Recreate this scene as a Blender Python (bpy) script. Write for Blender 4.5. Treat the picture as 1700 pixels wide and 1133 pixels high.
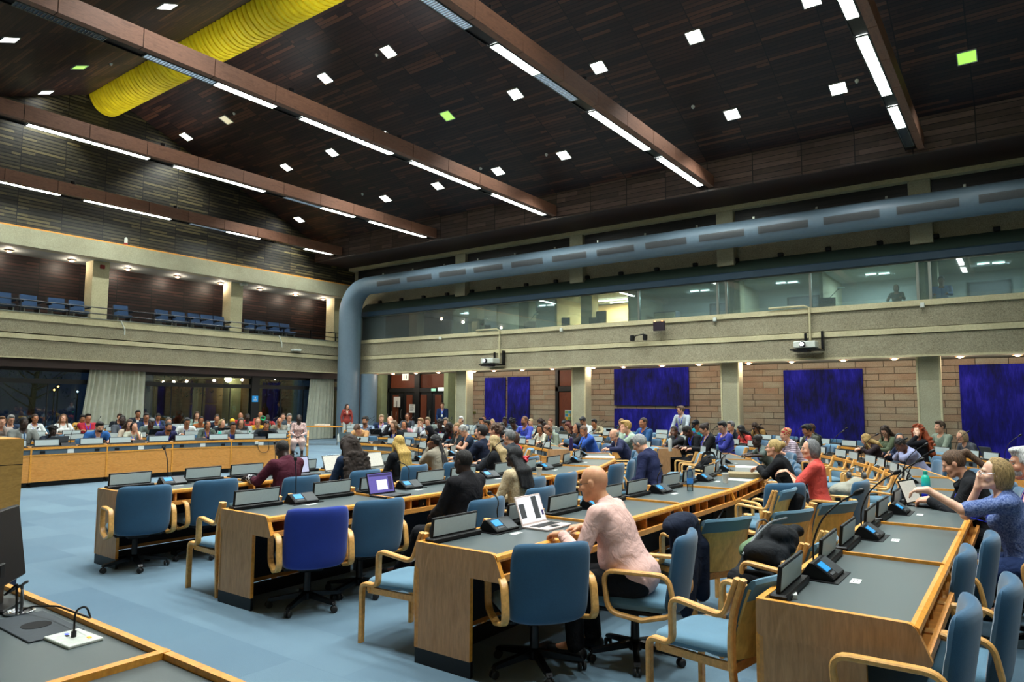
import bpy, math, random
import numpy as np
from mathutils import Vector, Matrix

for o in list(bpy.data.objects): bpy.data.objects.remove(o)
SC = bpy.context.scene
COL = SC.collection
PI = math.pi
random.seed(7)

# ------------------------------------------------------------------ camera, world, exposure
F_PX = 1153.3; YAW, PITCH, ROLL = math.radians(36.31), math.radians(5.17), math.radians(0.32)
CAMZ = 1.7
_fw = Vector((-math.sin(YAW)*math.cos(PITCH), math.cos(YAW)*math.cos(PITCH), math.sin(PITCH)))
_r0 = Vector((math.cos(YAW), math.sin(YAW), 0)); _u0 = _r0.cross(_fw)
_r = _r0*math.cos(ROLL)+_u0*math.sin(ROLL); _u = -_r0*math.sin(ROLL)+_u0*math.cos(ROLL)
cam_data = bpy.data.cameras.new('camera'); cam = bpy.data.objects.new('camera', cam_data); COL.objects.link(cam)
cam_data.sensor_width = 36.0; cam_data.lens = F_PX/1700*36; cam_data.clip_start = .05; cam_data.clip_end = 300
cam.matrix_world = Matrix(((_r.x, _u.x, -_fw.x, 0), (_r.y, _u.y, -_fw.y, 0), (_r.z, _u.z, -_fw.z, CAMZ), (0, 0, 0, 1)))
SC.camera = cam
W = bpy.data.worlds.new('night'); SC.world = W; W.use_nodes = True
W.node_tree.nodes['Background'].inputs[0].default_value = (.012, .02, .05, 1)
W.node_tree.nodes['Background'].inputs[1].default_value = .35
SC.view_settings.view_transform = 'Standard'; SC.view_settings.look = 'None'
SC.view_settings.gamma = 1; SC.view_settings.use_curve_mapping = False
SC.view_settings.exposure = .9
STRIP_W = 40.0       # emission of the long strip lamps under the roof beams
SPOT_W = 430.0       # power of each square ceiling downlight
UP_W = 90.0         # small uplights on the beams
RING_W = 13.0        # small warm downlights under the balconies

def in_view(x, y, z, m=60):
    d = Vector((x, y, z-CAMZ)); w = d.dot(_fw)
    if w < .3: return False
    px = 850+F_PX*d.dot(_r)/w; py = 566.5-F_PX*d.dot(_u)/w
    return -m < px < 1700+m and -m < py < 1133+m
def pix_ray(px, py): return _fw+_r*((px-850)/F_PX)-_u*((py-566.5)/F_PX)
def height_at(px, py, x, y):
    d = pix_ray(px, py); return CAMZ+math.hypot(x, y)/math.hypot(d.x, d.y)*d.z

# ------------------------------------------------------------------ materials
def lin(c):
    if isinstance(c, str): c = tuple(int(c[i:i+2], 16)/255 for i in (0, 2, 4))
    return tuple((v/12.92 if v <= .04045 else ((v+.055)/1.055)**2.4) for v in c)+(1,)
MATS = {}
def nt(name):
    m = bpy.data.materials.new(name); m.use_nodes = True; t = m.node_tree
    return m, t, t.nodes['Principled BSDF']
def node(t, kind, **kw):
    n = t.nodes.new(kind)
    for k, v in kw.items(): setattr(n, k, v)
    return n
def setin(n, **kw):
    for k, v in kw.items(): n.inputs[k.replace('_', ' ')].default_value = v
def coords(t, scale=(1, 1, 1), which='Object', rot=(0, 0, 0)):
    tc = node(t, 'ShaderNodeTexCoord'); mp = node(t, 'ShaderNodeMapping')
    mp.inputs['Scale'].default_value = scale; mp.inputs['Rotation'].default_value = rot
    t.links.new(tc.outputs[which], mp.inputs[0]); return mp.outputs[0]
def noise(t, vec, scale, detail=3, rough=.55, dist=0.0):
    n = node(t, 'ShaderNodeTexNoise'); t.links.new(vec, n.inputs['Vector'])
    n.inputs['Scale'].default_value = scale; n.inputs['Detail'].default_value = detail
    n.inputs['Roughness'].default_value = rough; n.inputs['Distortion'].default_value = dist
    return n.outputs[0]
def ramp(t, fac, stops):
    r = node(t, 'ShaderNodeValToRGB'); e = r.color_ramp.elements
    while len(e) < len(stops): e.new(.5)
    for i, (p, c) in enumerate(stops): e[i].position = p; e[i].color = lin(c) if isinstance(c, str) else c
    t.links.new(fac, r.inputs[0]); return r.outputs[0]
def bump(t, b, h, strength=.3, dist=.02):
    n = node(t, 'ShaderNodeBump'); n.inputs['Strength'].default_value = strength; n.inputs['Distance'].default_value = dist
    t.links.new(h, n.inputs['Height']); t.links.new(n.outputs[0], b.inputs['Normal'])
def math_n(t, op, a, b=None, c=None):
    n = node(t, 'ShaderNodeMath', operation=op)
    for i, v in enumerate((a, b, c)):
        if v is None: continue
        if isinstance(v, (int, float)): n.inputs[i].default_value = v
        else: t.links.new(v, n.inputs[i])
    return n.outputs[0]
def mixc(t, fac, a, b, mode='MIX'):
    n = node(t, 'ShaderNodeMix', data_type='RGBA', blend_type=mode)
    for i, v in ((0, fac), (6, a), (7, b)):
        if isinstance(v, (int, float)): n.inputs[i].default_value = v
        elif isinstance(v, tuple): n.inputs[i].default_value = v
        else: t.links.new(v, n.inputs[i])
    return n.outputs[2]

def plain(name, c, rough=.6, metal=0, spec=.5, bumpy=0, emit=None, es=0, nscale=60, var=.12):
    if name in MATS: return MATS[name]
    m, t, b = nt(name)
    v = coords(t); n = noise(t, v, nscale, 3)
    cc = lin(c); lo = tuple(x*(1-var) for x in cc[:3])+(1,); hi = tuple(min(1, x*(1+var)) for x in cc[:3])+(1,)
    t.links.new(ramp(t, n, [(.3, lo), (.7, hi)]), b.inputs['Base Color'])
    setin(b, Roughness=rough, Metallic=metal); b.inputs['Specular IOR Level'].default_value = spec
    if bumpy: bump(t, b, n, bumpy, .004)
    if emit: b.inputs['Emission Color'].default_value = lin(emit); b.inputs['Emission Strength'].default_value = es
    MATS[name] = m; return m
def wood(name, c1, c2, c3=None, scale=(1, 1, 1), rough=.42, fine=14):
    if name in MATS: return MATS[name]
    m, t, b = nt(name); v = coords(t, scale)
    n = noise(t, v, 2.2, 5, .6, 1.2); n2 = noise(t, v, fine, 3, .6, .4)
    a = ramp(t, n, [(.3, c1), (.52, c2), (.75, c3 or c1)])
    f = ramp(t, n2, [(.35, (.82, .82, .82, 1)), (.65, (1.05, 1.05, 1.05, 1))])
    t.links.new(mixc(t, 1.0, a, f, 'MULTIPLY'), b.inputs['Base Color'])
    setin(b, Roughness=rough); bump(t, b, n2, .05, .002)
    MATS[name] = m; return m
def fabric(name, c, rough=.9, var=.18, weave=420, sheen=.25):
    if name in MATS: return MATS[name]
    m, t, b = nt(name); v = coords(t)
    n = noise(t, v, weave, 2); n2 = noise(t, v, 5, 3)
    cc = lin(c); lo = tuple(x*(1-var) for x in cc[:3])+(1,); hi = tuple(min(1, x*(1+var)) for x in cc[:3])+(1,)
    a = ramp(t, n, [(.3, lo), (.7, hi)]); f = ramp(t, n2, [(.3, (.88, .88, .88, 1)), (.7, (1.06, 1.06, 1.06, 1))])
    t.links.new(mixc(t, 1.0, a, f, 'MULTIPLY'), b.inputs['Base Color'])
    setin(b, Roughness=rough); b.inputs['Sheen Weight'].default_value = sheen
    bump(t, b, n, .25, .002); MATS[name] = m; return m
def cloth(c, pattern=None, c2=None):
    """clothing: cloth colour, soft fold bump, optional woven pattern"""
    name = 'cloth_%s_%s' % (c, pattern)
    if name in MATS: return MATS[name]
    m, t, b = nt(name); v = coords(t)
    n = noise(t, v, 260, 2); fold = noise(t, v, 8, 3, .5, .8); col = lin(c)
    lo = tuple(x*.82 for x in col[:3])+(1,)
    a = ramp(t, n, [(.3, lo), (.7, col)])
    if pattern == 'weave':
        k = node(t, 'ShaderNodeTexVoronoi'); k.inputs['Scale'].default_value = 70; t.links.new(v, k.inputs['Vector'])
        a = ramp(t, k.outputs['Distance'], [(.1, col), (.6, lin(c2))])
    if pattern == 'print':
        k = noise(t, v, 26, 2, .5, .6); a = ramp(t, k, [(.46, col), (.52, lin(c2))])
    if pattern == 'speckle':
        k = noise(t, v, 90, 4, .7); a = ramp(t, k, [(.4, col), (.62, lin(c2))])
    if pattern == 'stripe':
        w = node(t, 'ShaderNodeTexWave', bands_direction='Z'); w.inputs['Scale'].default_value = 9; w.inputs['Distortion'].default_value = 1
        t.links.new(v, w.inputs['Vector']); a = ramp(t, w.outputs[0], [(.7, col), (.86, lin(c2))])
    t.links.new(a, b.inputs['Base Color']); setin(b, Roughness=.85); b.inputs['Specular IOR Level'].default_value = .2
    bump(t, b, fold, .6, .045); MATS[name] = m; return m
def hairmat(c, curly=False):
    name = 'hair_%s_%s' % (c, curly)
    if name in MATS: return MATS[name]
    m, t, b = nt(name)
    v = coords(t, (1, 1, 1) if curly else (1, 1, .12)); n = noise(t, v, 55 if curly else 130, 4, .65, 2.5 if curly else .6)
    cc = lin(c); lo = tuple(x*.35 for x in cc[:3])+(1,); hi = tuple(min(1, x*1.5+.01) for x in cc[:3])+(1,)
    t.links.new(ramp(t, n, [(.32, lo), (.68, hi)]), b.inputs['Base Color']); setin(b, Roughness=.5); b.inputs['Specular IOR Level'].default_value = .3
    bump(t, b, n, .9 if curly else .6, .02); MATS[name] = m; return m
def skin(c):
    name = 'skin_'+c
    if name in MATS: return MATS[name]
    m, t, b = nt(name); v = coords(t); n = noise(t, v, 22, 4)
    cc = lin(c); lo = (cc[0]*.86, cc[1]*.78, cc[2]*.74, 1)
    t.links.new(ramp(t, n, [(.3, lo), (.65, cc)]), b.inputs['Base Color']); setin(b, Roughness=.48)
    b.inputs['Subsurface Weight'].default_value = .06; MATS[name] = m; return m
def emitter(name, c, s):
    if name in MATS: return MATS[name]
    m, t, b = nt(name); b.inputs['Base Color'].default_value = (.8, .8, .8, 1)
    b.inputs['Emission Color'].default_value = lin(c); b.inputs['Emission Strength'].default_value = s
    MATS[name] = m; return m
def stripes_value(t, vec_out, axis, period, gap):
    """1 on the board, 0 in the gap between boards; also the board index"""
    s = node(t, 'ShaderNodeSeparateXYZ'); t.links.new(vec_out, s.inputs[0])
    q = math_n(t, 'DIVIDE', s.outputs[axis], period); fr = math_n(t, 'FRACT', q); fl = math_n(t, 'FLOOR', q)
    return math_n(t, 'GREATER_THAN', fr, gap), fl
def board_mat(name, dark, mid, light, board_axis, period, gap, seam_axis, seam_period, seam_gap, seam_off=0.0, gapc='050506', rough=.5, along=2.6):
    """timber boards laid side by side with open joints and panel seams"""
    m, t, b = nt(name)
    tc = node(t, 'ShaderNodeTexCoord'); mp = node(t, 'ShaderNodeMapping'); off = [0, 0, 0]; off[seam_axis] = seam_off
    mp.inputs['Location'].default_value = off; t.links.new(tc.outputs['Object'], mp.inputs[0]); vec = mp.outputs[0]
    on, idx = stripes_value(t, vec, board_axis, period, gap); on2, idx2 = stripes_value(t, vec, seam_axis, seam_period, seam_gap)
    sp = node(t, 'ShaderNodeSeparateXYZ'); t.links.new(vec, sp.inputs[0])
    piece = math_n(t, 'FLOOR', math_n(t, 'DIVIDE', math_n(t, 'ADD', sp.outputs[seam_axis], math_n(t, 'MULTIPLY', idx, 7.31)), along))
    cmb = node(t, 'ShaderNodeCombineXYZ'); t.links.new(idx, cmb.inputs[0]); t.links.new(idx2, cmb.inputs[1]); t.links.new(piece, cmb.inputs[2])
    wn = node(t, 'ShaderNodeTexWhiteNoise', noise_dimensions='3D'); t.links.new(cmb.outputs[0], wn.inputs['Vector'])
    col = ramp(t, wn.outputs['Value'], [(.15, dark), (.72, mid), (.97, light)])
    sc = [6, 6, 6]; sc[seam_axis] = .8
    mp2 = node(t, 'ShaderNodeMapping'); mp2.inputs['Scale'].default_value = sc; t.links.new(tc.outputs['Object'], mp2.inputs[0])
    g = noise(t, mp2.outputs[0], 3, 4); col = mixc(t, 1.0, col, ramp(t, g, [(.3, (.75, .75, .75, 1)), (.7, (1.15, 1.15, 1.15, 1))]), 'MULTIPLY')
    mask = math_n(t, 'MULTIPLY', on, on2)
    t.links.new(mixc(t, mask, lin(gapc), col), b.inputs['Base Color']); setin(b, Roughness=rough)
    bump(t, b, mask, .6, .015); MATS[name] = m; return m

def rough_concrete(name, c1, c2, bs=.9, sc=38):
    m, t, b = nt(name); v = coords(t); n = noise(t, v, sc, 5, .7, .8); n2 = noise(t, v, 1.3, 3)
    a = ramp(t, n, [(.28, c1), (.7, c2)])
    t.links.new(mixc(t, 1.0, a, ramp(t, n2, [(.3, (.88, .86, .82, 1)), (.7, (1.06, 1.06, 1.04, 1))]), 'MULTIPLY'), b.inputs['Base Color'])
    setin(b, Roughness=.9); bump(t, b, n, bs, .03); MATS[name] = m; return m
rough_concrete('bush_hammered', '6a6450', 'bdb69c')
rough_concrete('smooth_concrete', 'aea786', 'cac3a0', .15, 20)
rough_concrete('pillar_concrete', '89866f', 'b4b198', .5, 45)
board_mat('roof_boards', '221617', '37231f', '5c3b2b', 1, .105, .16, 0, 1.381, .02, .65)
board_mat('fascia_boards', '43352f', '584740', '6a564c', 2, .16, .10, 0, 1.381, .02, .65)
board_mat('gable_slats', '28251a', '433e2b', '635a3a', 2, .118, .34, 1, 1.33, .02, -.42, along=1.33)
board_mat('gallery_slats', '201110', '331d19', '452a22', 2, .118, .34, 1, 1.33, .02, -.42, along=1.33)
board_mat('louvres', '0d0b0c', '171314', '1f1a18', 2, .16, .35, 0, 5.7, .01, 0)
# brick-like split stone courses of the long wall
def stone():
    m, t, b = nt('stone_courses'); tc = node(t, 'ShaderNodeTexCoord'); s = node(t, 'ShaderNodeSeparateXYZ'); t.links.new(tc.outputs['Object'], s.inputs[0])
    c = node(t, 'ShaderNodeCombineXYZ'); t.links.new(s.outputs[0], c.inputs[0]); t.links.new(s.outputs[2], c.inputs[1])
    br = node(t, 'ShaderNodeTexBrick'); t.links.new(c.outputs[0], br.inputs['Vector'])
    br.offset = .37; br.squash = 1.35; br.squash_frequency = 3
    setin(br, Scale=1.0); br.inputs['Brick Width'].default_value = .8; br.inputs['Row Height'].default_value = .208
    br.inputs['Mortar Size'].default_value = .009; br.inputs['Mortar Smooth'].default_value = .2; br.inputs['Bias'].default_value = .05
    br.inputs['Color1'].default_value = lin('a8917c'); br.inputs['Color2'].default_value = lin('a8a392'); br.inputs['Mortar'].default_value = lin('4c443a')
    n = noise(t, coords(t), 30, 5, .7); n2 = noise(t, coords(t, (1, 1, 3)), 1.6, 2)
    a = mixc(t, 1.0, br.outputs[0], ramp(t, n, [(.3, (.72, .72, .72, 1)), (.7, (1.2, 1.2, 1.2, 1))]), 'MULTIPLY')
    a = mixc(t, 1.0, a, ramp(t, n2, [(.35, (.95, .85, .78, 1)), (.65, (1.05, 1.05, 1.0, 1))]), 'MULTIPLY')
    t.links.new(a, b.inputs['Base Color']); setin(b, Roughness=.92)
    h = math_n(t, 'SUBTRACT', n, math_n(t, 'MULTIPLY', br.outputs['Fac'], 2.0)); bump(t, b, h, .8, .02); MATS['stone'] = m
stone()
def carpet():
    m, t, b = nt('carpet_tiles'); v = coords(t, rot=(0, 0, math.radians(0)))
    br = node(t, 'ShaderNodeTexBrick'); t.links.new(v, br.inputs['Vector']); setin(br, Scale=1.0)
    br.inputs['Brick Width'].default_value = 1.0; br.inputs['Row Height'].default_value = .5; br.inputs['Mortar Size'].default_value = .0015
    br.inputs['Color1'].default_value = lin('466a80'); br.inputs['Color2'].default_value = lin('5f8093'); br.inputs['Mortar'].default_value = lin('466a80')
    n = noise(t, v, 210, 3, .75); n2 = noise(t, v, .8, 4)
    a = mixc(t, 1.0, br.outputs[0], ramp(t, n, [(.3, (.72, .74, .78, 1)), (.7, (1.2, 1.18, 1.16, 1))]), 'MULTIPLY')
    a = mixc(t, 1.0, a, ramp(t, n2, [(.35, (.9, .9, .92, 1)), (.65, (1.05, 1.04, 1.03, 1))]), 'MULTIPLY')
    t.links.new(a, b.inputs['Base Color']); setin(b, Roughness=.95); b.inputs['Sheen Weight'].default_value = .3
    bump(t, b, n, .5, .006); MATS['carpet'] = m
carpet()
def velvet():
    m, t, b = nt('blue_hanging'); v = coords(t, (1, 1, .22)); n = noise(t, v, 9, 5, .7, .5); n2 = noise(t, coords(t, (1, 1, .7)), 1.3, 3); n3 = noise(t, coords(t, (1, 1, .06)), 60, 3, .7)
    s = math_n(t, 'ADD', math_n(t, 'MULTIPLY', n, .35), math_n(t, 'ADD', math_n(t, 'MULTIPLY', n2, .45), math_n(t, 'MULTIPLY', n3, .2)))
    t.links.new(ramp(t, s, [(.41, '03063e'), (.53, '0b1088'), (.68, '3632d2')]), b.inputs['Base Color']); setin(b, Roughness=.95)
    bump(t, b, n3, .5, .02); MATS['velvet'] = m
velvet()
def glassmat(name, tint='dfeee6', gloss=.09, rough=.02, haze=.0):
    m = bpy.data.materials.new(name); m.use_nodes = True; t = m.node_tree; t.nodes.clear()
    o = node(t, 'ShaderNodeOutputMaterial'); tr = node(t, 'ShaderNodeBsdfTransparent'); gl = node(t, 'ShaderNodeBsdfGlossy'); mx = node(t, 'ShaderNodeMixShader')
    tr.inputs[0].default_value = lin(tint); gl.inputs['Roughness'].default_value = rough; gl.inputs[0].default_value = (1, 1, 1, 1)
    fr = node(t, 'ShaderNodeFresnel'); fr.inputs[0].default_value = 1.5
    t.links.new(math_n(t, 'ADD', math_n(t, 'MULTIPLY', fr.outputs[0], 1.3), gloss*.3), mx.inputs[0])
    df = node(t, 'ShaderNodeBsdfDiffuse'); df.inputs[0].default_value = lin('c8dcd8'); m2 = node(t, 'ShaderNodeMixShader'); m2.inputs[0].default_value = haze
    t.links.new(tr.outputs[0], m2.inputs[1]); t.links.new(df.outputs[0], m2.inputs[2]); t.links.new(m2.outputs[0], mx.inputs[1]); t.links.new(gl.outputs[0], mx.inputs[2]); t.links.new(mx.outputs[0], o.inputs[0]); MATS[name] = m; return m
glassmat('window_glass'); glassmat('booth_glass', 'cfe0e0', .12, .02, .10); glassmat('clear_plastic', 'd4e2ea', .12)
# desk and chair materials
wood('desk_wood', 'cf8a3c', 'dc984a', 'c67c2e', (1.2, 1.2, 6))
wood('trim_wood', 'd98e30', 'e6a040', 'd08226', (3, 3, 3), .35)
wood('panel_wood', 'b8895a', 'c4966a', 'a97b4c', (5, 5, .7), .5)
wood('bent_wood', 'd69c52', 'e2ac62', 'c98d42', (3, 3, 3), .38)
wood('door_wood', '5f2c15', '70361b', '522410', (6, 6, 1), .5)
wood('beam_wood', '74503e', '855d48', '644334', (4, 1, 6), .55)
wood('lectern_wood', '9a7434', 'a88140', '8d692c', (2, 2, 5), .45)
plain('laminate', '4b5556', .38, var=.05, nscale=300); plain('grey_strip', '4a5c68', .5)
plain('black_plastic', '08090c', .45, spec=.35, bumpy=.05); plain('black_metal', '0b0c10', .35, .3); plain('dark_panel', '0c1626', .75)
plain('grey_plastic', '4a4e52', .5); plain('console_face', '3c4144', .45, var=.25, nscale=500); plain('chrome', 'b9bcc0', .2, 1.0)
plain('plate_face', 'b3c2c4', .35, var=.04); plain('white_paper', 'd8dcd8', .8, var=.03); plain('white_plastic', 'c9cfc6', .4)
plain('lcd_blue', '1c6fa8', .3, emit='2a93d6', es=.42); plain('screen_white', 'b8bcc2', .3, emit='e8ecf2', es=.42); plain('screen_violet', '4c4580', .3, emit='6f66b0', es=.35)
fabric('seat_blue_lit', '527b92'); fabric('back_blue_shaded', '265372'); fabric('royal_blue', '0d2f8e'); fabric('light_blue', '5c94b2')  # one chair fabric: shade put into the back colour, lit tone into the seat
plain('rubber', '16181a', .7); plain('duct_paint', '637786', .45, var=.04, nscale=9); plain('soffit_paint', '8d9390', .7)
plain('brown_paint', '3a2a26', .6); plain('dark_frame', '0e1214', .45); plain('aluminium', '7c8078', .35, .6)
plain('canopy_blue', '17364a', .6, var=.15, nscale=120); plain('canopy_green', '2c3d35', .7); plain('dark_void', '070809', .9)
plain('leaf_green', '8cc81e', .6, emit='7ab81a', es=.5); plain('navy', '14203c', .7)
# ------------------------------------------------------------------ mesh helpers
class MB:
    def __init__(s): s.v = []; s.f = []; s.mi = []; s.cur = 0
    def add(s, vs, fs):
        o = len(s.v); s.v += [tuple(p) for p in vs]; s.f += [tuple(i+o for i in f) for f in fs]; s.mi += [s.cur]*len(fs); return s
    def box(s, x0, x1, y0, y1, z0, z1, R=None):
        vs = [(x, y, z) for z in (z0, z1) for x, y in ((x0, y0), (x1, y0), (x1, y1), (x0, y1))]
        if R is not None: vs = [R @ Vector(p) for p in vs]
        return s.add(vs, [(3, 2, 1, 0), (4, 5, 6, 7), (0, 1, 5, 4), (1, 2, 6, 5), (2, 3, 7, 6), (3, 0, 4, 7)])
    def rbox(s, c, size, R=None, r=.01):
        """box with rounded vertical section, chamfered rims"""
        hx, hy, hz = [q/2 for q in size]; r = min(r, hx*.95, hy*.95, hz*.95); M = R or Matrix.Identity(3); c = Vector(c)
        ring = []
        for (sx, sy, a0) in ((1, 1, 0), (-1, 1, 90), (-1, -1, 180), (1, -1, 270)):
            for k in range(4):
                a = math.radians(a0+k*30); ring.append((sx*(hx-r), sy*(hy-r), math.cos(a), math.sin(a)))
        vs = []
        for z, e in ((-hz, r*.35), (-hz+r*.65, r), (hz-r*.65, r), (hz, r*.35)):
            for (x, y, ca, sa) in ring: vs.append(c+M @ Vector((x+ca*e, y+sa*e, z)))
        n = 16; fs = [tuple(range(n-1, -1, -1)), tuple(range(3*n, 4*n))]
        for L in range(3):
            for i in range(n): j = (i+1) % n; fs.append((L*n+i, L*n+j, (L+1)*n+j, (L+1)*n+i))
        return s.add(vs, fs)
    def prism(s, pts, a, b, axis='x', M=None):
        """closed polygon extruded from a to b. axis x: pts are (y,z); y: (x,z); z: (x,y)"""
        def P(p, w):
            q = {'x': (w, p[0], p[1]), 'y': (p[0], w, p[1]), 'z': (p[0], p[1], w)}[axis]
            return M @ Vector(q) if M is not None else q
        n = len(pts); vs = [P(p, a) for p in pts]+[P(p, b) for p in pts]
        fs = [tuple(range(n)), tuple(range(2*n-1, n-1, -1))]+[(i, i+n, (i+1) % n+n, (i+1) % n) for i in range(n)]
        return s.add(vs, fs)
    def tube(s, path, r, n=8, closed=False, flat=None, up=None):
        """round tube, or a flat band when flat=(w,t) with w measured along 'up'"""
        P = [Vector(p) for p in path]; m = len(P); rs = r if isinstance(r, (list, tuple)) else [r]*m; vs = []; prev = None
        for i, p in enumerate(P):
            if closed: t = P[(i+1) % m]-P[i-1]
            else: t = P[min(i+1, m-1)]-P[max(i-1, 0)]
            if t.length < 1e-9: t = Vector((0, 0, 1))
            t.normalize()
            if up is not None: u = Vector(up)
            else: u = prev if prev is not None else (Vector((0, 0, 1)) if abs(t.z) < .9 else Vector((1, 0, 0)))
            a = t.cross(u)
            if a.length < 1e-6: a = t.cross(Vector((1, .1, 0)))
            a.normalize(); b = a.cross(t); b.normalize(); prev = b
            if flat:
                w, th = flat[0]/2, flat[1]/2; c = min(w, th)*.5
                for x, y in ((w, th-c), (w-c, th), (-w+c, th), (-w, th-c), (-w, -th+c), (-w+c, -th), (w-c, -th), (w, -th+c)): vs.append(p+b*x+a*y)
            else:
                for k in range(n): q = 2*PI*k/n; vs.append(p+a*(math.cos(q)*rs[i])+b*(math.sin(q)*rs[i]))
        if flat: n = 8
        fs = []
        for i in range(m if closed else m-1):
            j = (i+1) % m
            for k in range(n): l = (k+1) % n; fs.append((i*n+k, i*n+l, j*n+l, j*n+k))
        if not closed: fs += [tuple(range(n-1, -1, -1)), tuple(range((m-1)*n, m*n))]
        return s.add(vs, fs)
    def lathe(s, prof, n=16, c=(0, 0, 0), M=None):
        vs = []; m = len(prof)
        for r, z in prof:
            for k in range(n):
                q = Vector((r*math.cos(2*PI*k/n), r*math.sin(2*PI*k/n), z))
                if M is not None: q = M @ q
                vs.append(q+Vector(c))
        fs = [(i*n+k, i*n+(k+1) % n, (i+1)*n+(k+1) % n, (i+1)*n+k) for i in range(m-1) for k in range(n)]
        fs += [tuple(range(n-1, -1, -1)), tuple(range((m-1)*n, m*n))]
        return s.add(vs, fs)
    def mesh(s, name, smooth=False):
        me = bpy.data.meshes.new(name); me.from_pydata([tuple(v) for v in s.v], [], s.f); me.validate(clean_customdata=False)
        if smooth:
            me.polygons.foreach_set('use_smooth', [True]*len(me.polygons))
            try: me.set_sharp_from_angle(angle=math.radians(smooth if smooth > 1 else 40))
            except Exception: pass
        if any(s.mi) and len(s.mi) == len(me.polygons): me.polygons.foreach_set('material_index', s.mi)
        me.update(); return me
    def build(s, name, mat, parent=None, smooth=False, **tags):
        me = s.mesh(name, smooth)
        for m in (mat if isinstance(mat, (list, tuple)) else [mat]): me.materials.append(MATS[m] if isinstance(m, str) else m)
        o = bpy.data.objects.new(name, me); COL.objects.link(o)
        if parent is not None: o.parent = parent
        for k, v in tags.items(): o['category' if k == 'cat' else k] = v
        return o
def empty(name, loc=(0, 0, 0), rz=0, label=None, cat=None, group=None):
    o = bpy.data.objects.new(name, None); COL.objects.link(o); o.location = loc; o.rotation_euler = (0, 0, rz); o.empty_display_size = .1
    if label: o['label'] = label
    if cat: o['category'] = cat
    if group: o['group'] = group
    return o
USED = {}
def label(o, text, cat=None, group=None):
    if cat: o['category'] = cat
    if group: o['group'] = group
    if text in USED and not (group and USED[text] == group and False):
        k = 2
        print('DUPLABEL', text)
    USED[text] = group; o['label'] = text; return o
def copy_tree(o, parent=None):
    c = o.copy(); COL.objects.link(c)
    if parent is not None: c.parent = parent
    for ch in KIDS.get(o.name, ()): copy_tree(ch, c)
    return c
KIDS = {}
def register(root):
    """remember the children of a prototype so copies are cheap"""
    for o in [root]+list(root.children_recursive): KIDS[o.name] = list(o.children)
PROTO_USED = set()
def place(proto, loc, rz, text, cat, group=None):
    if proto.name in PROTO_USED: o = copy_tree(proto)
    else: PROTO_USED.add(proto.name); o = proto
    o.location = loc; o.rotation_euler = (0, 0, rz); label(o, text, cat, group); return o
def struct(name, mb, mat, parent=None, smooth=False):
    o = mb.build(name, mat, parent, smooth)
    if parent is None: o['kind'] = 'structure'
    return o
def ordn(i):
    T = ('first', 'second', 'third', 'fourth', 'fifth', 'sixth', 'seventh', 'eighth', 'ninth', 'tenth', 'eleventh', 'twelfth', 'thirteenth', 'fourteenth', 'fifteenth', 'sixteenth', 'seventeenth', 'eighteenth', 'nineteenth', 'twentieth', 'twenty-first', 'twenty-second')
    return T[i] if i < len(T) else 'twenty-'+T[i-20].split('-')[-1] if i < 29 else 'thirtieth'

# ------------------------------------------------------------------ the hall
XL, XR, YB, YW = -26.3, 7.0, -3.0, 24.4
PX = [-2.12, -7.75, -13.5, -19.3, 3.6]          # pillars of the long wall (centre x)
m = MB(); m.box(-29, XR, YB, 25, -.3, 0); struct('floor', m, 'carpet')
RY, RZ_, S = 11.0, 12.92, .396
m = MB(); m.prism([(1.6, 9.2), (RY, RZ_), (20.4, 9.2), (20.4, 9.45), (RY, RZ_+.25), (1.6, 9.45)], -26.7, XR, 'x'); struct('ceiling', m, 'roof_boards')
for nm, y0, y1 in (('trim_1', 20.4, 20.5), ('trim_2', 1.5, 1.6)):
    m = MB(); m.box(-26.5, XR, y0, y1, 8.26, 9.3); struct(nm, m, 'fascia_boards')
m = MB(); m.box(-26.5, XR, 20.5, 23.2, 8.27, 8.4); m.box(-26.5, XR, YB, 1.5, 8.27, 8.4); struct('ceiling_side_strips', m, 'brown_paint').name = 'ceiling_1'
m = MB(); m.box(-28.4, XR, YB-.2, YB, 0, 8.4); struct('wall_near', m, 'smooth_concrete')
m = MB(); m.box(XR, XR+.2, YB-.2, 25, 0, 13.4); struct('wall_right', m, 'smooth_concrete')
# long wall: stone, balcony, upper wall
m = MB(); m.box(-26.9, XR, YW, YW+.3, 0, 3.1); struct('wall_booths', m, 'stone')
m = MB(); m.box(-25.6, XR, 22.3, 22.75, 3.12, 3.72); m.box(-25.6, XR, 22.3, 22.75, 3.92, 4.5); m.box(-25.6, XR, 22.75, 26.4, 3.12, 4.05)
struct('trim_3', m, 'bush_hammered')
m = MB(); m.box(-25.63, XR, 22.26, 22.72, 3.74, 3.9); m.box(-25.65, XR, 22.24, 22.8, 4.5, 4.66); m.box(-25.63, XR, 22.27, 22.5, 3.08, 3.13)
struct('trim_4', m, 'smooth_concrete')
for i, x in enumerate(PX):
    m = MB(); m.box(x-.28, x+.28, 22.62, 23.08, 0, 3.12); m.box(x-.28, x+.28, 22.46, 22.9, 6.3, 8.28)
    p = struct('pillar', m, 'pillar_concrete'); 
    e = MB(); e.box(x-.3, x-.25, 22.6, 22.66, 0, 3.1); e.box(x+.25, x+.3, 22.6, 22.66, 0, 3.1); e.build('pillar_edge', 'smooth_concrete', p)
m = MB(); m.box(-26.4, XR, 22.76, 23.0, 6.1, 8.28); struct('wall_upper', m, 'bush_hammered')
m = MB(); m.box(-26.4, XR, 22.36, 22.78, 8.13, 8.27); struct('trim_5', m, 'smooth_concrete')
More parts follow.
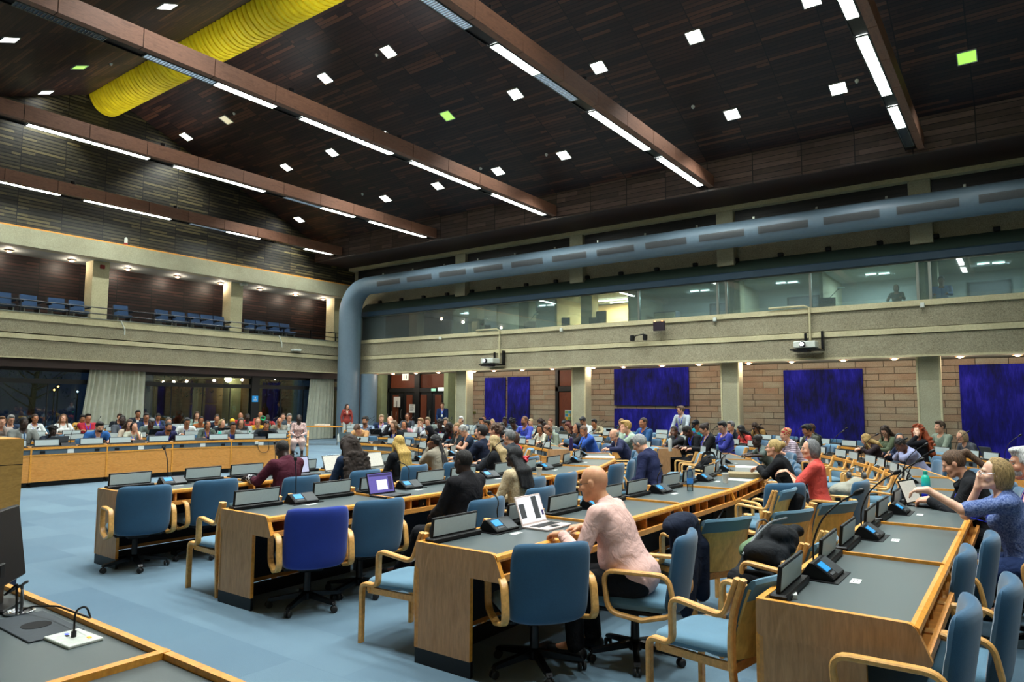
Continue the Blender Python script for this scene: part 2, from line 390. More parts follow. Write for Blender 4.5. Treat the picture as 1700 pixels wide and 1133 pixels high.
for i in range(5):
    xs = sorted(PX); a = xs[i]+.3; b = (xs[i+1]-.3) if i < 4 else XR-.1
    m = MB(); m.box(a, b, 22.62, 22.77, 7.3, 8.13); struct('window_%d' % (i+20), m, 'louvres')
m = MB(); m.box(-26.0, -19.62, 22.62, 22.77, 7.3, 8.13); struct('window_26', m, 'louvres')
# booth canopy and booth front
m = MB(); m.prism([(22.2, 5.78), (22.2, 5.98), (22.26, 6.02), (22.45, 6.02), (22.45, 5.78)], -25.5, XR, 'x'); struct('trim_6', m, 'canopy_blue')
m = MB(); m.prism([(22.26, 6.0), (22.74, 6.45), (22.8, 6.3), (22.4, 5.95)], -25.5, XR, 'x'); struct('trim_7', m, 'canopy_green')
for k in range(18):
    x = -24.5+k*1.42; o = MB().rbox((x, 22.7, 6.5), (.16, .14, .12), r=.02).build('canopy_bracket', 'black_plastic'); o['group'] = 'canopy brackets'; o['category'] = 'bracket'; o['label'] = 'small dark bracket above the booth canopy, %s from the corner duct' % ordn(k)
gl = MB(); gl.box(-25.35, XR, 22.36, 22.375, 4.66, 5.78); struct('window_9', gl, 'booth_glass')
m = MB()
for x in (-25.38, -10.85, -8.0, -7.7, -5.1, -2.25, -1.95): m.box(x-.035, x+.035, 22.33, 22.43, 4.66, 5.78)
m.box(-25.4, XR, 22.33, 22.4, 5.74, 5.78); struct('trim_8', m, 'aluminium')
m = MB(); m.box(-25.4, XR, 22.45, 26.4, 5.95, 6.1); struct('ceiling_2', m, 'soffit_paint')
m = MB(); m.box(-25.6, XR, 26.2, 26.4, 4.05, 6.0); struct('wall_behind_booths', m, 'soffit_paint')
m = MB()
for x in (-25.5, -22.2, -17.9, -14.95, -11.7, -7.85, -5.0, -2.1): m.box(x-.05, x+.05, 23.3, 26.2, 4.05, 5.95)
struct('wall_between_booths', m, 'pillar_concrete')
for x in (-19.35, -13.6, -7.85, -2.1, -24.6, -22.6, -16.6):
    m = MB(); m.box(x-.25, x+.25, 23.4, 23.9, 4.05, 5.95); struct('pillar', m, 'smooth_concrete')
# gable wall above the gallery and the gallery itself
m = MB(); m.prism([(YB, 7.4), (24.4, 7.4), (24.4, 8.4), (20.4, 9.3), (RY, RZ_+.1), (1.6, 9.3), (YB, 8.4)], -26.75, -26.5, 'x'); struct('wall_gable', m, 'gable_slats')
m = MB(); m.box(-26.75, XL, YB, 24.4, 6.8, 7.4); struct('trim_9', m, 'pillar_concrete')
m = MB(); m.box(-26.7, XL-.02, YB, 24.4, 7.4, 7.45); struct('trim_10', m, 'trim_wood')
m = MB(); m.box(-28.4, -26.75, YB, 24.4, 6.8, 6.95); struct('ceiling_3', m, 'soffit_paint')
m = MB(); m.box(-28.4, -28.15, YB, 24.4, 4.4, 6.8); struct('wall_gallery', m, 'gallery_slats')
for y0 in (11.0, 16.45, 21.95, 5.5, 0):
    m = MB(); m.box(-27.5, -26.9, y0, y0+.56, 4.3, 6.8); struct('pillar', m, 'smooth_concrete')
m = MB(); m.box(-26.75, XL, YB, 22.9, 3.94, 4.36); m.box(-26.75, XL, YB, 22.9, 3.14, 3.72); struct('trim_11', m, 'bush_hammered')
m = MB(); m.box(-26.78, XL+.03, YB, 22.9, 4.36, 4.6); m.box(-26.75, XL+.04, YB, 22.9, 3.74, 3.9); m.box(-26.7, XL+.03, YB, 22.9, 3.1, 3.14); struct('trim_12', m, 'smooth_concrete')
m = MB(); m.box(-26.8, XL+.05, YB, 22.9, 4.6, 4.63); struct('trim_13', m, 'aluminium')
m = MB(); m.box(-28.4, -26.75, YB, 24.4, 3.2, 4.42); struct('floor_gallery', m, 'dark_panel')
m = MB(); m.box(-26.95, -26.42, YB, 22.9, 2.82, 3.12); struct('trim_14', m, 'brown_paint')
m = MB(); m.box(-28.4, -25.4, 23.2, 24.4, 3.1, 7.4); m.box(-28.4, -26.35, 22.9, 24.4, 0, 7.4); struct('wall_corner', m, 'pillar_concrete')
m = MB(); m.box(-26.34, -25.7, 23.15, 23.22, 0, 3.1); struct('trim_15', m, 'panel_wood')
# glazed wall under the gallery
def win_frame():
    m = MB(); Y0, Y1 = -3.0, 22.9
    m.box(-26.98, -26.84, Y0, Y1, 2.72, 2.84); m.box(-26.98, -26.84, Y0, Y1, 2.3, 2.46); m.box(-26.98, -26.84, Y0, Y1, 0, .12)
    for y in (.2, 5.7, 11.25, 22.75): m.box(-27.0, -26.82, y-.08, y+.08, 0, 2.8)
    m.box(-27.02, -26.8, 17.55, 17.93, 0, 2.8)
    for y in (1.6, 3.0, 4.35, 7.1, 8.4, 9.8, 12.7, 14.1, 15.4, 16.6, 19.1, 20.3, 21.5): m.box(-26.93, -26.89, y-.018, y+.018, .1, 2.32)
    return struct('trim_16', m, 'dark_frame')
win_frame()
g = MB(); g.box(-26.915, -26.905, -3, 22.9, .1, 2.75); struct('window_1', g, 'window_glass')
# ------------------------------------------------------------------ roof beams with strip lamps
emitter('strip_on', 'eef8f2', STRIP_W); emitter('strip_dim', '98b0c4', .35)
plain('strip_off', '5c6772', .3, .5)
emitter('square_on', 'f4f2ee', 14.0)
BEAMS = [(-24.9, 'beam nearest the gallery wall', 'A'), (-19.15, 'second beam from the gallery wall', 'B'), (-13.42, 'middle beam', 'C'), (-7.72, 'second beam from the right', 'D'), (-2.14, 'beam at the upper right', 'E')]
SLOTS = [(3.98, 5.4), (6.14, 7.56), (7.6, 9.02), (9.76, 11.16), (11.2, 12.64), (13.4, 14.84), (14.88, 16.32), (17.08, 18.5), (18.54, 20.0)]
OFF = {'A': {0: 'strip_dim', 5: 'strip_dim', 7: 'strip_off'}, 'B': {5: 'strip_dim', 0: 'strip_dim'}, 'C': {0: 'strip_off', 1: 'strip_dim'}, 'D': {0: 'strip_dim', 1: 'strip_dim', 2: 'strip_dim', 4: 'strip_dim'}, 'E': {8: 'strip_off'}}
for x, nm, key in BEAMS:
    t = empty('roof_beam', (x+.3, 11, 8.35), 0, 'long brown timber roof beam with a black lamp trough, the %s' % nm, 'beam')
    m = MB()
    y = 1.65
    while y < 20.3: m.box(-.07, .09, y-11, min(y+1.425, 20.38)-11, 0.0, .37); y += 1.44
    m.build('timber_casing', 'beam_wood', t)
    m = MB(); m.box(-.34, -.05, -9.35, 9.35, .03, .12); m.box(-.34, -.32, -9.35, 9.35, 0, .12); m.box(-.09, -.07, -9.35, 9.35, 0, .12); m.box(-.055, .075, -9.35, 9.35, .02, .3)
    m.build('lamp_trough', 'black_metal', t)
    for k, (a, b) in enumerate(SLOTS):
        mat = OFF[key].get(k, 'strip_on')
        mm = MB(); mm.box(x+.0, x+.19, a, b, 8.352, 8.372); 
        o = mm.build('strip_lamp', mat); 
        f = MB(); f.box(x-.012, x, a, b, 8.34, 8.375); f.box(x+.19, x+.202, a, b, 8.34, 8.375); f.box(x, x+.19, a-.012, a, 8.34, 8.375); f.box(x, x+.19, b, b+.012, 8.34, 8.375)
        f.build('lamp_frame', 'aluminium', o)
        if mat != 'strip_on':
            l = MB(); q = a+.04
            while q < b: l.box(x, x+.19, q, q+.012, 8.335, 8.355); q += .06
            l.build('louvre', 'chrome', o)
        label(o, '%s strip lamp, %s from far end, %s' % ({'strip_on': 'lit white', 'strip_dim': 'dim louvred', 'strip_off': 'unlit grey'}[mat], ordn(len(SLOTS)-1-k), nm), 'lamp', 'strip lamps under the roof beams')
# square downlights set in the sloping roof
def slope_z(y): return 9.2+S*(20.4-y) if y > RY else 9.2+S*(y-1.6)
sqx = [-25.6, -22.85, -20.1, -17.3, -14.45, -11.75, -8.93, -6.2, -3.45, -.68, 2.1]
SQ = [(i, 13.5) for i in (0, 1, 3, 4)]+[(i, 16.1) for i in (1, 2, 3, 4, 5, 6, 7, 8)]+[(i, 18.8) for i in (0, 2, 3, 4, 5, 6, 7, 8, 9)]
SQL = [(-20.6, 6.1), (-23.0, 8.67), (-26.0, 8.83), (-17.4, 8.5), (-11.5, 8.5), (-5.8, 8.5), (-8.9, 6.1), (-3, 6.1), (-14.4, 6.1)]+[(x, 8.5) for x in (-14.4, -8.9, -3.2, -.4, 2.4)]+[(x, 5.9) for x in (-11.6, -6.0, -.4)]+[(x, 3.2) for x in (-22.9, -17.3, -11.6, -8.9, -6.0, -3.2, -.4, 2.4)]
TINT = {(9, 18.8): 'g', (4, 16.1): 'g', (1, 13.5): 'y'}
emitter('square_green', '86c81a', .9); emitter('square_dull', 'b9ae84', .7)
def square(x, y, tint, text):
    z = slope_z(y); sgn = 1 if y > RY else -1; ang = math.atan(S)*(-sgn)
    o = empty('square_downlight', (x, y, z), 0, text, 'lamp', 'square roof downlights'); o.rotation_euler = (ang, 0, 0)
    w = .2
    m = MB(); m.box(-w, w, -w, -w+.02, -.03, .0); m.box(-w, w, w-.02, w, -.03, 0); m.box(-w, -w+.02, -w, w, -.03, 0); m.box(w-.02, w, -w, w, -.03, 0); m.build('lamp_frame', 'white_plastic', o)
    m = MB(); m.box(-w+.02, w-.02, -w+.02, w-.02, -.012, -.004); m.build('lamp_face', {'g': 'square_green', 'y': 'square_dull'}.get(tint, 'square_on'), o)
    if tint != 'y':
        l = bpy.data.lights.new('downlight_beam', 'SPOT'); l.energy = SPOT_W*(.3 if tint == 'g' else 1); l.spot_size = math.radians(100); l.spot_blend = .6
        l.color = (.95, 1.0, .98); l.shadow_soft_size = .12
        lo = bpy.data.objects.new('downlight_beam', l); COL.objects.link(lo); lo.parent = o; lo.location = (0, 0, -.06); lo.rotation_euler = (-ang, 0, 0)
for i, y in SQ:
    tint = TINT.get((i, y)); c = {'g': 'green tinted', 'y': 'dull yellowish'}.get(tint, 'bright white')
    square(sqx[i], y, tint, '%s square downlight, right roof slope, %s row, %s from gallery end' % (c, {18.8: 'lowest', 16.1: 'middle', 13.5: 'upper'}[y], ordn(i)))
for k, (x, y) in enumerate(sorted(SQL)):
    square(x, y, 'g' if x == -23.0 else None, '%s square downlight in the left roof slope, %s from gallery end' % ('green tinted' if x == -23.0 else 'bright white', ordn(k)))
for k, (px, y) in enumerate(((-14.9, 13.45), (-22.2, 13.4), (-20.9, 18.3), (-15.0, 18.5), (-12.3, 18.6), (-3.0, 18.7), (-7.1, 18.2), (-22.6, 9.4))):
    z = slope_z(y); m = MB(); m.lathe([(.05, .03), (.05, -.02), (.03, -.06), (.01, -.075)], 12); o = m.build('smoke_detector', 'white_plastic', smooth=True)
    o.location = (px, y, z); label(o, 'small white smoke detector on the boarded roof, %s from gallery end' % ordn(k), 'detector', 'smoke detectors on the roof')
for bi, (x, nm, key) in enumerate(BEAMS):
    for yy, tx in ((9.3, 'near'), (12.7, 'far')):
        o = empty('uplight', (x+.3, yy, 8.72), 0, 'small uplight on the %s, %s side of yellow duct' % (nm, tx), 'lamp', 'uplights on the beams')
        MB().lathe([(.03, 0), (.06, .02), (.07, .1), (.06, .1), (.001, .06)], 12).build('lamp_body', 'black_metal', o, True); MB().lathe([(.001, .075), (.055, .08), (.055, .09), (.001, .092)], 12).build('lamp_face', 'square_on', o)
        l = bpy.data.lights.new('uplight_beam', 'SPOT'); l.energy = UP_W; l.spot_size = math.radians(95); l.spot_blend = .9; l.shadow_soft_size = .05
        lo = bpy.data.objects.new('uplight_beam', l); COL.objects.link(lo); lo.parent = o; lo.location = (0, 0, .12); lo.rotation_euler = (PI+(.35 if yy < 11 else -.35)*-1, 0, 0)
# yellow ribbed fabric duct along the ridge
def yellow_duct():
    m, t, b = nt('yellow_fabric'); v = coords(t); n = noise(t, v, 3, 3)
    t.links.new(ramp(t, n, [(.3, 'e0c400'), (.7, 'ffe81c')]), b.inputs['Base Color']); setin(b, Roughness=.6); b.inputs['Transmission Weight'].default_value = 0
    MATS['yellow'] = m
    n_a = 26; P = []; x = -26.45; xs = []
    while x < 6.8: xs += [(x, .97), (x+.04, 1.02), (x+.11, 1.03), (x+.17, 1.0), (x+.185, .91), (x+.2, .91)]; x += .21
    verts = []; faces = []; cy, cz = 10.95, 12.72
    for (xx, s) in xs:
        for k in range(n_a):
            a = math.radians(-28+236*k/(n_a-1)+180)
            r = .64*s*(1+.03*math.sin(3*a)); verts.append((xx-.16*math.cos(a)**2*0, cy+r*math.cos(a), cz+r*math.sin(a)*.98))
    for i in range(len(xs)-1):
        for k in range(n_a-1): faces.append((i*n_a+k, i*n_a+k+1, (i+1)*n_a+k+1, (i+1)*n_a+k))
    faces.append(tuple(range(n_a)))
    mm = MB(); mm.add(verts, faces); o = mm.build('fabric_duct', 'yellow', smooth=True); label(o, 'long bright yellow ribbed fabric air duct along the roof ridge', 'duct')
yellow_duct()
# blue steel air duct: up the corner and along the balcony
def arc_path():
    r = 1.3; xv, yv, zc = -25.3, 21.6, 7.06; p = [(xv, yv, 0), (xv, yv, 2), (xv, yv, 4), (xv, yv, zc-r)]
    for k in range(1, 13):
        a = math.radians(90*k/12); p.append((xv+r-r*math.cos(a), yv-.1*k/12, zc-r+r*math.sin(a)))
    p += [(xv+r+3*k, yv-.1, zc) for k in range(1, 11)]; p.append((6.9, yv-.1, zc)); return p
t = empty('air_duct', (-25.3, 21.6, 0), 0, 'big round blue grey air duct rising in the corner and running above the booths', 'duct')
inv = Matrix.Translation((25.3, -21.6, 0))
def wbuild(mb, name, mat, par, smooth=False):
    o = mb.build(name, mat, par, smooth); o.matrix_parent_inverse = Matrix.Translation(-par.location); return o
m = MB(); P_ = arc_path(); m.tube(P_, [.52 if p[2] < 5 else max(.40, .52-.12*min(1, (p[0]+25.3)/1.3)) for p in P_], 24, up=(0, 1, 0)); wbuild(m, 'duct_pipe', 'duct_paint', t, True)
k = 0; x = -23.0
while x < 6:
    a, b = x, x+1.44; a0 = math.radians(205); a1 = math.radians(178)
    mm = MB(); Y, Z = 21.5, 7.06
    for j in range(5):
        aa = a0+(a1-a0)*j/4; ab = a0+(a1-a0)*(j+.62)/4; R1 = .412
        vs = [(a, Y+R1*math.cos(aa), Z-R1*math.sin(-aa)*-1), (b, Y+R1*math.cos(aa), Z+R1*math.sin(aa)), (b, Y+R1*math.cos(ab), Z+R1*math.sin(ab)), (a, Y+R1*math.cos(ab), Z+R1*math.sin(ab))]
        vs[0] = (a, Y+R1*math.cos(aa), Z+R1*math.sin(aa)); mm.add(vs, [(0, 1, 2, 3)])
    R2 = .404
    for j in range(5):
        aa = a0+(a1-a0)*j/5; ab = a0+(a1-a0)*(j+1)/5
        mm.add([(a, Y+R2*math.cos(q), Z+R2*math.sin(q)) for q in (aa, ab)]+[(b, Y+R2*math.cos(q), Z+R2*math.sin(q)) for q in (ab, aa)], [(0, 1, 2, 3)])
    wbuild(mm, 'air_slot', 'grey_plastic', t)
    mm = MB(); mm.box(a-.35, a-.29, 21.75, 21.8, 7.40, 7.62); wbuild(mm, 'hanger', 'aluminium', t); x += 1.86
m = MB(); m.tube([(-24.75, 22.35, 0), (-24.75, 22.35, 3.05)], .40, 20, up=(0, 1, 0)); m.tube([(-25.0, 22.0, 3.2), (-25.0, 22.0, 6.5)], .2, 16, up=(0, 1, 0)) if False else None
o = m.build('branch_duct', 'duct_paint', smooth=True); label(o, 'darker blue round duct standing right behind the corner duct', 'duct')
# curtains
def curtain(y0, y1, text, tilt):
    m = MB(); n = int((y1-y0)*44); rows = 12; vs = []; th = .02
    for side in (0, 1):
        for j in range(rows):
            f = j/(rows-1)
            for i in range(n):
                u = i/(n-1); s = u*(y1-y0); wob = math.sin(s*38+1.5*math.sin(s*5))*.055*(.75+.25*f)+.02*math.sin(s*11+f*3)
                vs.append((-26.62+wob+side*th, y0+s-tilt*(1-f)*(1-u), .03+2.86*f))
    fs = []
    for side in (0, 1):
        o = side*rows*n
        for j in range(rows-1):
            for i in range(n-1): q = (o+j*n+i, o+j*n+i+1, o+(j+1)*n+i+1, o+(j+1)*n+i); fs.append(q if side == 0 else q[::-1])
    m.add(vs, fs); o = m.build('curtain', fabric('curtain_cloth', 'b9bcaa', .9, .08, 200), smooth=True); label(o, text, 'curtain')
    r = MB(); r.box(-26.68, -26.55, y0-.2, y1+.1, 2.87, 2.92); r.build('curtain_rail', 'brown_paint', o)
curtain(10.98, 12.95, 'pale grey pleated curtain between the dark windows under the gallery', .3)
curtain(20.45, 21.8, 'pale grey pleated curtain beside the blue corner duct', .25)
# rows of small warm downlights
emitter('ring_glow', 'ffc79a', 10.0); plain('ring_shade', 'b48a6a', .4, .3)
def ring(x, y, z, text, grp):
    o = empty('ring_downlight', (x, y, z), 0, text, 'lamp', grp)
    m = MB(); m.lathe([(.075, 0), (.12, -.03), (.125, -.045), (.1, -.05), (.06, -.02)], 14); m.build('lamp_ring', 'ring_shade', o, smooth=True)
    m = MB(); m.lathe([(.0, -.04), (.055, -.045), (.07, -.06), (.05, -.075), (.0, -.08)], 12); m.build('bulb', 'ring_glow', o, smooth=True)
    l = bpy.data.lights.new('bulb_light', 'POINT'); l.energy = RING_W; l.color = (1, .83, .66); l.shadow_soft_size = .06
    lo = bpy.data.objects.new('bulb_light', l); COL.objects.link(lo); lo.parent = o; lo.location = (0, 0, -.14)
bx = [624, 653, 691, 728, 778, 820, 867, 917, 980, 1035, 1099, 1160, 1243, 1314, 1400, 1485, 1594, 1690]
for k, px in enumerate(bx):
    d = pix_ray(px, 600); x = d.x/d.y*22.95; x = min([x]+[q+(.45 if x > q else -.45) for q in PX if abs(x-q) < .45], key=lambda w: 0 if w != x else 1); ring(x, 22.95, 3.12, 'small warm round downlight under the booth balcony, %s from the corner duct' % ordn(k), 'warm downlights under the booth balcony')
for k, y in enumerate((8.57, 10.5, 12.45, 14.4, 16.3, 18.2, 20.1, 21.7)):
    ring(-27.45, y, 6.8, 'small warm round downlight in the gallery soffit, %s from the left edge of the photo' % ordn(k), 'warm downlights over the gallery')
# blue hangings
def hanging(x0, x1, z0, z1, text):
    m = MB(); m.rbox(((x0+x1)/2, YW-.06, (z0+z1)/2), (x1-x0, .08, z1-z0), r=.02); o = m.build('wall_hanging', 'velvet'); label(o, text, 'wall hanging', None)
hanging(-19.36, -18.22, .4, 2.85, 'narrow deep blue wall hanging, left half of the pair beside the doors')
hanging(-18.1, -16.95, .4, 2.87, 'narrow deep blue wall hanging, right half of the pair beside the doors')
hanging(-12.9, -9.85, 1.66, 3.08, 'wide blue wall hanging, upper of the two behind the standing man')
hanging(-12.9, -9.85, .2, 1.55, 'wide blue wall hanging, lower of the two behind the standing man')
hanging(-6.5, -4.08, .36, 2.88, 'nearly square deep blue wall hanging between the two right pillars')
hanging(-1.5, 1.9, .2, 2.92, 'large deep blue wall hanging at the right edge of the photo')
# doors in the long wall
def door_unit(n, x0, x1, leaves, text_dark='dark_frame'):
    y = YW-.02
    m = MB(); m.box(x0, x1, y-.12, y+.02, 2.22, 2.42); m.box(x0, x0+.14, y-.12, y+.02, 0, 3.1)
    m.box(x1-.14, x1, y-.12, y+.02, 0, 3.1)
    if leaves > 1:
        c = (x0+x1)/2; m.box(c-.17, c+.17, y-.13, y+.02, 0, 3.1)
    f = struct('door_%d' % n, m, 'dark_frame')
    w = (x1-x0-.28)/leaves
    for i in range(leaves):
        a = x0+.14+i*w; b = a+w
        d = MB(); d.box(a+.02, b-.02, y-.06, y, 0.02, 2.2); o = d.build('door_leaf', 'dark_frame' if leaves > 1 else 'door_wood', f)
        if leaves > 1:
            d = MB(); d.box(a+.2, b-.34, y-.075, y-.055, .1, 2.1); d.build('door_panel', 'door_wood', f)
        d = MB(); d.tube([(b-.12, y-.06, .95), (b-.12, y-.12, 1.0), (b-.12, y-.12, 1.35), (b-.12, y-.06, 1.4)], .015, 6); d.build('door_handle', 'aluminium', f)
        if i % 2 == 0:
            e = b+w if leaves > 1 else b
            d = MB(); d.box(a+.03, e-.03, y-.05, y+.01, 2.44, 3.08); d.build('transom_panel', 'door_wood', f)
    return f
door_unit(1, -25.5, -21.45, 4); door_unit(2, -15.6, -14.6, 1)
m = MB()
for x in (-25.68, -21.3): m.box(x-.13, x+.13, 23.9, 24.4, 0, 3.1)
struct('trim_17', m, fabric('pale_green_plaster', '8fa07c', .8, .08, 60))
def text_mesh(s, size, mat, loc, rot, parent=None, name='lettering', extrude=.002):
    c = bpy.data.curves.new(name, 'FONT'); c.body = s; c.size = size; c.extrude = extrude; c.align_x = 'CENTER'; c.align_y = 'CENTER'; c.resolution_u = 2
    tmp = bpy.data.objects.new('tmp', c); COL.objects.link(tmp); bpy.context.view_layer.update()
    me = bpy.data.meshes.new_from_object(tmp.evaluated_get(bpy.context.evaluated_depsgraph_get())); bpy.data.objects.remove(tmp)
    me.materials.clear(); me.materials.append(MATS[mat]); o = bpy.data.objects.new(name, me); COL.objects.link(o); o.location = loc; o.rotation_euler = rot
    if parent: o.parent = parent
    return o
plain('print_black', '101216', .7); plain('print_green', '2c8a5c', .6); plain('print_blue', '1f5fae', .6); plain('poster_yellow', 'c9a52c', .6); plain('poster_blue', '2d86a8', .6); plain('poster_green', '6aa054', .6)
m = MB(); m.box(-.22, .22, -.006, .006, -.25, .25); o = m.build('door_notice', 'white_paper'); o.location = (-24.75, 24.2, 1.76); label(o, 'white notice with a large letter J on the left door', 'notice')
text_mesh('J', .36, 'print_black', (0, -.008, -.08), (PI/2, 0, 0), o)
m = MB(); m.box(-.19, .19, -.006, .006, -.2, .2); o = m.build('door_notice', 'white_paper'); o.location = (-23.72, 24.2, 1.45); label(o, 'plain white notice on the second door leaf', 'notice')
m = MB(); [m.box(-.14, .1+.03*math.sin(k*5), -.008, -.006, .14-.04*k, .155-.04*k) for k in range(7)]; m.build('printed_lines', 'grey_plastic', o)
o = MB().box(-.13, .13, -.02, .02, -.06, .06).build('exit_sign', plain('exit_pale', '7fb59a', .5, emit='8fd0b0', es=.5)); o.location = (-22.3, 24.15, 2.33); label(o, 'small pale green exit sign over the right door, left of the white one', 'sign')
o = MB().box(-.2, .2, -.02, .02, -.08, .08).build('exit_sign', plain('exit_white', 'c9cfc8', .5, emit='d6e2da', es=.8)); o.location = (-21.8, 24.15, 2.36); label(o, 'small lit white exit sign over the open right door', 'sign')
o = MB().box(-.2, .2, -.02, .02, -.16, .16).build('hanging_sign', 'white_plastic'); o.location = (-23.5, 23.5, 2.93); label(o, 'small white sign hanging below the balcony above the doors', 'sign')
[MB().box(a, a+.04, -.024, -.02, -.08, .09).build('dark_mark', 'print_black', o) for a in (-.1, .05)]
o = empty('poster', (-14.98, 24.28, 1.26), 0, 'small colourful poster of blue, green and yellow squares on the narrow brown door', 'poster')
for i, (a, b, c_) in enumerate(((0, 0, 'poster_yellow'), (1, 0, 'poster_green'), (0, 1, 'poster_blue'), (1, 1, 'poster_yellow'), (0, 2, 'poster_green'), (1, 2, 'poster_blue'))):
    MB().box(-.15+a*.15, -.005+a*.15, 0, .012, -.2+b*.13, -.08+b*.13).build('coloured_square', c_, o)
MB().box(-.16, .155, .002, .016, -.21, .2).build('poster_sheet', 'white_paper', o)
o = MB().box(-.09, .09, -.02, .02, -.05, .05).build('wall_plate', plain('olive_plate', '5a5a1c', .6)); o.location = (-20.0, 24.36, 1.3); label(o, 'small olive coloured plate on the stone wall left of the narrow hangings', 'plate')
# projectors on the balcony front with their conduits
def projector(x, z, text, lens_s):
    t = empty('projector', (x, 21.8, z), 0, text, 'projector')
    MB().rbox((0, 0, 0), (.62, .46, .2), r=.03).build('projector_body', 'white_plastic', t, True)
    m = MB(); m.lathe([(.0, 0), (.07, 0), (.085, .02), (.085, .1), (.065, .12), (.0, .12)], 16, M=Matrix.Rotation(PI/2, 3, 'X')); o = m.build('lens_barrel', 'black_plastic', t, True); o.location = (-.04, -.22, 0)
    m = MB(); m.lathe([(0, 0), (.055, .01), (0, .02)], 14, M=Matrix.Rotation(PI/2, 3, 'X')); o = m.build('lens', 'lens_glow', t, True); o.location = (-.04, -.34, 0)
    m = MB(); m.box(-.42, .42, -.2, .45, -.17, -.13); m.box(-.3, .1, -.24, .2, -.21, -.16); m.build('shelf', 'black_metal', t)
    m = MB(); m.box(.36, .42, .3, .46, -.17, .42); m.box(-.14, -.08, .4, .46, -.17, .38); m.build('bracket', 'black_metal', t)
emitter('lens_glow', 'f2f6ff', 12)
projector(-17.1, 3.4, 'white projector on a black bracket on the left part of the balcony front', 1)
projector(-5.15, 3.5, 'white projector on a black bracket on the right part of the balcony front', 1)
for x, tx in ((-16.95, 'left'), (-5.12, 'right')):
    o = MB().tube([(x, 22.2, 3.45), (x, 22.2, 4.66), (x-.15, 22.2, 4.72), (x-1.2, 22.2, 4.72)], .035, 8).build('cable_conduit', 'smooth_concrete', smooth=True); label(o, 'pale vertical cable conduit above the %s projector' % tx, 'conduit')
for k, x in enumerate((-20.15, -14.0, -8.05, -2.15)):
    o = MB().rbox((x, 22.2, 4.5), (.11, .1, .14), r=.02).build('junction_box', 'white_plastic'); label(o, 'tiny white box on the balcony front, %s from the corner duct' % ordn(k), 'box', 'white boxes along the balcony front')
t = empty('ptz_camera', (-10.7, 22.1, 4.0), 0, 'small black twin headed camera bracket on the balcony front', 'camera')
m = MB(); m.tube([(-.25, 0, -.05), (-.15, -.03, .1), (.15, -.03, .14), (.28, 0, .1)], .02, 8); m.build('bracket', 'black_metal', t, True)
for x in (-.26, .22): MB().rbox((x, -.05, .02), (.13, .16, .2), r=.03).build('camera_head', 'black_plastic', t, True)
t = empty('wall_screen', (-9.95, 22.05, 4.38), 0, 'small dark wall screen with two orange lamps on the balcony front', 'screen')
MB().rbox((0, 0, 0), (.42, .08, .32), r=.01).build('screen_body', plain('dark_maroon', '1c0f1e', .4), t)
for x in (-.13, .13): m = MB().lathe([(0, -.02), (.025, 0), (0, .02)], 10); o = m.build('indicator_lamp', emitter('orange_lamp', 'ff8a2a', 5), t); o.location = (x, -.05, .17)
for k, (y, z, tx) in enumerate(((11.9, 4.3, 'left'), (18.55, 4.3, 'right'))):
    o = MB().tube([(-26.2, y-.15, 4.62), (-26.2, y, 4.3), (-26.2, y, 4.12)], .025, 6).build('cable_conduit', 'white_plastic', smooth=True); label(o, 'short white bent pipe on the gallery front, %s one' % tx, 'pipe')
o = MB().rbox((-26.2, 19.3, 4.05), (.26, .4, .1), r=.02).build('security_camera', 'white_plastic', smooth=True); label(o, 'white box camera on the gallery front beside the right bent pipe', 'camera')
t = empty('alarm_beacon', (-26.55, 11.9, 7.45), 0, 'small red and white alarm beacon standing on the gallery roof edge', 'alarm')
MB().lathe([(.09, 0), (.09, .1)], 12).build('beacon_base', plain('alarm_red', '8c1f1c', .5), t, True); MB().lathe([(.08, .1), (.08, .26), (.05, .32)], 12).build('beacon_cap', 'white_plastic', t, True)
o = MB().rbox((-26.87, 11.3, 6.6), (.08, .16, .14), r=.02).build('fire_alarm', 'alarm_red' if 'alarm_red' in MATS else 'navy'); label(o, 'small red fire alarm at the head of the left gallery pillar', 'alarm')
t = empty('dome_camera', (-26.75, 16.9, 6.68), 0, 'white twin floodlight at the head of the right gallery pillar', 'lamp')
for y in (-.06, .12): MB().lathe([(.03, 0), (.09, .02), (.1, .1), (.05, .13)], 12, c=(0, y, 0)).build('lamp_head', 'white_plastic', t, True)
# gallery seats and rail
def gallery_chair():
    t = empty('gallery_chair'); m = MB()
    m.prism([(-.02, .45), (.08, .42), (.16, .85), (.08, .87)], -.25, .25, 'x'); m.build('backrest', fabric('gallery_blue', '27456a'), t)
    MB().rbox((0, -.2, .42), (.5, .42, .09), r=.03).build('seat', 'gallery_blue', t)
    [MB().box(a, a+.04, -.3, .1, 0, .42).build('leg', 'aluminium', t) for a in (-.24, .2)]
    [MB().box(a, a+.04, -.35, .05, .58, .63).build('armrest', 'black_plastic', t) for a in (-.3, .26)]; return t
gs = gallery_chair(); register(gs)
for k, y in enumerate((8.35, 9.1, 9.95, 10.6, 12.1, 13.65, 14.3, 14.95, 15.5, 16.05, 17.5, 18.05, 18.7, 19.3)):
    place(gs, (-27.0, y, 4.42), PI/2+.1*math.sin(k*3), 'dark blue gallery chair behind the rail, %s from the left' % ordn(k), 'chair', 'gallery chairs')
t = empty('gallery_rail', (-26.5, 8, 4.62), 0, 'thin black steel rail with posts along the gallery front', 'railing')
for z in (.42, .2): MB().tube([(0, -8, z), (0, 14.8, z)], .022, 6).build('rail_bar', 'black_metal', t)
y = -8
while y < 15: MB().box(-.02, .02, y-.02, y+.02, 0, .42).build('post', 'black_metal', t); y += 1.45
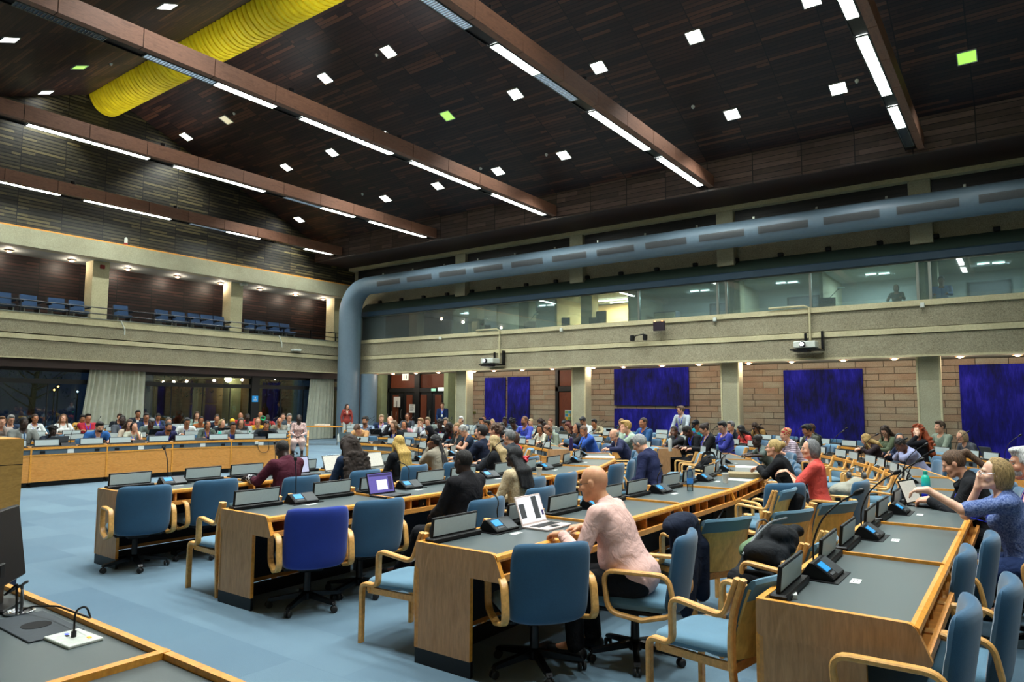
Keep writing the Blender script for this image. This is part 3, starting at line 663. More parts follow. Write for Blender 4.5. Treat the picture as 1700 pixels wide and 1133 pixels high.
# inside the booths
m = MB(); m.box(-14.85, -11.8, 25.9, 26.0, 4.55, 5.9); struct('wall_lit', m, plain('cream_wall', 'd8b98a', .8))
o = empty('booth_lamp', (-13.2, 25.0, 5.9), 0, 'fluorescent lamps in the warmly lit booth', 'lamp')
MB().box(-.7, .7, -.3, -.24, -.03, 0).box(-.4, .9, .35, .41, -.03, 0).build('tube', emitter('tube_on', 'fff0d8', 12), o)
l = bpy.data.lights.new('booth_light', 'AREA'); l.shape = 'RECTANGLE'; l.size = 1.5; l.size_y = .6; l.energy = 200; l.color = (1, .78, .48)
lo = bpy.data.objects.new('booth_light', l); COL.objects.link(lo); lo.parent = o; lo.location = (0, 0, -.06)
for k, (x0, tx, pw) in enumerate(((-16.3, 'booth left of the warmly lit one', 60), (-9.5, 'booth right of the warmly lit one', 90), (-6.4, 'booth above the right projector', 90), (-3.6, 'booth with the seated person', 150), (-.6, 'booth at the right edge', 90), (-20.5, 'darker booth at the left', 60), (-24.0, 'leftmost booth', 60))):
    o = empty('booth_lamp', (x0, 24.6, 5.93), 0, 'pair of short fluorescent tubes in the %s' % tx, 'lamp')
    MB().box(-.32, -.02, -.04, .04, -.03, 0).box(.05, .35, .05, .13, -.03, 0).build('tube', emitter('tube_cool', 'e2fff4', 3.5), o)
    l = bpy.data.lights.new('booth_light', 'AREA'); l.shape = 'RECTANGLE'; l.size = 1.0; l.size_y = .4; l.energy = pw*.55; l.color = (.84, .96, 1)
    lo = bpy.data.objects.new('booth_light', l); COL.objects.link(lo); lo.parent = o; lo.location = (0, 0, -.05)
def desk_lamp(x, y, text):
    t = empty('desk_lamp', (x, y, 4.66), 0, text, 'lamp')
    MB().tube([(0, 0, 0), (-.08, 0, .35), (.2, 0, .62)], .012, 6).build('lamp_arm', 'aluminium', t); MB().rbox((.26, 0, .64), (.2, .08, .04), r=.01).build('lamp_head', 'white_plastic', t)
for x, tx in ((-24.3, 'leftmost booth'), (-21.0, 'second booth from the left'), (-18.5, 'third booth from the left'), (-4.6, 'booth right of the right projector conduit'), (-15.9, 'booth left of the warmly lit one')): desk_lamp(x, 22.9, 'thin articulated desk lamp on the counter of the %s' % tx)
for k, (a, b, tx) in enumerate(((-25.3, -22.3, 'leftmost booth'), (-22.1, -18.0, 'second booth from the left'), (-17.8, -15.0, 'third booth from the left'), (-14.9, -11.8, 'warmly lit booth'), (-11.6, -8.0, 'booth right of the warmly lit one'), (-7.7, -5.1, 'booth above the right projector'), (-4.9, -2.2, 'booth with the seated person'), (-1.95, 6.9, 'booth at the right edge'))):
    MB().box(a+.03, b-.03, 22.55, 23.15, 4.6, 4.66).box(a+.03, b-.03, 22.6, 22.64, 4.05, 4.6).build('booth_counter', 'grey_plastic'); o = bpy.data.objects[-1] if False else None
for o in [q for q in bpy.data.objects if q.name.startswith('booth_counter')]:
    x = (o.bound_box[0][0]+o.bound_box[6][0])/2
    nm = min(((-23.8, 'leftmost booth'), (-20.0, 'second booth from the left'), (-16.4, 'third booth from the left'), (-13.3, 'warmly lit booth'), (-9.8, 'booth right of the warmly lit one'), (-6.4, 'booth above the right projector'), (-3.6, 'booth with the seated person'), (2.5, 'booth at the right edge')), key=lambda q: abs(q[0]-x))[1]
    label(o, 'narrow grey counter behind the glass of the %s' % nm, 'counter')
for x, w, h, tx in ((-14.2, .34, .34, 'left monitor in the warmly lit booth'), (-13.0, .3, .26, 'right monitor in the warmly lit booth'), (-15.9, .5, .3, 'monitor in the booth left of the warm one'), (-4.75, .5, .3, 'monitor beside the desk lamp, right of the conduit'), (-18.2, .5, .3, 'monitor in the third booth')):
    t = empty('monitor', (x, 22.85, 4.66), .3, 'black %s' % tx, 'monitor'); MB().rbox((0, 0, .06+h/2), (w, .03, h), r=.01).build('screen', 'black_plastic', t); MB().box(-.05, .05, -.04, .06, 0, .08).build('stand', 'black_plastic', t)
t = empty('office_chair', (-13.0, 23.5, 4.3), 0, 'dark office chair standing in the warmly lit booth', 'chair'); MB().rbox((0, 0, .75), (.45, .1, .5), r=.05).build('backrest', 'black_plastic', t); MB().rbox((0, -.2, .45), (.45, .45, .08), r=.04).build('seat', 'black_plastic', t); MB().tube([(0, -.2, 0), (0, -.2, .42)], .03).build('column', 'black_plastic', t)
t = empty('cabinet', (-10.9, 24.9, 4.05), 0, 'grey storage cabinet in the booth right of the warm one', 'cabinet'); MB().rbox((0, 0, .6), (.9, .45, 1.2), r=.01).build('cabinet_body', 'grey_plastic', t); MB().box(-.42, -.01, -.25, -.23, .05, 1.15).build('door', 'smooth_concrete', t); MB().box(.01, .42, -.25, -.23, .05, 1.15).build('door', 'smooth_concrete', t)
for x, tx in ((-6.2, 'booth above the right projector'), (-9.1, 'booth right of the warmly lit one'), (-.7, 'booth at the right edge')):
    t = empty('booth_door', (x, 26.15, 4.25), 0, 'grey door in the back wall of the %s' % tx, 'door'); MB().box(-.5, .5, -.06, 0, 0, 1.3).build('leaf', 'grey_plastic', t); MB().tube([(.4, -.1, .7), (.4, -.1, .85)], .015, 6).build('handle', 'chrome', t); MB().box(-.56, -.5, -.08, 0, 0, 1.36).box(.5, .56, -.08, 0, 0, 1.36).box(-.56, .56, -.08, 0, 1.3, 1.36).build('frame', 'dark_frame', t)
# outside the windows at night
m = MB(); m.box(-60, -29, -30, 40, -.35, -.3); struct('floor_terrace', m, plain('dark_paving', '1a1c1c', .8))
def bare_tree(x, y, h, seed, text):
    rnd = random.Random(seed); t = empty('tree', (x, y, -.3), 0, text, 'tree'); m = MB()
    m.tube([(0, 0, 0), (.1, .1, h*.3), (-.15, .25, h*.6), (.05, .3, h*.8)], [.16, .13, .1, .07], 8); m.build('trunk', plain('bark', '3a3024', .9), t, True)
    m = MB()
    for k in range(14):
        a = rnd.uniform(0, 2*PI); z = h*rnd.uniform(.4, .8); l = rnd.uniform(.8, 1.8)
        m.tube([(0, .2, z), (l*.5*math.cos(a), .2+l*.5*math.sin(a), z+l*.3), (l*math.cos(a), .2+l*math.sin(a), z+l*.75)], [.04, .025, .01], 5)
    m.build('branches', 'bark', t, True); m = MB()
    for k in range(420):
        a = rnd.uniform(0, 2*PI); r = rnd.uniform(.2, 1.9); z = h*rnd.uniform(.5, 1.05); c = Vector((r*math.cos(a), .2+r*math.sin(a), z)); R = Matrix.Rotation(rnd.uniform(0, 6), 3, 'X') @ Matrix.Rotation(rnd.uniform(0, 6), 3, 'Z')
        m.add([c+R @ Vector(q) for q in ((-.08, 0, 0), (0, .04, .01), (.08, 0, 0), (0, -.04, .01))], [(0, 1, 2, 3)])
    m.build('foliage', plain('night_leaf', '22402a', .7), t)
bare_tree(-31.5, 10.8, 4.2, 1, 'leafy tree outside the left window, lit from the room'); bare_tree(-32, 17.0, 4.5, 2, 'dark leafy tree outside the window right of the left curtain'); bare_tree(-32.5, 22.6, 4.5, 3, 'tree with a leaning trunk outside the window by the corner duct'); bare_tree(-33, 7.0, 4.2, 5, 'dark tree outside at the left edge of the photo')
emitter('globe_on', 'ffe9c8', 5); emitter('far_lamp', 'ffb45a', 9); emitter('far_cool', 'cfe2ff', 6)
for x, y, z, r, tx in ((-28.95, 17.75, 2.75, .17, 'upper white globe lamp on the pale outside pillar'), (-34.8, 21.6, 2.2, .2, 'lower white globe lamp on the outside wall')):
    t = empty('globe_lamp', (x, y, z), 0, tx, 'lamp'); MB().lathe([(0.001, -r), (r*.7, -r*.7), (r, 0), (r*.7, r*.7), (.001, r)], 14).build('globe', 'globe_on', t, True); MB().tube([(0, 0, -r), (0, 0, -r-.2), (-.3, 0, -r-.2)], .02).build('bracket', 'black_metal', t)
    l = bpy.data.lights.new('globe_light', 'POINT'); l.energy = 25; l.color = (1, .8, .55); l.shadow_soft_size = .15; lo = bpy.data.objects.new('globe_light', l); COL.objects.link(lo); lo.parent = t; lo.location = (.4, 0, .1)
MB().box(-29.6, -29.1, 17.9, 18.5, -.3, 3.3).build('pillar', 'smooth_concrete')['kind'] = 'structure'
MB().box(-35.2, -35.0, 17.5, 26, -.3, 3.6).build('wall_outside', plain('outside_wall', '6a5030', .8))['kind'] = 'structure'
rnd = random.Random(5)
for k, (y, z) in enumerate(((11.2, 2.2), (11.0, 2.05), (16.9, 2.55), (17.6, 2.6), (18.3, 2.6), (16.2, 2.45), (19.4, 2.2), (12.0, 2.0), (24.5, 2.2), (20.5, 1.4), (17.0, 2.1))):
    o = empty('garden_lamp'); MB().lathe([(0.001, -.05), (.05, 0), (.001, .05)], 8).build('bulb', 'far_lamp' if k in (0, 1, 2) else 'far_cool', o); MB().box(-.02, .02, -.02, .02, -z*1.08-.3, -.05).build('post', 'black_metal', o); o.location = (-36+rnd.uniform(-1, 1), y*1.2, z*1.08); label(o, 'tiny distant lamp in the dark garden, %s from the left' % ordn(k), 'lamp', 'distant garden lamps')
o = MB().box(-26.8, -26.78, 17.58, 17.86, 1.72, 1.98).build('blue_sign', plain('sign_blue', '1f86c8', .5, emit='1f86c8', es=.25)); label(o, 'small square blue sign on the dark window post', 'sign')
MB().box(-26.778, -26.772, 17.64, 17.8, 1.8, 1.83).box(-26.778, -26.772, 17.64, 17.8, 1.76, 1.775).box(-26.778, -26.772, 17.69, 17.75, 1.87, 1.93).build('sign_marks', 'white_paper', o)
# ------------------------------------------------------------------ desks
D_TOP = .78
def rounded_poly(pts, r, n=4):
    out = []; m = len(pts)
    for i in range(m):
        p = Vector(pts[i]).to_2d(); a = Vector(pts[i-1]).to_2d()-p; b = Vector(pts[(i+1) % m]).to_2d()-p
        q = min(r, a.length*.45, b.length*.45); pa = p+a.normalized()*q; pb = p+b.normalized()*q
        for k in range(n+1):
            t = k/n; out.append(tuple(pa*(1-t)**2+p*2*t*(1-t)+pb*t*t))
    return out
UP_POLY = rounded_poly([(0, .782), (.66, .782), (.725, .63), (.71, .612), (0, .612)], .03)
def desk_section(w0, w1, end_l, end_r, front='wood'):
    t = empty('desk_section'); h0, h1 = w0/2, w1/2
    def X(y): return h0+(h1-h0)*y/.68
    def trap(m, y0, y1, z0, z1, a=-1.0, b=1.0, ins=0.0):
        x = [a*X(y0)+(ins if a < 0 else -ins)*(abs(a) == 1), b*X(y0)-(ins)*(abs(b) == 1), b*X(y1)-(ins)*(abs(b) == 1), a*X(y1)+(ins)*(abs(a) == 1)]
        vs = [(x[0], y0, z0), (x[1], y0, z0), (x[2], y1, z0), (x[3], y1, z0), (x[0], y0, z1), (x[1], y0, z1), (x[2], y1, z1), (x[3], y1, z1)]
        m.add(vs, [(3, 2, 1, 0), (4, 5, 6, 7), (0, 1, 5, 4), (1, 2, 6, 5), (2, 3, 7, 6), (3, 0, 4, 7)])
    m = MB(); trap(m, .03, .645, .735, .765); m.build('worktop', 'laminate', t)
    m = MB(); trap(m, 0, .03, .735, .782); m.build('front_edge_strip', 'trim_wood', t)
    m = MB(); M_ = [(.64, .772), (.66, .775), (.678, .765), (.682, .745), (.676, .73), (.64, .728)]
    vs = []; n = len(M_)
    for s in (-1, 1):
        for (y, z) in M_: vs.append((s*(X(y)-.002), y, z))
    m.add(vs, [tuple(range(n)), tuple(range(2*n-1, n-1, -1))]+[(i, i+n, (i+1) % n+n, (i+1) % n) for i in range(n)]); m.build('edge_strip', 'trim_wood', t)
    # shelf box under the top on the chair side
    m = MB(); trap(m, .22, .71, .612, .632); trap(m, .69, .712, .612, .655); trap(m, .2, .22, .632, .735); m.build('shelf', 'desk_wood', t)
    for a in (-.98, -.72, -.02, .28, .66):
        x = a*X(.5); MB().box(x, x+.018, .22, .66, .632, .735).build('divider', 'desk_wood', t)
    for a, b in ((-.96, -.74), (.30, .44)):
        m = MB(); m.box(a*X(.5), b*X(.5), .6, .62, .636, .732); m.box((a+b)/2*X(.5)-.006, (a+b)/2*X(.5)+.006, .62, .626, .66, .69)
        m.mi = [0]*6+[1]*6; m.build('socket_panel', ['dark_panel', 'chrome'], t)
    # raised joint strip at the far (+x) end
    if not end_r:
        m = MB(); P_ = rounded_poly([(.0, .735), (.0, .784), (.66, .784), (.72, .64), (.705, .615), (.66, .72)], .02)
        M2 = Matrix.Translation((0, 0, 0)); a = h0-.014
        vs = [(X(min(max(y, 0), .7))-.012, y, z) for y, z in P_]+[(X(min(max(y, 0), .7))+.012, y, z) for y, z in P_]; n = len(P_)
        m.add(vs, [tuple(range(n)), tuple(range(2*n-1, n-1, -1))]+[(i, i+n, (i+1) % n+n, (i+1) % n) for i in range(n)]); m.build('joint_strip', 'trim_wood', t)
    # front
    m = MB(); m.box(-h0, h0, .014, .03, .635, .735); rs = m.build('recessed_strip', 'grey_strip', t)
    m = MB(); m.box(-h0, h0, -.002, .03, .612, .636); m.box(-h0, -h0+.014, -.002, .02, .636, .735); m.box(h0-.014, h0, -.002, .02, .636, .735); m.build('front_bead', 'trim_wood', t)
    m = MB(); m.box(-h0+.02, h0-.02, .006, .03, .1, .612); m.build('front_panel', 'desk_wood', t)
    for a in (-h0, h0-.018): MB().box(a, a+.018, -.004, .03, .1, .612).build('front_batten', 'trim_wood', t)
    m = MB(); m.box(-h0+.032, h0-.032, .032, .05, .14, .63); m.build('modesty_panel', 'dark_panel', t)
    m = MB(); m.box(-h0+.035, h0-.035, .05, .09, 0, .1); m.build('plinth', 'black_plastic', t)
    m = MB(); m.box(-.06, .06, .008, .0135, .645, .725); m.build('notice', 'white_paper', rs)
    for s in (-1, 1):
        m = MB(); m.box(s*(h0-.2)-.045, s*(h0-.2)+.045, .006, .0135, .655, .705); m.build('socket', 'black_plastic', rs)
    for flag, s in ((end_l, -1), (end_r, 1)):
        if not flag: continue
        def px(y, o): return s*(X(min(max(y, 0), .7))+o)
        m = MB(); n = len(UP_POLY); vs = [(px(y, -.03), y, z) for y, z in UP_POLY]+[(px(y, .004), y, z) for y, z in UP_POLY]
        fs = [tuple(range(n)), tuple(range(2*n-1, n-1, -1))]+[(i, i+n, (i+1) % n+n, (i+1) % n) for i in range(n)]
        m.add(vs, fs); m.mi = [0, 0]+[1]*n; m.build('end_panel_upper', ['panel_wood', 'trim_wood'], t)
        m = MB(); P_ = [(.012, .1), (.47, .1), (.47, .614), (.012, .614)]; vs = [(px(y, -.03), y, z) for y, z in P_]+[(px(y, 0), y, z) for y, z in P_]
        m.add(vs, [(0, 1, 2, 3), (7, 6, 5, 4), (0, 4, 5, 1), (1, 5, 6, 2), (2, 6, 7, 3), (3, 7, 4, 0)]); m.mi = [0, 0, 0, 1, 0, 0]; m.build('end_panel_lower', ['panel_wood', 'trim_wood'], t)
        m = MB(); P_ = [(.0, 0), (.475, 0), (.475, .1), (.0, .1)]; vs = [(px(y, -.028), y, z) for y, z in P_]+[(px(y, -.003), y, z) for y, z in P_]
        m.add(vs, [(0, 1, 2, 3), (7, 6, 5, 4), (0, 4, 5, 1), (1, 5, 6, 2), (2, 6, 7, 3), (3, 7, 4, 0)]); m.build('kick_strip', 'black_plastic', t)
    return t
SECT = {}
def sect_proto(w0, w1, l, r):
    k = (round(w0, 3), round(w1, 3), l, r)
    if k not in SECT: SECT[k] = desk_section(*k); register(SECT[k])
    return SECT[k]
# ------------------------------------------------------------------ things on the desks
def name_plate():
    t = empty('name_plate'); MB().rbox((0, 0, .018), (.5, .085, .036), r=.012).build('plate_base', 'black_plastic', t)
    R = Matrix.Rotation(math.radians(-6), 3, 'X'); m = MB()
    m.rbox((0, 0, .1), (.455, .02, .135), R, .006); pf = m.build('plate_frame', 'black_plastic', t)
    for s in (-1, 1):
        m = MB(); m.rbox(tuple(Vector((0, 0, .1))+R @ Vector((0, s*.0104, 0))), (.43, .0012, .11), R, .0004); m.build('plate_face', 'plate_face', pf)
    return t
def console(var):
    t = empty('microphone_console'); W_ = .135
    MB().box(-.17, .16, -.07, .13, 0, .005).build('desk_pad', 'black_plastic', t)
    m = MB(); prof = [(-.07, .005), (.1, .005), (.105, .018), (.0, .088), (-.02, .086)]; m.prism(prof, -W_, W_, 'x'); m.build('console_body', 'black_plastic', t)
    d = Vector((0, .105, -.07)).normalized(); nn = Vector((0, .07, .105)).normalized()
    def face(x0, x1, a, b, off, name, mat, par=None):
        o = Vector((0, .0, .088)); L = .126
        m = MB(); q = [o+d*(L*a)+nn*off, o+d*(L*b)+nn*off]
        vs = [(x0, q[0].y, q[0].z), (x1, q[0].y, q[0].z), (x1, q[1].y, q[1].z), (x0, q[1].y, q[1].z)]; vs2 = [(v[0], v[1]-nn.y*.004, v[2]-nn.z*.004) for v in vs]
        m.add(vs+vs2, [(0, 3, 2, 1), (4, 5, 6, 7), (0, 1, 5, 4), (1, 2, 6, 5), (2, 3, 7, 6), (3, 0, 4, 7)]); return m.build(name, mat, par or t)
    face(-.127, .0, .06, .95, .003, 'speaker_grille', 'console_face'); cf = face(.005, .127, .06, .95, .003, 'control_face', 'black_plastic')
    face(.016, .105, .14, .62, .0065, 'touch_screen', 'lcd_blue', cf); face(.02, .1, .72, .84, .006, 'button_row', 'grey_plastic', cf)
    p = {0: [(.03, -.03, .07), (.03, -.035, .16), (.05, -.01, .27), (.12, .07, .37), (.16, .12, .41)],
         1: [(-.05, -.03, .07), (-.05, -.04, .13), (-.02, .0, .2), (.14, .1, .27), (.3, .17, .31)],
         2: [(-.02, -.03, .07), (-.02, -.03, .18), (-.02, .02, .31), (-.01, .12, .41), (-.01, .2, .46)]}[var]
    P = []
    for i in range(len(p)-1):
        for k in range(4): P.append(Vector(p[i]).lerp(Vector(p[i+1]), k/4))
    P.append(Vector(p[-1]))
    for _ in range(2): P = [P[0]]+[(P[i-1]+P[i]*2+P[i+1])/4 for i in range(1, len(P)-1)]+[P[-1]]
    gn = MB().tube(P, .0052, 6).build('gooseneck', 'black_metal', t, True)
    e = P[-1]; dd = (P[-1]-P[-3]).normalized(); MB().tube([e-dd*.012, e, e+dd*.012, e+dd*.038, e+dd*.048], [.008, .014, .016, .015, .006], 10).build('microphone_head', 'black_plastic', gn, True)
    return t
def seat_card():
    m = MB(); m.box(-.055, .055, -.024, .024, 0, .0015); m.box(-.04, .03, -.012, -.008, .0015, .0018); m.box(-.04, .01, .004, .008, .0015, .0018)
    m.mi = [0]*6+[1]*12; return m.build('seat_card', ['white_paper', 'grey_plastic'])
# ------------------------------------------------------------------ chairs
def pad(w, h, th, curve=.0, creases=(), nx=14, ny=16, corner=.16, bow=.0):
    """upholstered pad in the x-z plane, front towards -y"""
    m = MB(); vs = []
    for side in (-1, 1):
        for j in range(ny+1):
            for i in range(nx+1):
                u = math.sin((i/nx-.5)*PI*.98)/math.sin(PI*.49); v = math.sin((j/ny-.5)*PI*.98)/math.sin(PI*.49)
                x = u*w/2*math.sqrt(max(0, 1-corner*v**6)); z = v*h/2*math.sqrt(max(0, 1-corner*u**6))
                e = max(0, 1-abs(u)**9)**.45*max(0, 1-abs(v)**9)**.45; tt = th/2*e
                if side < 0:
                    for c in creases: tt -= .012*math.exp(-((z/h-c)/.018)**2)*e
                y = side*tt-curve*(u*u)+bow*v*v
                vs.append((x, y, z))
    n = nx+1; fs = []
    for side in (0, 1):
        o = side*n*(ny+1)
        for j in range(ny):
            for i in range(nx): q = (o+j*n+i, o+j*n+i+1, o+(j+1)*n+i+1, o+(j+1)*n+i); fs.append(q if side == 0 else q[::-1])
    o = n*(ny+1); edge = [i for i in range(n)]+[j*n+nx for j in range(1, ny+1)]+[ny*n+i for i in range(nx-1, -1, -1)]+[j*n for j in range(ny-1, 0, -1)]
    for k in range(len(edge)): a, b = edge[k], edge[(k+1) % len(edge)]; fs.append((b, a, a+o, b+o))
    m.add(vs, fs); return m
def xform(m, M): m.v = [tuple(M @ Vector(p)) for p in m.v]; return m
def rpath(pts, r, n=5):
    out = [Vector(pts[0])]
    for i in range(1, len(pts)-1):
        p = Vector(pts[i]); a = Vector(pts[i-1])-p; b = Vector(pts[i+1])-p; q = min(r, a.length*.49, b.length*.49); pa = p+a.normalized()*q; pb = p+b.normalized()*q
        for k in range(n+1): t = k/n; out.append(pa*(1-t)**2+p*2*t*(1-t)+pb*t*t)
    out.append(Vector(pts[-1])); return out
def swivel_chair(backmat, seatmat, spin=0.0):
    t = empty('swivel_chair')
    b = xform(pad(.51, .50, .075, .05, (.16, -.14)), Matrix.Translation((0, .35, .62)) @ Matrix.Rotation(math.radians(-9), 4, 'X')); b.build('backrest', backmat, t, True)
    s = xform(pad(.5, .56, .09, .0, (.2, -.05), bow=.0), Matrix.Translation((0, .03, .42)) @ Matrix.Rotation(math.radians(-90), 4, 'X') @ Matrix.Rotation(PI, 4, 'Z')); s.build('seat', seatmat, t, True)
    MB().rbox((0, 0, .37), (.46, .44, .03), r=.02).build('seat_shell', 'black_plastic', t)
    for sx in (-1, 1):
        lp = [(sx*.285, -.10, .375), (sx*.285, -.13, .63), (sx*.285, .29, .635), (sx*.285, .335, .40), (sx*.285, .12, .345)]
        mid = [(sx*.285, .0, .633)]; P = rpath([lp[4], lp[0], lp[1], lp[2], lp[3], lp[4]], .075)
        MB().tube(P[:-1], .01, closed=True, flat=(.048, .026), up=(sx, 0, 0)).build('armrest', 'bent_wood', t, True)
    m = MB(); m.rbox((0, .02, .34), (.2, .26, .05), r=.02); m.tube([(-.05, .0, .33), (-.24, .03, .32)], .008, 6); m.build('tilt_mechanism', 'black_metal', t)
    MB().tube([(0, 0, .09), (0, 0, .2), (0, 0, .34)], [.032, .03, .024], 12).build('gas_lift', 'black_metal', t, True)
    m = MB(); m.lathe([(.045, .07), (.05, .12), (.03, .14)], 14)
    for k in range(5):
        a = spin+k*2*PI/5; c, s_ = math.cos(a), math.sin(a); R = Matrix.Rotation(a, 3, 'Z')
        m.prism([(.03, .085), (.03, .13), (.3, .085), (.315, .065), (.29, .062)], -.02, .02, 'y', R)
    sb_ = m.build('star_base', 'black_metal', t)
    for k in range(5):
        a = spin+k*2*PI/5; x, y = .305*math.cos(a), .305*math.sin(a); R = Matrix.Rotation(a+.9*k, 3, 'Z') @ Matrix.Rotation(PI/2, 3, 'X'); m = MB()
        for s_ in (-1, 1): m.lathe([(.008, s_*.006), (.026, s_*.008), (.028, s_*.018), (.02, s_*.026), (.003, s_*.027)] if s_ > 0 else [(.003, -.027), (.02, -.026), (.028, -.018), (.026, -.008), (.008, -.006)], 12, (x, y, .029), R)
        m.tube([(x, y, .03), (x, y, .075)], .009, 6); m.build('caster', 'rubber', sb_, True)
    return t
def arm_chair(fab='seat_blue_lit'):
    t = empty('wooden_armchair')
    for sx in (-1, 1):
        x = sx*.275
        P = rpath([(x, -.27, 0), (x, -.27, .415), (x, -.12, .405), (x, -.12, .655), (x, .19, .615), (x, .27, .82)], .055)
        MB().tube(P, .01, flat=(.05, .028), up=(1, 0, 0)).build('side_frame', 'bent_wood', t, True)
        P = rpath([(x, .26, 0), (x, .225, .45), (x, .235, .62), (x, .3, .82)], .12)
        MB().tube(P, .01, flat=(.05, .028), up=(1, 0, 0)).build('leg', 'bent_wood', t, True)
    m = MB(); m.box(-.26, .26, -.24, -.215, .355, .395); m.box(-.26, .26, .2, .225, .33, .38); m.box(-.25, -.225, -.24, .22, .34, .38); m.box(.225, .25, -.24, .22, .34, .38); m.build('seat_rail', 'bent_wood', t)
    s = xform(pad(.5, .52, .075, .0, (.18, -.12), corner=.2), Matrix.Translation((0, -.03, .415)) @ Matrix.Rotation(math.radians(-88), 4, 'X') @ Matrix.Rotation(PI, 4, 'Z')); s.build('seat', fab, t, True)
    m = MB(); n = 12; vs = []
    for off in (0, .012):
        for j in range(7):
            v = j/6
            for i in range(n+1):
                u = i/n*2-1; z = .40+.37*v; y = .215+.10*v**1.5+.055*(1-u*u)-.0+off; vs.append((u*(.245+.01*v), y, z))
    k = n+1; fs = []
    for sd in (0, 1):
        o = sd*7*k
        for j in range(6):
            for i in range(n): q = (o+j*k+i, o+j*k+i+1, o+(j+1)*k+i+1, o+(j+1)*k+i); fs.append(q if sd == 0 else q[::-1])
    o = 7*k; E_ = [i for i in range(k)]+[j*k+n for j in range(1, 7)]+[6*k+i for i in range(n-1, -1, -1)]+[j*k for j in range(5, 0, -1)]
    for i in range(len(E_)): a, b = E_[i], E_[(i+1) % len(E_)]; fs.append((b, a, a+o, b+o))
    m.add(vs, fs); m.build('back_shell', wood('shell_wood', 'c9a858', 'd8b866', 'bd9a4c', (2, 2, 1), .4), t, True)
    m = MB(); vs = []; rows = [(.42, -.035, 0), (.5, -.05, .01), (.58, -.055, .01), (.6, -.045, .01), (.62, -.055, .01), (.7, -.05, .01), (.79, -.04, .01), (.825, -.015, .01), (.83, .015, .01), (.81, .034, .01), (.72, .02, 0), (.715, .005, 0)]
    for (z, off, _) in rows:
        v = (z-.40)/.37
        for i in range(n+1):
            u = i/n*2-1; y = .215+.10*max(v, 0)**1.5+.055*(1-u*u)+off*(1-.35*abs(u)**6); vs.append((u*.25, y, z-.012*abs(u)**6))
    fs = []
    for j in range(len(rows)-1):
        for i in range(n): fs.append((j*k+i, j*k+i+1, (j+1)*k+i+1, (j+1)*k+i))
    m.add(vs, fs)
    for i in (0, n): m.f.append(tuple(j*k+i for j in (range(len(rows)) if i == 0 else range(len(rows)-1, -1, -1)))); m.mi.append(0)
    m.build('back_cushion', fab, t, True)
    return t
# ------------------------------------------------------------------ the horseshoe of rows
CX = -11.85
CY = {'R': 7.71, 'B': 7.71, 'L': 8.4}
RR = {'R': {1: 3.85, 2: 6.2, 3: 8.53, 4: 10.77, 5: 13.1}, 'B': {1: 3.3, 2: 5.8, 3: 7.95, 4: 10.4, 5: 12.7}, 'L': {1: 4.0, 2: 6.3, 3: 8.6, 4: 10.9, 5: 13.2}}
W_S = 1.42
def run_sections(arm, k):
    """list of (front mid point, theta, w0, w1) from the first to the last section"""
    R = RR[arm][k]; cy = CY[arm]; out = []
    def arc(t0, t1):
        n = max(1, round(R*abs(t1-t0)/W_S)); d = (t1-t0)/n
        for i in range(n):
            th = t0+d*(i+.5); c = R*math.cos(d/2); w0 = 2*R*math.sin(abs(d)/2); w1 = 2*(R+.68)*math.sin(abs(d)/2)
            out.append((CX+c*math.cos(th), cy+c*math.sin(th), th, w0, w1))
    if arm == 'R':
        for i in range(3): out.append((CX+R, 3.45+W_S*(i+.5), 0.0, W_S, W_S))
        arc(0, math.radians(38))
    if arm == 'B': arc(math.radians(46), math.radians({1: 104, 2: 121, 3: 127, 4: 130, 5: 131}[k]))
    if arm == 'L':
        arc(math.radians({1: 141, 2: 142, 3: 142, 4: 142, 5: 142}[k]), PI)
        for i in range(3): out.append((CX-R, cy-W_S*(i+.5), PI, W_S, W_S))
    return out
def seat_curve(arm, k, off):
    R = RR[arm][k]+off; cy = CY[arm]; P = []
    if arm == 'R': P = [(CX+R, y/50, 0.0) for y in range(170, int(cy*50))]+[(CX+R*math.cos(t/400), cy+R*math.sin(t/400), t/400) for t in range(0, 300)]
    if arm == 'B': P = [(CX+R*math.cos(t/400), cy+R*math.sin(t/400), t/400) for t in range(300, 925)]
    if arm == 'L': P = [(CX+R*math.cos(t/400), cy+R*math.sin(t/400), t/400) for t in range(840, 1257)]+[(CX-R, cy-i/50, PI) for i in range(0, 350)]
    return P
def on_curve(px, arm, k, off):
    """where the seat line of a row crosses the vertical plane through image column px"""
    d = pix_ray(px, 700); best = None
    for x, y, th in seat_curve(arm, k, off):
        if y*d.y+x*d.x <= 0: continue
        e = abs(x*d.y-y*d.x)/math.hypot(d.x, d.y)
        if best is None or e < best[0]: best = (e, x, y, th)
    return best[1:] if best else None
ROWNAME = {('R', 1): 'inner right row', ('R', 2): 'royal blue chair row', ('R', 3): 'pink shirted man\'s row', ('R', 4): 'right edge row', ('R', 5): 'far right outer row',
           ('B', 1): 'front centre row', ('B', 2): 'second centre row', ('B', 3): 'third centre row', ('B', 4): 'fourth centre row', ('B', 5): 'rearmost centre row',
           ('L', 1): 'front left row', ('L', 2): 'second left row', ('L', 3): 'third left row', ('L', 4): 'fourth left row', ('L', 5): 'rearmost left row'}
def from_where(arm, i, n):
    if arm == 'R': return 'nearest desk' if i == 0 else '%s nearest desk' % ordn(i)
    return '%s desk from right' % ordn(i)
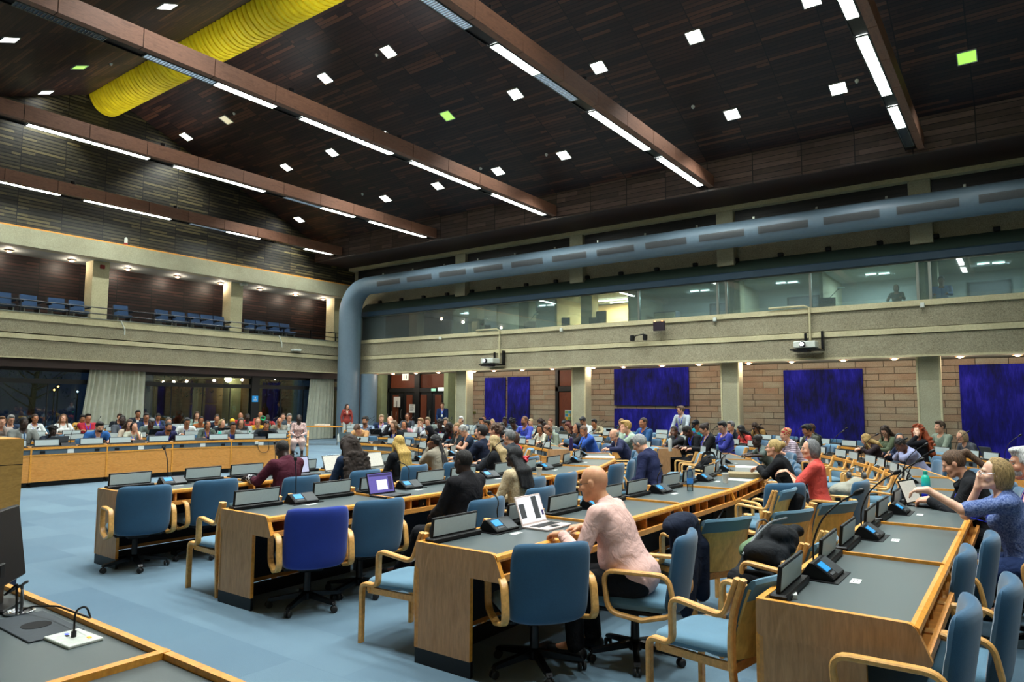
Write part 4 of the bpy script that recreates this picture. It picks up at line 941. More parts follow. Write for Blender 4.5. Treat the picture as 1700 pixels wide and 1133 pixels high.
# ------------------------------------------------------------------ bodies: smooth blended volumes turned into one skin
class Blob:
    def __init__(s): s.ops = []
    def cone(s, a, b, ra, rb=None, k=.02, op='+'): s.ops.append((op, 'c', np.array(a, float), np.array(b, float), ra, ra if rb is None else rb, k)); return s
    def ell(s, c, r, R=None, k=.02, op='+'): s.ops.append((op, 'e', np.array(c, float), np.array(r, float), R, None, k)); return s
    def box(s, c, h, R=None, k=.008, op='-', rd=.01): s.ops.append((op, 'b', np.array(c, float), np.array(h, float), R, rd, k)); return s
    def ball(s, c, r, k=.02, op='+'): return s.cone(c, np.array(c, float)+[0, 0, 1e-4], r, r, k, op)
    @staticmethod
    def bounds(o):
        if o[1] == 'c': lo = np.minimum(o[2]-o[4], o[3]-o[5]); hi = np.maximum(o[2]+o[4], o[3]+o[5]); return lo, hi
        e = float(np.max(o[3]))*(1.0 if o[1] == 'e' else 1.75)
        if o[4] is None: e = o[3]
        return o[2]-e, o[2]+e
    @staticmethod
    def dist(o, X, Y, Z):
        if o[1] == 'c':
            a, b = o[2], o[3]; ba = b-a; L = float(ba@ba)+1e-12; x, y, z = X-a[0], Y-a[1], Z-a[2]
            t = np.clip((x*ba[0]+y*ba[1]+z*ba[2])/L, 0, 1)
            return np.sqrt((x-t*ba[0])**2+(y-t*ba[1])**2+(z-t*ba[2])**2)-(o[4]+(o[5]-o[4])*t)
        c = o[2]; x, y, z = X-c[0], Y-c[1], Z-c[2]
        if o[4] is not None: R = np.array(o[4]); x, y, z = (R[0, 0]*x+R[1, 0]*y+R[2, 0]*z, R[0, 1]*x+R[1, 1]*y+R[2, 1]*z, R[0, 2]*x+R[1, 2]*y+R[2, 2]*z)
        r = o[3]
        if o[1] == 'e':
            k0 = np.sqrt((x/r[0])**2+(y/r[1])**2+(z/r[2])**2); k1 = np.sqrt((x/r[0]**2)**2+(y/r[1]**2)**2+(z/r[2]**2)**2)+1e-9
            return k0*(k0-1)/k1
        q = [abs(x)-r[0]+o[5], abs(y)-r[1]+o[5], abs(z)-r[2]+o[5]]
        return np.sqrt(sum(np.maximum(v, 0)**2 for v in q))+np.minimum(np.maximum(np.maximum(q[0], q[1]), q[2]), 0)-o[5]
    def grid(s, h):
        B = [s.bounds(o) for o in s.ops if o[0] == '+']
        lo = np.min([b[0] for b in B], 0)-2.5*h-.012; hi = np.max([b[1] for b in B], 0)+2.5*h+.012
        n = np.ceil((hi-lo)/h).astype(int)+1; D = np.full(n, .08, np.float32); ax = [lo[i]+h*np.arange(n[i]) for i in range(3)]
        for o in s.ops:
            b0, b1 = s.bounds(o); pad_ = o[6]+3*h+(.02 if o[0] == '+' else 0)
            i0 = np.clip(np.floor((b0-pad_-lo)/h).astype(int), 0, n); i1 = np.clip(np.ceil((b1+pad_-lo)/h).astype(int)+1, 0, n)
            if np.any(i1 <= i0): continue
            sl = tuple(slice(i0[i], i1[i]) for i in range(3))
            X = ax[0][sl[0]][:, None, None]; Y = ax[1][sl[1]][None, :, None]; Z = ax[2][sl[2]][None, None, :]
            d = s.dist(o, X, Y, Z); A = D[sl]; k = max(o[6], 1e-4)
            if o[0] == '+': q = np.maximum(k-abs(A-d), 0)/k; D[sl] = np.minimum(A, d)-q*q*k/4
            else: q = np.maximum(k-abs(A+d), 0)/k; D[sl] = np.maximum(A, -d)+q*q*k/4
        return D, lo
    def mesh(s, name, h):
        D, lo = s.grid(h); S_ = D < 0
        c = np.zeros([q-1 for q in D.shape], np.int8)
        offs = [(a, b, d) for a in (0, 1) for b in (0, 1) for d in (0, 1)]
        n = D.shape
        def cut(A, o): return A[o[0]:n[0]-1+o[0], o[1]:n[1]-1+o[1], o[2]:n[2]-1+o[2]]
        for o in offs: c += cut(S_, o)
        act = (c > 0) & (c < 8); I = np.argwhere(act)
        if len(I) == 0: return None
        idx = np.full(act.shape, -1, np.int64); idx[act] = np.arange(len(I))
        V = {o: D[I[:, 0]+o[0], I[:, 1]+o[1], I[:, 2]+o[2]] for o in offs}
        P = np.zeros((len(I), 3)); N = np.zeros(len(I))
        for o in offs:
            for a in range(3):
                if o[a]: continue
                o2 = list(o); o2[a] = 1; o2 = tuple(o2); A, B = V[o], V[o2]; x = (A < 0) != (B < 0)
                t = np.where(x, A/np.where(x, A-B, 1), 0); q = np.zeros((len(I), 3)); q[:] = o; q[:, a] += t; P += q*x[:, None]; N += x
        P = (I+P/N[:, None])*h+lo
        F = []
        for a in range(3):
            b, d = (a+1) % 3, (a+2) % 3; sl = [slice(None)]*3
            s1 = [slice(0, n[0]), slice(0, n[1]), slice(0, n[2])]; s2 = list(s1); s1[a] = slice(0, n[a]-1); s2[a] = slice(1, n[a])
            A, B = S_[tuple(s1)], S_[tuple(s2)]; E = np.argwhere(A != B)
            ok = (E[:, b] > 0) & (E[:, d] > 0) & (E[:, b] < n[b]-1) & (E[:, d] < n[d]-1); E = E[ok]
            def g(db, dd): q = E.copy(); q[:, b] -= db; q[:, d] -= dd; return idx[q[:, 0], q[:, 1], q[:, 2]]
            Q = np.stack([g(1, 1), g(0, 1), g(0, 0), g(1, 0)], 1); ins = A[E[:, 0], E[:, 1], E[:, 2]]
            Q[~ins] = Q[~ins][:, ::-1]; F.append(Q)
        F = np.concatenate(F); F = F[(F >= 0).all(1)]
        me = bpy.data.meshes.new(name); me.vertices.add(len(P)); me.vertices.foreach_set('co', P.astype(np.float32).ravel())
        me.loops.add(F.size); me.loops.foreach_set('vertex_index', F.astype(np.int32).ravel()); me.polygons.add(len(F))
        me.polygons.foreach_set('loop_start', np.arange(0, F.size, 4, dtype=np.int32)); me.polygons.foreach_set('loop_total', np.full(len(F), 4, np.int32))
        me.update(calc_edges=True); me.polygons.foreach_set('use_smooth', np.ones(len(F), bool)); return me
def rotm(yaw=0, pitch=0, roll=0):
    """pitch > 0 looks down, yaw > 0 turns to the person's left"""
    cy, sy, cp, sp, cr, sr = math.cos(yaw), math.sin(yaw), math.cos(pitch), math.sin(pitch), math.cos(roll), math.sin(roll)
    Rz = np.array([[cy, -sy, 0], [sy, cy, 0], [0, 0, 1]]); Rx = np.array([[1, 0, 0], [0, cp, sp], [0, -sp, cp]]); Ry = np.array([[cr, 0, sr], [0, 1, 0], [-sr, 0, cr]])
    return Rz@Rx@Ry
def ik(a, b, l1, l2, pole):
    a, b, pole = np.array(a, float), np.array(b, float), np.array(pole, float); d = b-a; L = np.linalg.norm(d)
    if L > (l1+l2)*.985: b = a+d/L*(l1+l2)*.985; d = b-a; L = np.linalg.norm(d)
    u = d/L; x = (l1*l1-l2*l2+L*L)/(2*L); hh = math.sqrt(max(l1*l1-x*x, 1e-6)); w = pole-u*(pole@u); w /= np.linalg.norm(w)+1e-9
    return a+u*x+w*hh, b
# local frame: the person faces +y, z up, origin on the floor under the seat
POSES = {  # left hand, right hand targets, (seated; desk edge at y=.42, desk top z=.78)
    'desk': ((-.16, .46, .82), (.16, .45, .82)), 'type': ((-.08, .47, .835), (.08, .47, .835)), 'chin': ('face', (.15, .46, .83)), 'chinr': ((-.15, .46, .83), 'face'),
    'lap': ((-.08, .30, .68), (.08, .30, .68)), 'phone': ((-.05, .42, .90), (.06, .42, .90)), 'both': ('face', 'face'), 'cross': ((.13, .26, .87), (-.13, .28, .85)),
    'rest': ((-.30, .22, .68), (.30, .22, .68)), 'reach': ((-.16, .55, .84), (.1, .62, .84)), 'brow': ((-.16, .46, .83), 'brow'), 'point': ((-.2, .50, .83), 'pt')}
def person(spec):
    """spec: sex, skin, hair, hairc, top, topc, pose, tilt, hyaw, hpitch, res, s (scale), stand, extras"""
    g = spec.get; fem = g('sex', 'm') == 'f'; s = g('s', 1.0)*(.965 if fem else 1.0); tilt = g('tilt', .12); stand = g('stand', False); h = g('res', .016)
    lean_side = g('side', 0.0); fat = g('fat', 1.0)*(.9 if fem else 1.0); pose = g('pose', 'desk')
    root = empty('person'); hipz = .56 if not stand else .93*s
    T = rotm(0, tilt, lean_side)
    def B(x, y, z): return np.array([0, 0, hipz])+T@np.array([x, y, z-.56])*s
    sw = (.165 if fem else .192)
    shL, shR = B(-sw, .0, 1.025), B(sw, .0, 1.025); neck = B(0, -.012, 1.07); headbase = B(0, .005, 1.115)
    Rh = rotm(g('hyaw', 0), g('hpitch', 0)+tilt*.35, g('hroll', 0)); hc = headbase+Rh@np.array([0, .025, .115])*s*.97
    hs = s*.97*(.96 if fem else 1.0)
    def H(x, y, z): return hc+Rh@np.array([x, y, z])*hs
    # arms
    hands = []; isfs = []
    for sgn, sh, tg in ((-1, shL, 0), (1, shR, 1)):
        t = POSES[pose][tg] if pose in POSES else g('hands')[tg]
        isf = isinstance(t, str) and t in ('face', 'brow'); 
        if isinstance(t, str):
            if t == 'face': t = H(sgn*.035, .105, -.115)
            elif t == 'brow': t = H(sgn*.06, .10, .02)
            elif t == 'pt': t = H(.22, .55, -.25)
        else: t = np.array(t, float); 
        if stand and not isinstance(POSES.get(pose, (0, 0))[tg], str): t = np.array(g('hands', ((-.24, .12, .82), (.24, .12, .82)))[tg])
        pole = np.array([sgn*.55, -.15, -1.0]) if not isf else np.array([sgn*.35, .25, -1.0])
        el, wr = ik(sh, t, .285*s, .245*s, pole)
        if not stand: el[2] = max(el[2], .66 if abs(el[1]) < .3 else .83)
        hands.append((sh, el, wr, sgn, t)); isfs.append(isf)
    hip = [B(-.09, 0, .55), B(.09, 0, .55)]
    if stand: knees = [np.array([-.10, .03, .50*s]), np.array([.10, .02, .50*s])]; ank = [np.array([-.11, 0, .09]), np.array([.12, -.02, .09])]; toes = [ank[0]+[-.02, .15, -.045], ank[1]+[.03, .15, -.045]]
    else: knees = [np.array([-.13, .40*s, .50]), np.array([.13, .41*s, .50])]; ank = [np.array([-.13, .38, .10]), np.array([.14, .36, .10])]; toes = [ank[0]+[-.02, .15, -.05], ank[1]+[.02, .15, -.05]]
    if g('legs'): knees, ank, toes = [[np.array(q, float) for q in w] for w in g('legs')]
    def torso(b, e, k=.05, low=True):
        f = fat
        if low: b.ell(B(0, -.015, .57), np.array([.168*f, .125*f, .13])*s+e, T, k)
        b.ell(B(0, .0, .72), np.array([.142*f, .108*f, .17])*s+e, T, k); b.ell(B(0, -.005, .90), np.array([.158*(1+(f-1)*.6), .112*f, .17])*s+e, T, k)
        b.cone(B(-sw+.03, -.01, 1.015), B(sw-.03, -.01, 1.015), .058*s+e, .058*s+e, k); b.cone(B(0, -.02, 1.0), B(0, -.012, 1.08), .075*s+e, .05*s+e, k)
        if fem: b.ell(B(-.068, .085, .90), np.array([.062, .055, .06])*s+e, T, .03); b.ell(B(.068, .085, .90), np.array([.062, .055, .06])*s+e, T, .03)
        elif f > 1.05: b.ell(B(0, .06, .70), np.array([.13, .11, .14])*s*f+e, T, .05)
    def arm(b, sh, el, wr, e, cut=1.0, k=.03):
        r1, r2, r3 = (.05 if not fem else .043)*s+e, (.041 if not fem else .035)*s+e, (.028 if not fem else .024)*s+e
        if cut <= .5: b.cone(sh, sh+(el-sh)*cut*2, r1, r1*.97+e*.6, k); return
        b.cone(sh, el, r1, r2, k); q = (cut-.5)*2; b.cone(el, el+(wr-el)*q, r2, r2+(r3-r2)*q, k*.5)
    skinm = skin(g('skin', 'c99a7c')); body = Blob(); torso(body, 0)
    body.cone(neck, H(0, -.018, -.06), (.056 if not fem else .047)*s, (.055 if not fem else .046)*s, .02)
    for sh, el, wr, sgn, t in hands:
        arm(body, sh, el, wr, 0); fd = wr-el; fd = fd/np.linalg.norm(fd)
        hd = fd.copy(); 
        isf = isfs[0 if sgn < 0 else 1]
        if isf: hd = fd*.5+np.array([0, -.1, .5])
        elif not stand and pose not in ('lap', 'rest', 'cross'): hd = np.array([fd[0]*.6, abs(fd[1])+.2, -.10])
        hd /= np.linalg.norm(hd); side = np.cross(hd, [0, 0, 1.0]); side /= np.linalg.norm(side)+1e-9; nrm = np.cross(side, hd)
        if isf: side, nrm = nrm, side
        pc = wr+hd*.045*s; body.cone(wr, pc+hd*.02, .026*s, .024*s, .015); 
        for q in (-.022, 0, .022): body.cone(pc-hd*.02+side*q*.7, pc+hd*.038+side*q, .0135, .0115, .012)
        curl = g('curl', .55)
        for i, q in enumerate((-.030, -.0105, .0095, .029)):
            L_ = (.062, .074, .070, .054)[i if sgn > 0 else 3-i]*s; a = pc+hd*.036+side*q*1.0; m_ = a+(hd*math.cos(curl)-nrm*math.sin(curl)+side*q*2.5)*L_*.55; e_ = m_+(hd*math.cos(curl*2.2)-nrm*math.sin(curl*2.2))*L_*.48
            rr = max(.0082, h*.55); body.cone(a, m_, rr*1.06, rr, .004); body.cone(m_, e_, rr, rr*.85, .003)
        th = side*(-sgn)*1.0; a = pc-hd*.015+th*.022; m_ = a+(th*.7+hd*.6-nrm*.3)*.036*s; e_ = m_+(th*.1+hd*.9-nrm*.35)*.03*s; rr = max(.0095, h*.55)
        body.cone(a, m_, rr*1.2, rr, .008); body.cone(m_, e_, rr, rr*.85, .004)
    for i in range(2):
        body.cone(hip[i], knees[i], .085*s, .058*s, .04); body.cone(knees[i], ank[i], .055*s, .04*s, .02); body.cone(ank[i], toes[i], .042, .034, .02)
    # head
    body.ell(H(0, -.015, .022), np.array([.0765, .096, .098])*hs, Rh, .02); body.ell(H(0, .022, -.042), np.array([.060 if not fem else .056, .068, .075])*hs, Rh, .03)
    body.cone(H(-.018, .068, -.098), H(.018, .068, -.098), .020*hs, .020*hs, .02); body.cone(H(-.042, .018, -.075), H(-.028, .055, -.095), .02*hs, .02*hs, .02); body.cone(H(.042, .018, -.075), H(.028, .055, -.095), .02*hs, .02*hs, .02)
    body.cone(H(-.034, .074, .026), H(.034, .074, .026), .0125*hs, .0125*hs, .012)
    body.ball(H(-.031, .094, .004), .0135*hs, .012, '-'); body.ball(H(.031, .094, .004), .0135*hs, .012, '-')
    for sx in (-1, 1): body.ell(H(sx*.031, .0770, .0140), np.array([.0150, .0118, .0055])*hs, Rh, .004); body.ell(H(sx*.031, .0760, -.0092), np.array([.0140, .0112, .0040])*hs, Rh, .005)
    body.ell(H(-.043, .062, -.03), np.array([.022, .02, .02])*hs, Rh, .02); body.ell(H(.043, .062, -.03), np.array([.022, .02, .02])*hs, Rh, .02)
    body.cone(H(0, .086, .012), H(0, .108, -.028), .0085*hs, .0125*hs, .008); body.cone(H(-.011, .094, -.033), H(.011, .094, -.033), .0085*hs, .0085*hs, .008)
    body.cone(H(-.019, .080, -.058), H(.019, .080, -.058), .0085*hs, .0085*hs, .006); body.cone(H(-.015, .080, -.069), H(.015, .080, -.069), .009*hs, .009*hs, .005)
    body.ell(H(-.079, -.008, -.005), np.array([.010, .020, .031])*hs, Rh, .006); body.ell(H(.079, -.008, -.005), np.array([.010, .020, .031])*hs, Rh, .006)
    me = body.mesh('body', h); me.materials.append(skinm); bo = bpy.data.objects.new('body', me); COL.objects.link(bo); bo.parent = root
    def child(b, name, mat, res=h, par=None):
        me = b.mesh(name, res)
        if me is None: return None
        me.materials.append(MATS[mat] if isinstance(mat, str) else mat); o = bpy.data.objects.new(name, me); COL.objects.link(o); o.parent = par or root; return o
    near = h < .012
    # eyes and mouth
    if g('face', True):
        for sx in (-1, 1):
            m = MB(); c = H(sx*.031, .0765, .004); r = .0112*hs; prof = [(.0008, -r), (r*.7, -r*.71), (r, 0), (r*.7, r*.71), (.0008, r)]
            Rm = Matrix([list(q) for q in Rh]) @ Matrix.Rotation(-PI/2, 3, 'X')
            prof2 = [(.0008, -r), (r*.7, -r*.71), (r, 0), (r*.86, r*.5), (r*.55, r*.84)]; m.lathe(prof2, 12, tuple(c), Rm); m.cur = 1; m.lathe([(r*.56, r*.82), (r*.4, r*.93), (.0008, r*1.01)], 12, tuple(c), Rm)
            m.build('eye', [plain('eye_white', '9f9a90', .3), plain('iris_dark', '1c130e', .25)], root, True)
        b = Blob(); b.cone(H(-.017, .0845, -.0635), H(.017, .0845, -.0635), .0062*hs, .0062*hs, .004); b.cone(H(-.012, .087, -.061), H(.012, .087, -.067), .0055*hs, .0055*hs, .004)
        sk = lin(g('skin', 'c99a7c')); lipc = '%02x%02x%02x' % tuple(int(255*min(1, max(0, q))) for q in ((int(g('skin', 'c99a7c')[0:2], 16)/255)*.82+.02, (int(g('skin', 'c99a7c')[2:4], 16)/255)*.58, (int(g('skin', 'c99a7c')[4:6], 16)/255)*.6))
        if near: child(b, 'lips', plain('lip_'+lipc, lipc, .4), .004)
    hair = g('hair', 'short'); hcx = g('hairc', '1a1410'); b = Blob(); curly = False
    def cap(r=(.084, .104, .104), c=(0, -.02, .028), line=.058, yf=.045):
        b.ell(H(*c), np.array(r)*hs, Rh, .01)
        b.box(H(0, .16, line-.20), np.array([.2, .16-yf, .20])*hs, Rh, .015); b.box(H(0, .10, -.14), np.array([.2, .09, .14])*hs, Rh, .015); b.box(H(0, -.02, -.20), np.array([.2, .3, .125])*hs, Rh, .012)
    if hair in ('short', 'side'):
        cap(); b.ell(H(0 if hair == 'short' else .02, .04, .10), np.array([.062, .05, .028])*hs, Rh, .02)
        for sx in (-1, 1): b.cone(H(sx*.078, .018, .03), H(sx*.078, .016, -.012), .008*hs, .006*hs, .008)
    elif hair == 'buzz': cap((.0795, .0995, .1005), (0, -.016, .0235), .066, .05)
    elif hair == 'rim':
        b.ell(H(0, -.02, .01), np.array([.083, .102, .09])*hs, Rh, .01); b.box(H(0, .12, 0), np.array([.2, .115, .3])*hs, Rh, .01); b.box(H(0, 0, .16), np.array([.2, .2, .105])*hs, Rh, .02); b.box(H(0, -.02, -.20), np.array([.2, .3, .13])*hs, Rh, .012)
    elif hair in ('long', 'bob', 'pony', 'bun', 'curlylong', 'afro', 'braids', 'curlyshort', 'scarf', 'wrap'):
        big = hair in ('long', 'bob', 'curlylong'); cap((.088, .106, .108) if big else (.083, .103, .104), (0, -.02, .028), .064, .055)
        if hair == 'bob':
            b.ell(H(0, -.045, -.03), np.array([.092, .085, .115])*hs, Rh, .03); b.box(H(0, .12, -.05), np.array([.055, .10, .13])*hs, Rh, .02); b.box(H(0, .15, -.05), np.array([.2, .115, .2])*hs, Rh, .02)
        if hair in ('long', 'curlylong'):
            L_ = g('hairlen', .30); nb = B(0, -.10, 1.0)
            for q in (-.075, -.045, -.015, .015, .045, .075): b.cone(H(q*.95, -.06+abs(q)*.5, -.02), B(q*1.15, -.150+abs(q)*.6, 1.06), .038*hs, .036*hs, .03); b.cone(B(q*1.15, -.150+abs(q)*.6, 1.06), B(q*1.4, -.182+abs(q)*.5, 1.07-L_*(1-abs(q)*2.2)), .036*hs, .022*hs, .03)
            if g('front', True):
                for sx in (-1, 1): b.cone(H(sx*.082, .02, .0), B(sx*.10, .075, 1.06-L_*.35), .020*hs, .018*hs, .025)
        if hair in ('curlylong', 'afro', 'curlyshort'):
            curly = True; rnd = random.Random(g('seed', 3)); nb_ = 230 if (near and hair == 'curlylong') else 46
            R1 = {'afro': .118, 'curlylong': .128, 'curlyshort': .098}[hair]
            for i in range(nb_ if hair != 'curlyshort' else 40):
                a, e_ = rnd.uniform(0, 2*PI), rnd.uniform(-.5, 1.4); p = np.array([R1*.92*math.cos(e_)*math.cos(a), -.03+R1*math.cos(e_)*math.sin(a), .03+R1*math.sin(e_)])
                if p[1] > .035 and p[2] < .075: continue
                b.ball(H(*p), rnd.uniform(.017, .028), .008)
            if hair == 'curlylong':
                for i in range(nb_*2 if near else 50):
                    z = rnd.uniform(.70, 1.12); x = rnd.uniform(-1, 1)*(.225 if z < 1.05 else .16); b.ball(B(x, -.17-.03*rnd.random()+.30*abs(x)*.5, z), rnd.uniform(.018, .030), .01)
                for q in (-.1, -.05, 0, .05, .1): b.cone(H(q, -.09, -.02), B(q*1.7, -.145, .80), .055, .045, .03)
        if hair == 'pony': b.cone(H(0, -.09, .07), H(0, -.15, .05), .026, .03, .02); b.cone(H(0, -.15, .05), B(0, -.19, 1.10), .030, .028, .02); b.cone(B(0, -.19, 1.10), B(0, -.185, .97), .028, .012, .02)
        if hair == 'bun': b.ball(H(0, -.115, .055), .045, .015)
        if hair == 'braids':
            for q in range(-6, 7): b.cone(H(q*.0125, .055-abs(q)*.003, .098-abs(q)*.005), H(q*.010, -.11, .02), .010, .011, .002)
            if near or True:
                for q in range(7): b.cone(H(-.02+q*.008, -.11, -.02), B(-.06+q*.022, -.15, .76+.02*(q % 3)), .013, .010, .002)
        if hair == 'wrap': b.ell(H(0, -.05, .075), np.array([.09, .105, .075])*hs, Rh, .02)
        if hair == 'scarf':
            b.ell(H(0, -.01, -.02), np.array([.096, .105, .135])*hs, Rh, .02); b.ell(H(0, .085, -.005), np.array([.056, .05, .078])*hs, Rh, .01, '-'); b.cone(B(0, 0, 1.06), H(0, 0, -.1), .12, .08, .04)
    if hair != 'bald' or g('beard'):
        if hair == 'bald': b = Blob()
        if g('beard'):
            bb = Blob(); bb.ell(H(0, .035, -.068), np.array([.060, .064, .056])*hs, Rh, .01); bb.box(H(0, .05, .04), np.array([.2, .3, .075])*hs, Rh, .01); bb.box(H(0, -.12, -.05), np.array([.2, .11, .2])*hs, Rh, .01)
            bb.ell(H(0, .105, -.064), np.array([.020, .02, .011])*hs, Rh, .006, '-'); child(bb, 'beard', hairmat(g('beard')), max(.005, h*.6))
        if g('must'): bb = Blob(); bb.cone(H(-.022, .088, -.05), H(.022, .088, -.05), .007, .007, .004); child(bb, 'moustache', hairmat(g('must')), .005)
        if hair != 'bald': child(b, 'head_wrap' if hair in ('wrap', 'scarf') else 'hair', cloth(hcx, 'print', g('hairc2', hcx)) if hair in ('wrap', 'scarf') else hairmat(hcx, curly), max(.006, h*.75))
    if near or g('brows'):
        for sx in (-1, 1): bb = Blob(); bb.cone(H(sx*.016, .0865, .023), H(sx*.033, .0855, .029), .0042, .0042, .002); bb.cone(H(sx*.033, .0855, .029), H(sx*.048, .076, .023), .0042, .0025, .002); child(bb, 'eyebrow', hairmat(g('browc', hcx if hair not in ('wrap', 'scarf') else '1a1410')), .0035)
    if g('glasses'):
        m = MB(); gr = .0016 if near else .0026
        for sx in (-1, 1):
            ring_ = [H(sx*(.033+.023*math.cos(a)), .103-.004*abs(math.cos(a)), .0+.017*math.sin(a)) for a in [2*PI*q/12 for q in range(12)]]; m.tube([tuple(p) for p in ring_], gr, 5, closed=True)
            m.tube([tuple(H(sx*.056, .098, .006)), tuple(H(sx*.078, .05, .008)), tuple(H(sx*.083, -.005, .006))], gr, 5)
        m.tube([tuple(H(-.011, .104, .004)), tuple(H(.011, .104, .004))], gr, 5); m.build('glasses', g('glassm', 'black_plastic'), root, True)
    if g('cap'):
        b = Blob(); b.ell(H(0, -.012, .045), np.array([.088, .106, .088])*hs, Rh, .01); b.box(H(0, 0, -.07), np.array([.3, .3, .10])*hs, Rh, .005); b.cone(H(-.04, .09, .035), H(.04, .09, .035), .03, .03, .01); b.cone(H(0, .10, .035), H(0, .14, .022), .05, .04, .01); b.box(H(0, .15, .085), np.array([.2, .08, .045])*hs, Rh, .005); child(b, 'cap', cloth(g('cap')), max(.007, h*.7))
    if g('phones'):
        m = MB(); m.tube([tuple(H(.098*math.cos(a), -.005, .03+.098*math.sin(a))) for a in [PI*q/12 for q in range(13)]], .008, 6)
        for sx in (-1, 1): m.tube([tuple(H(sx*.082, -.005, -.0)), tuple(H(sx*.11, -.005, -.0))], .036, 12)
        m.build('headphones', 'black_plastic', root, True)
    # clothing
    topk = g('topk', 'shirt'); cm = cloth(g('topc', '30507a'), g('pat'), g('pat2', 'ffffff')); e = {'shirt': .010, 'jacket': .019, 'tee': .010, 'dress': .012, 'knit': .015, 'vest': .01}[topk if topk in ('shirt', 'jacket', 'tee', 'dress', 'knit', 'vest') else 'shirt']
    e = max(e, h*.62)
    c = Blob(); torso(c, e); cut = {'tee': .38, 'vest': .12, 'dress': .4}.get(topk, .96)
    if g('sleeve'): cut = g('sleeve')
    for sh, el, wr, sgn, t in hands: arm(c, sh, el, wr, e, cut)
    if topk in ('dress', 'jacket') or g('untuck'): c.ell(B(0, .0, .55), np.array([.18*fat, .14*fat, .12])*s+e, T, .04)
    c.cone(neck+T@np.array([0, .012, .02]), H(0, .03, -.14), .058*s, .085*s, .01, '-')
    if topk in ('jacket', 'vest') or g('vneck'):
        w = .034 if topk != 'dress' else .03; c.cone(B(0, .152*max(1, fat*.97), .77), B(0, .122, 1.09), .016, .078, .008, '-')
    topo = child(c, {'jacket': 'jacket', 'dress': 'dress', 'knit': 'sweater', 'tee': 'top', 'vest': 'waistcoat'}.get(topk, 'shirt'), cm)
    if topk in ('jacket', 'vest') or g('undc'):
        u = Blob(); uc = g('undc', 'd2d4d2'); u.ell(B(0, -.003, .90), np.array([.150, .114*fat, .165])*s+.006, T, .04); u.ell(B(0, .0, .74), np.array([.132, .108*fat, .15])*s+.006, T, .04); u.cone(B(0, -.012, 1.02), B(0, -.012, 1.075), .078*s, .060*s, .03)
        u.cone(neck+T@np.array([0, .012, .03]), H(0, .04, -.15), .052*s, .075*s, .008, '-'); child(u, 'undershirt', cloth(uc))
        if topk == 'jacket' and near:
            for sx in (-1, 1):
                lp = Blob(); lp.cone(B(sx*.028, .134*fat, .86), B(sx*.062, .095, 1.035), .012, .024, .01); lp.cone(B(sx*.062, .095, 1.035), B(sx*.062, .01, 1.085), .020, .016, .01); child(lp, 'lapel', cm, h*.8, topo)
    if topk == 'shirt' or (topk == 'jacket' and g('collar', True)):
        k_ = Blob(); k_.cone(B(0, -.01, 1.058), B(0, -.008, 1.092), (.060 if not fem else .053)*s+.006, (.057 if not fem else .05)*s+.004, .004); k_.cone(B(0, .0, 1.0), H(0, .03, -.12), .048*s, .056*s, .004, '-'); k_.cone(B(0, .11, 1.10), B(0, .10, 1.03), .03, .012, .006, '-')
        child(k_, 'collar', cloth(g('undc', 'd2d4d2') if topk == 'jacket' else g('topc', '30507a')), max(.007, h*.7))
    if g('cuffs'):
        for sh, el, wr, sgn, t in hands:
            for f_ in (.45, .6, .75): cb = Blob(); cb.cone(el+(wr-el)*f_, el+(wr-el)*(f_+.05), .040*s+e, .039*s+e, .004); child(cb, 'cuff_stripe', cloth('c4c4c8', 'print', '15151c'), h, topo)
    def onto(x, z):
        for y in np.arange(.24, -.05, -.004):
            p = B(x, y, z); d = min(Blob.dist(o, p[0], p[1], p[2]) for o in c.ops if o[0] == '+')
            if d < .004: return B(x, y+.002, z)
        return B(x, .1, z)
    if g('tie'): m = MB(); P_ = [onto(0, z) for z in (1.03, .98, .92, .86, .80)]; m.tube([tuple(p+T@np.array([0, -.012 if topk == 'jacket' else .004, 0])) for p in P_], .01, flat=(.05, .012), up=(0, 1, 0)); m.build('tie', cloth(g('tie')), root)
    if g('lany', False):
        m = MB(); wd = .018 if h < .02 else .02
        for sx in (-1, 1):
            P_ = [B(sx*.062, -.03, 1.085), B(sx*.066, .03, 1.075)]+[onto(sx*(.062-.012*i), 1.03-.045*i) for i in range(5)]; m.tube([tuple(p) for p in P_], .008, flat=(wd, .005), up=tuple(T@np.array([sx*1.0, .35, 0])))
        ly = m.build('lanyard', cloth(g('lany') if isinstance(g('lany'), str) else '2b3fd0'), root)
        m = MB(); p = onto(0, .80); R3 = Matrix([list(q) for q in T]); m.rbox(tuple(p+T@np.array([0, .012, -.02])), (.075, .006, .10), R3, .004); m.build('badge', 'white_paper', ly)
    tr = Blob(); e2 = max(.012, h*.62); tc = g('legc', '15171c')
    tr.ell(B(0, -.01, .57), np.array([.160*fat, .118*fat, .125])*s+e2*1.2, T, .04)
    if g('skirt'):
        for i in range(2): tr.cone(hip[i], knees[i]+[0, .02, 0], .11, .09, .09)
        tr.cone(knees[0], knees[0]+[0, 0, -.2], .08, .07, .09); tr.cone(knees[1], knees[1]+[0, 0, -.2], .08, .07, .09)
    else:
        for i in range(2): tr.cone(hip[i], knees[i], .09*s+e2, .062*s+e2, .04); tr.cone(knees[i], ank[i], .06*s+e2, .048*s+e2, .02)
    tr.box([0, -.08, (1.03 if not stand else hipz+.50)], [.5, .34 if not stand else .6, .33], None, .01)
    child(tr, 'skirt' if g('skirt') else 'trousers', cloth(tc))
    sb = Blob()
    for i in range(2): sb.cone(ank[i]+[0, -.03, -.05], toes[i]+[0, .02, 0], .05, .042, .02)
    sb.box([0, .2, -.2], [.6, 1.2, .2], None, .003, '-', 0.0)
    child(sb, 'shoes', g('shoem', 'black_plastic'))
    root['_head'] = tuple(float(q) for q in hc); return root, hc, H, hands
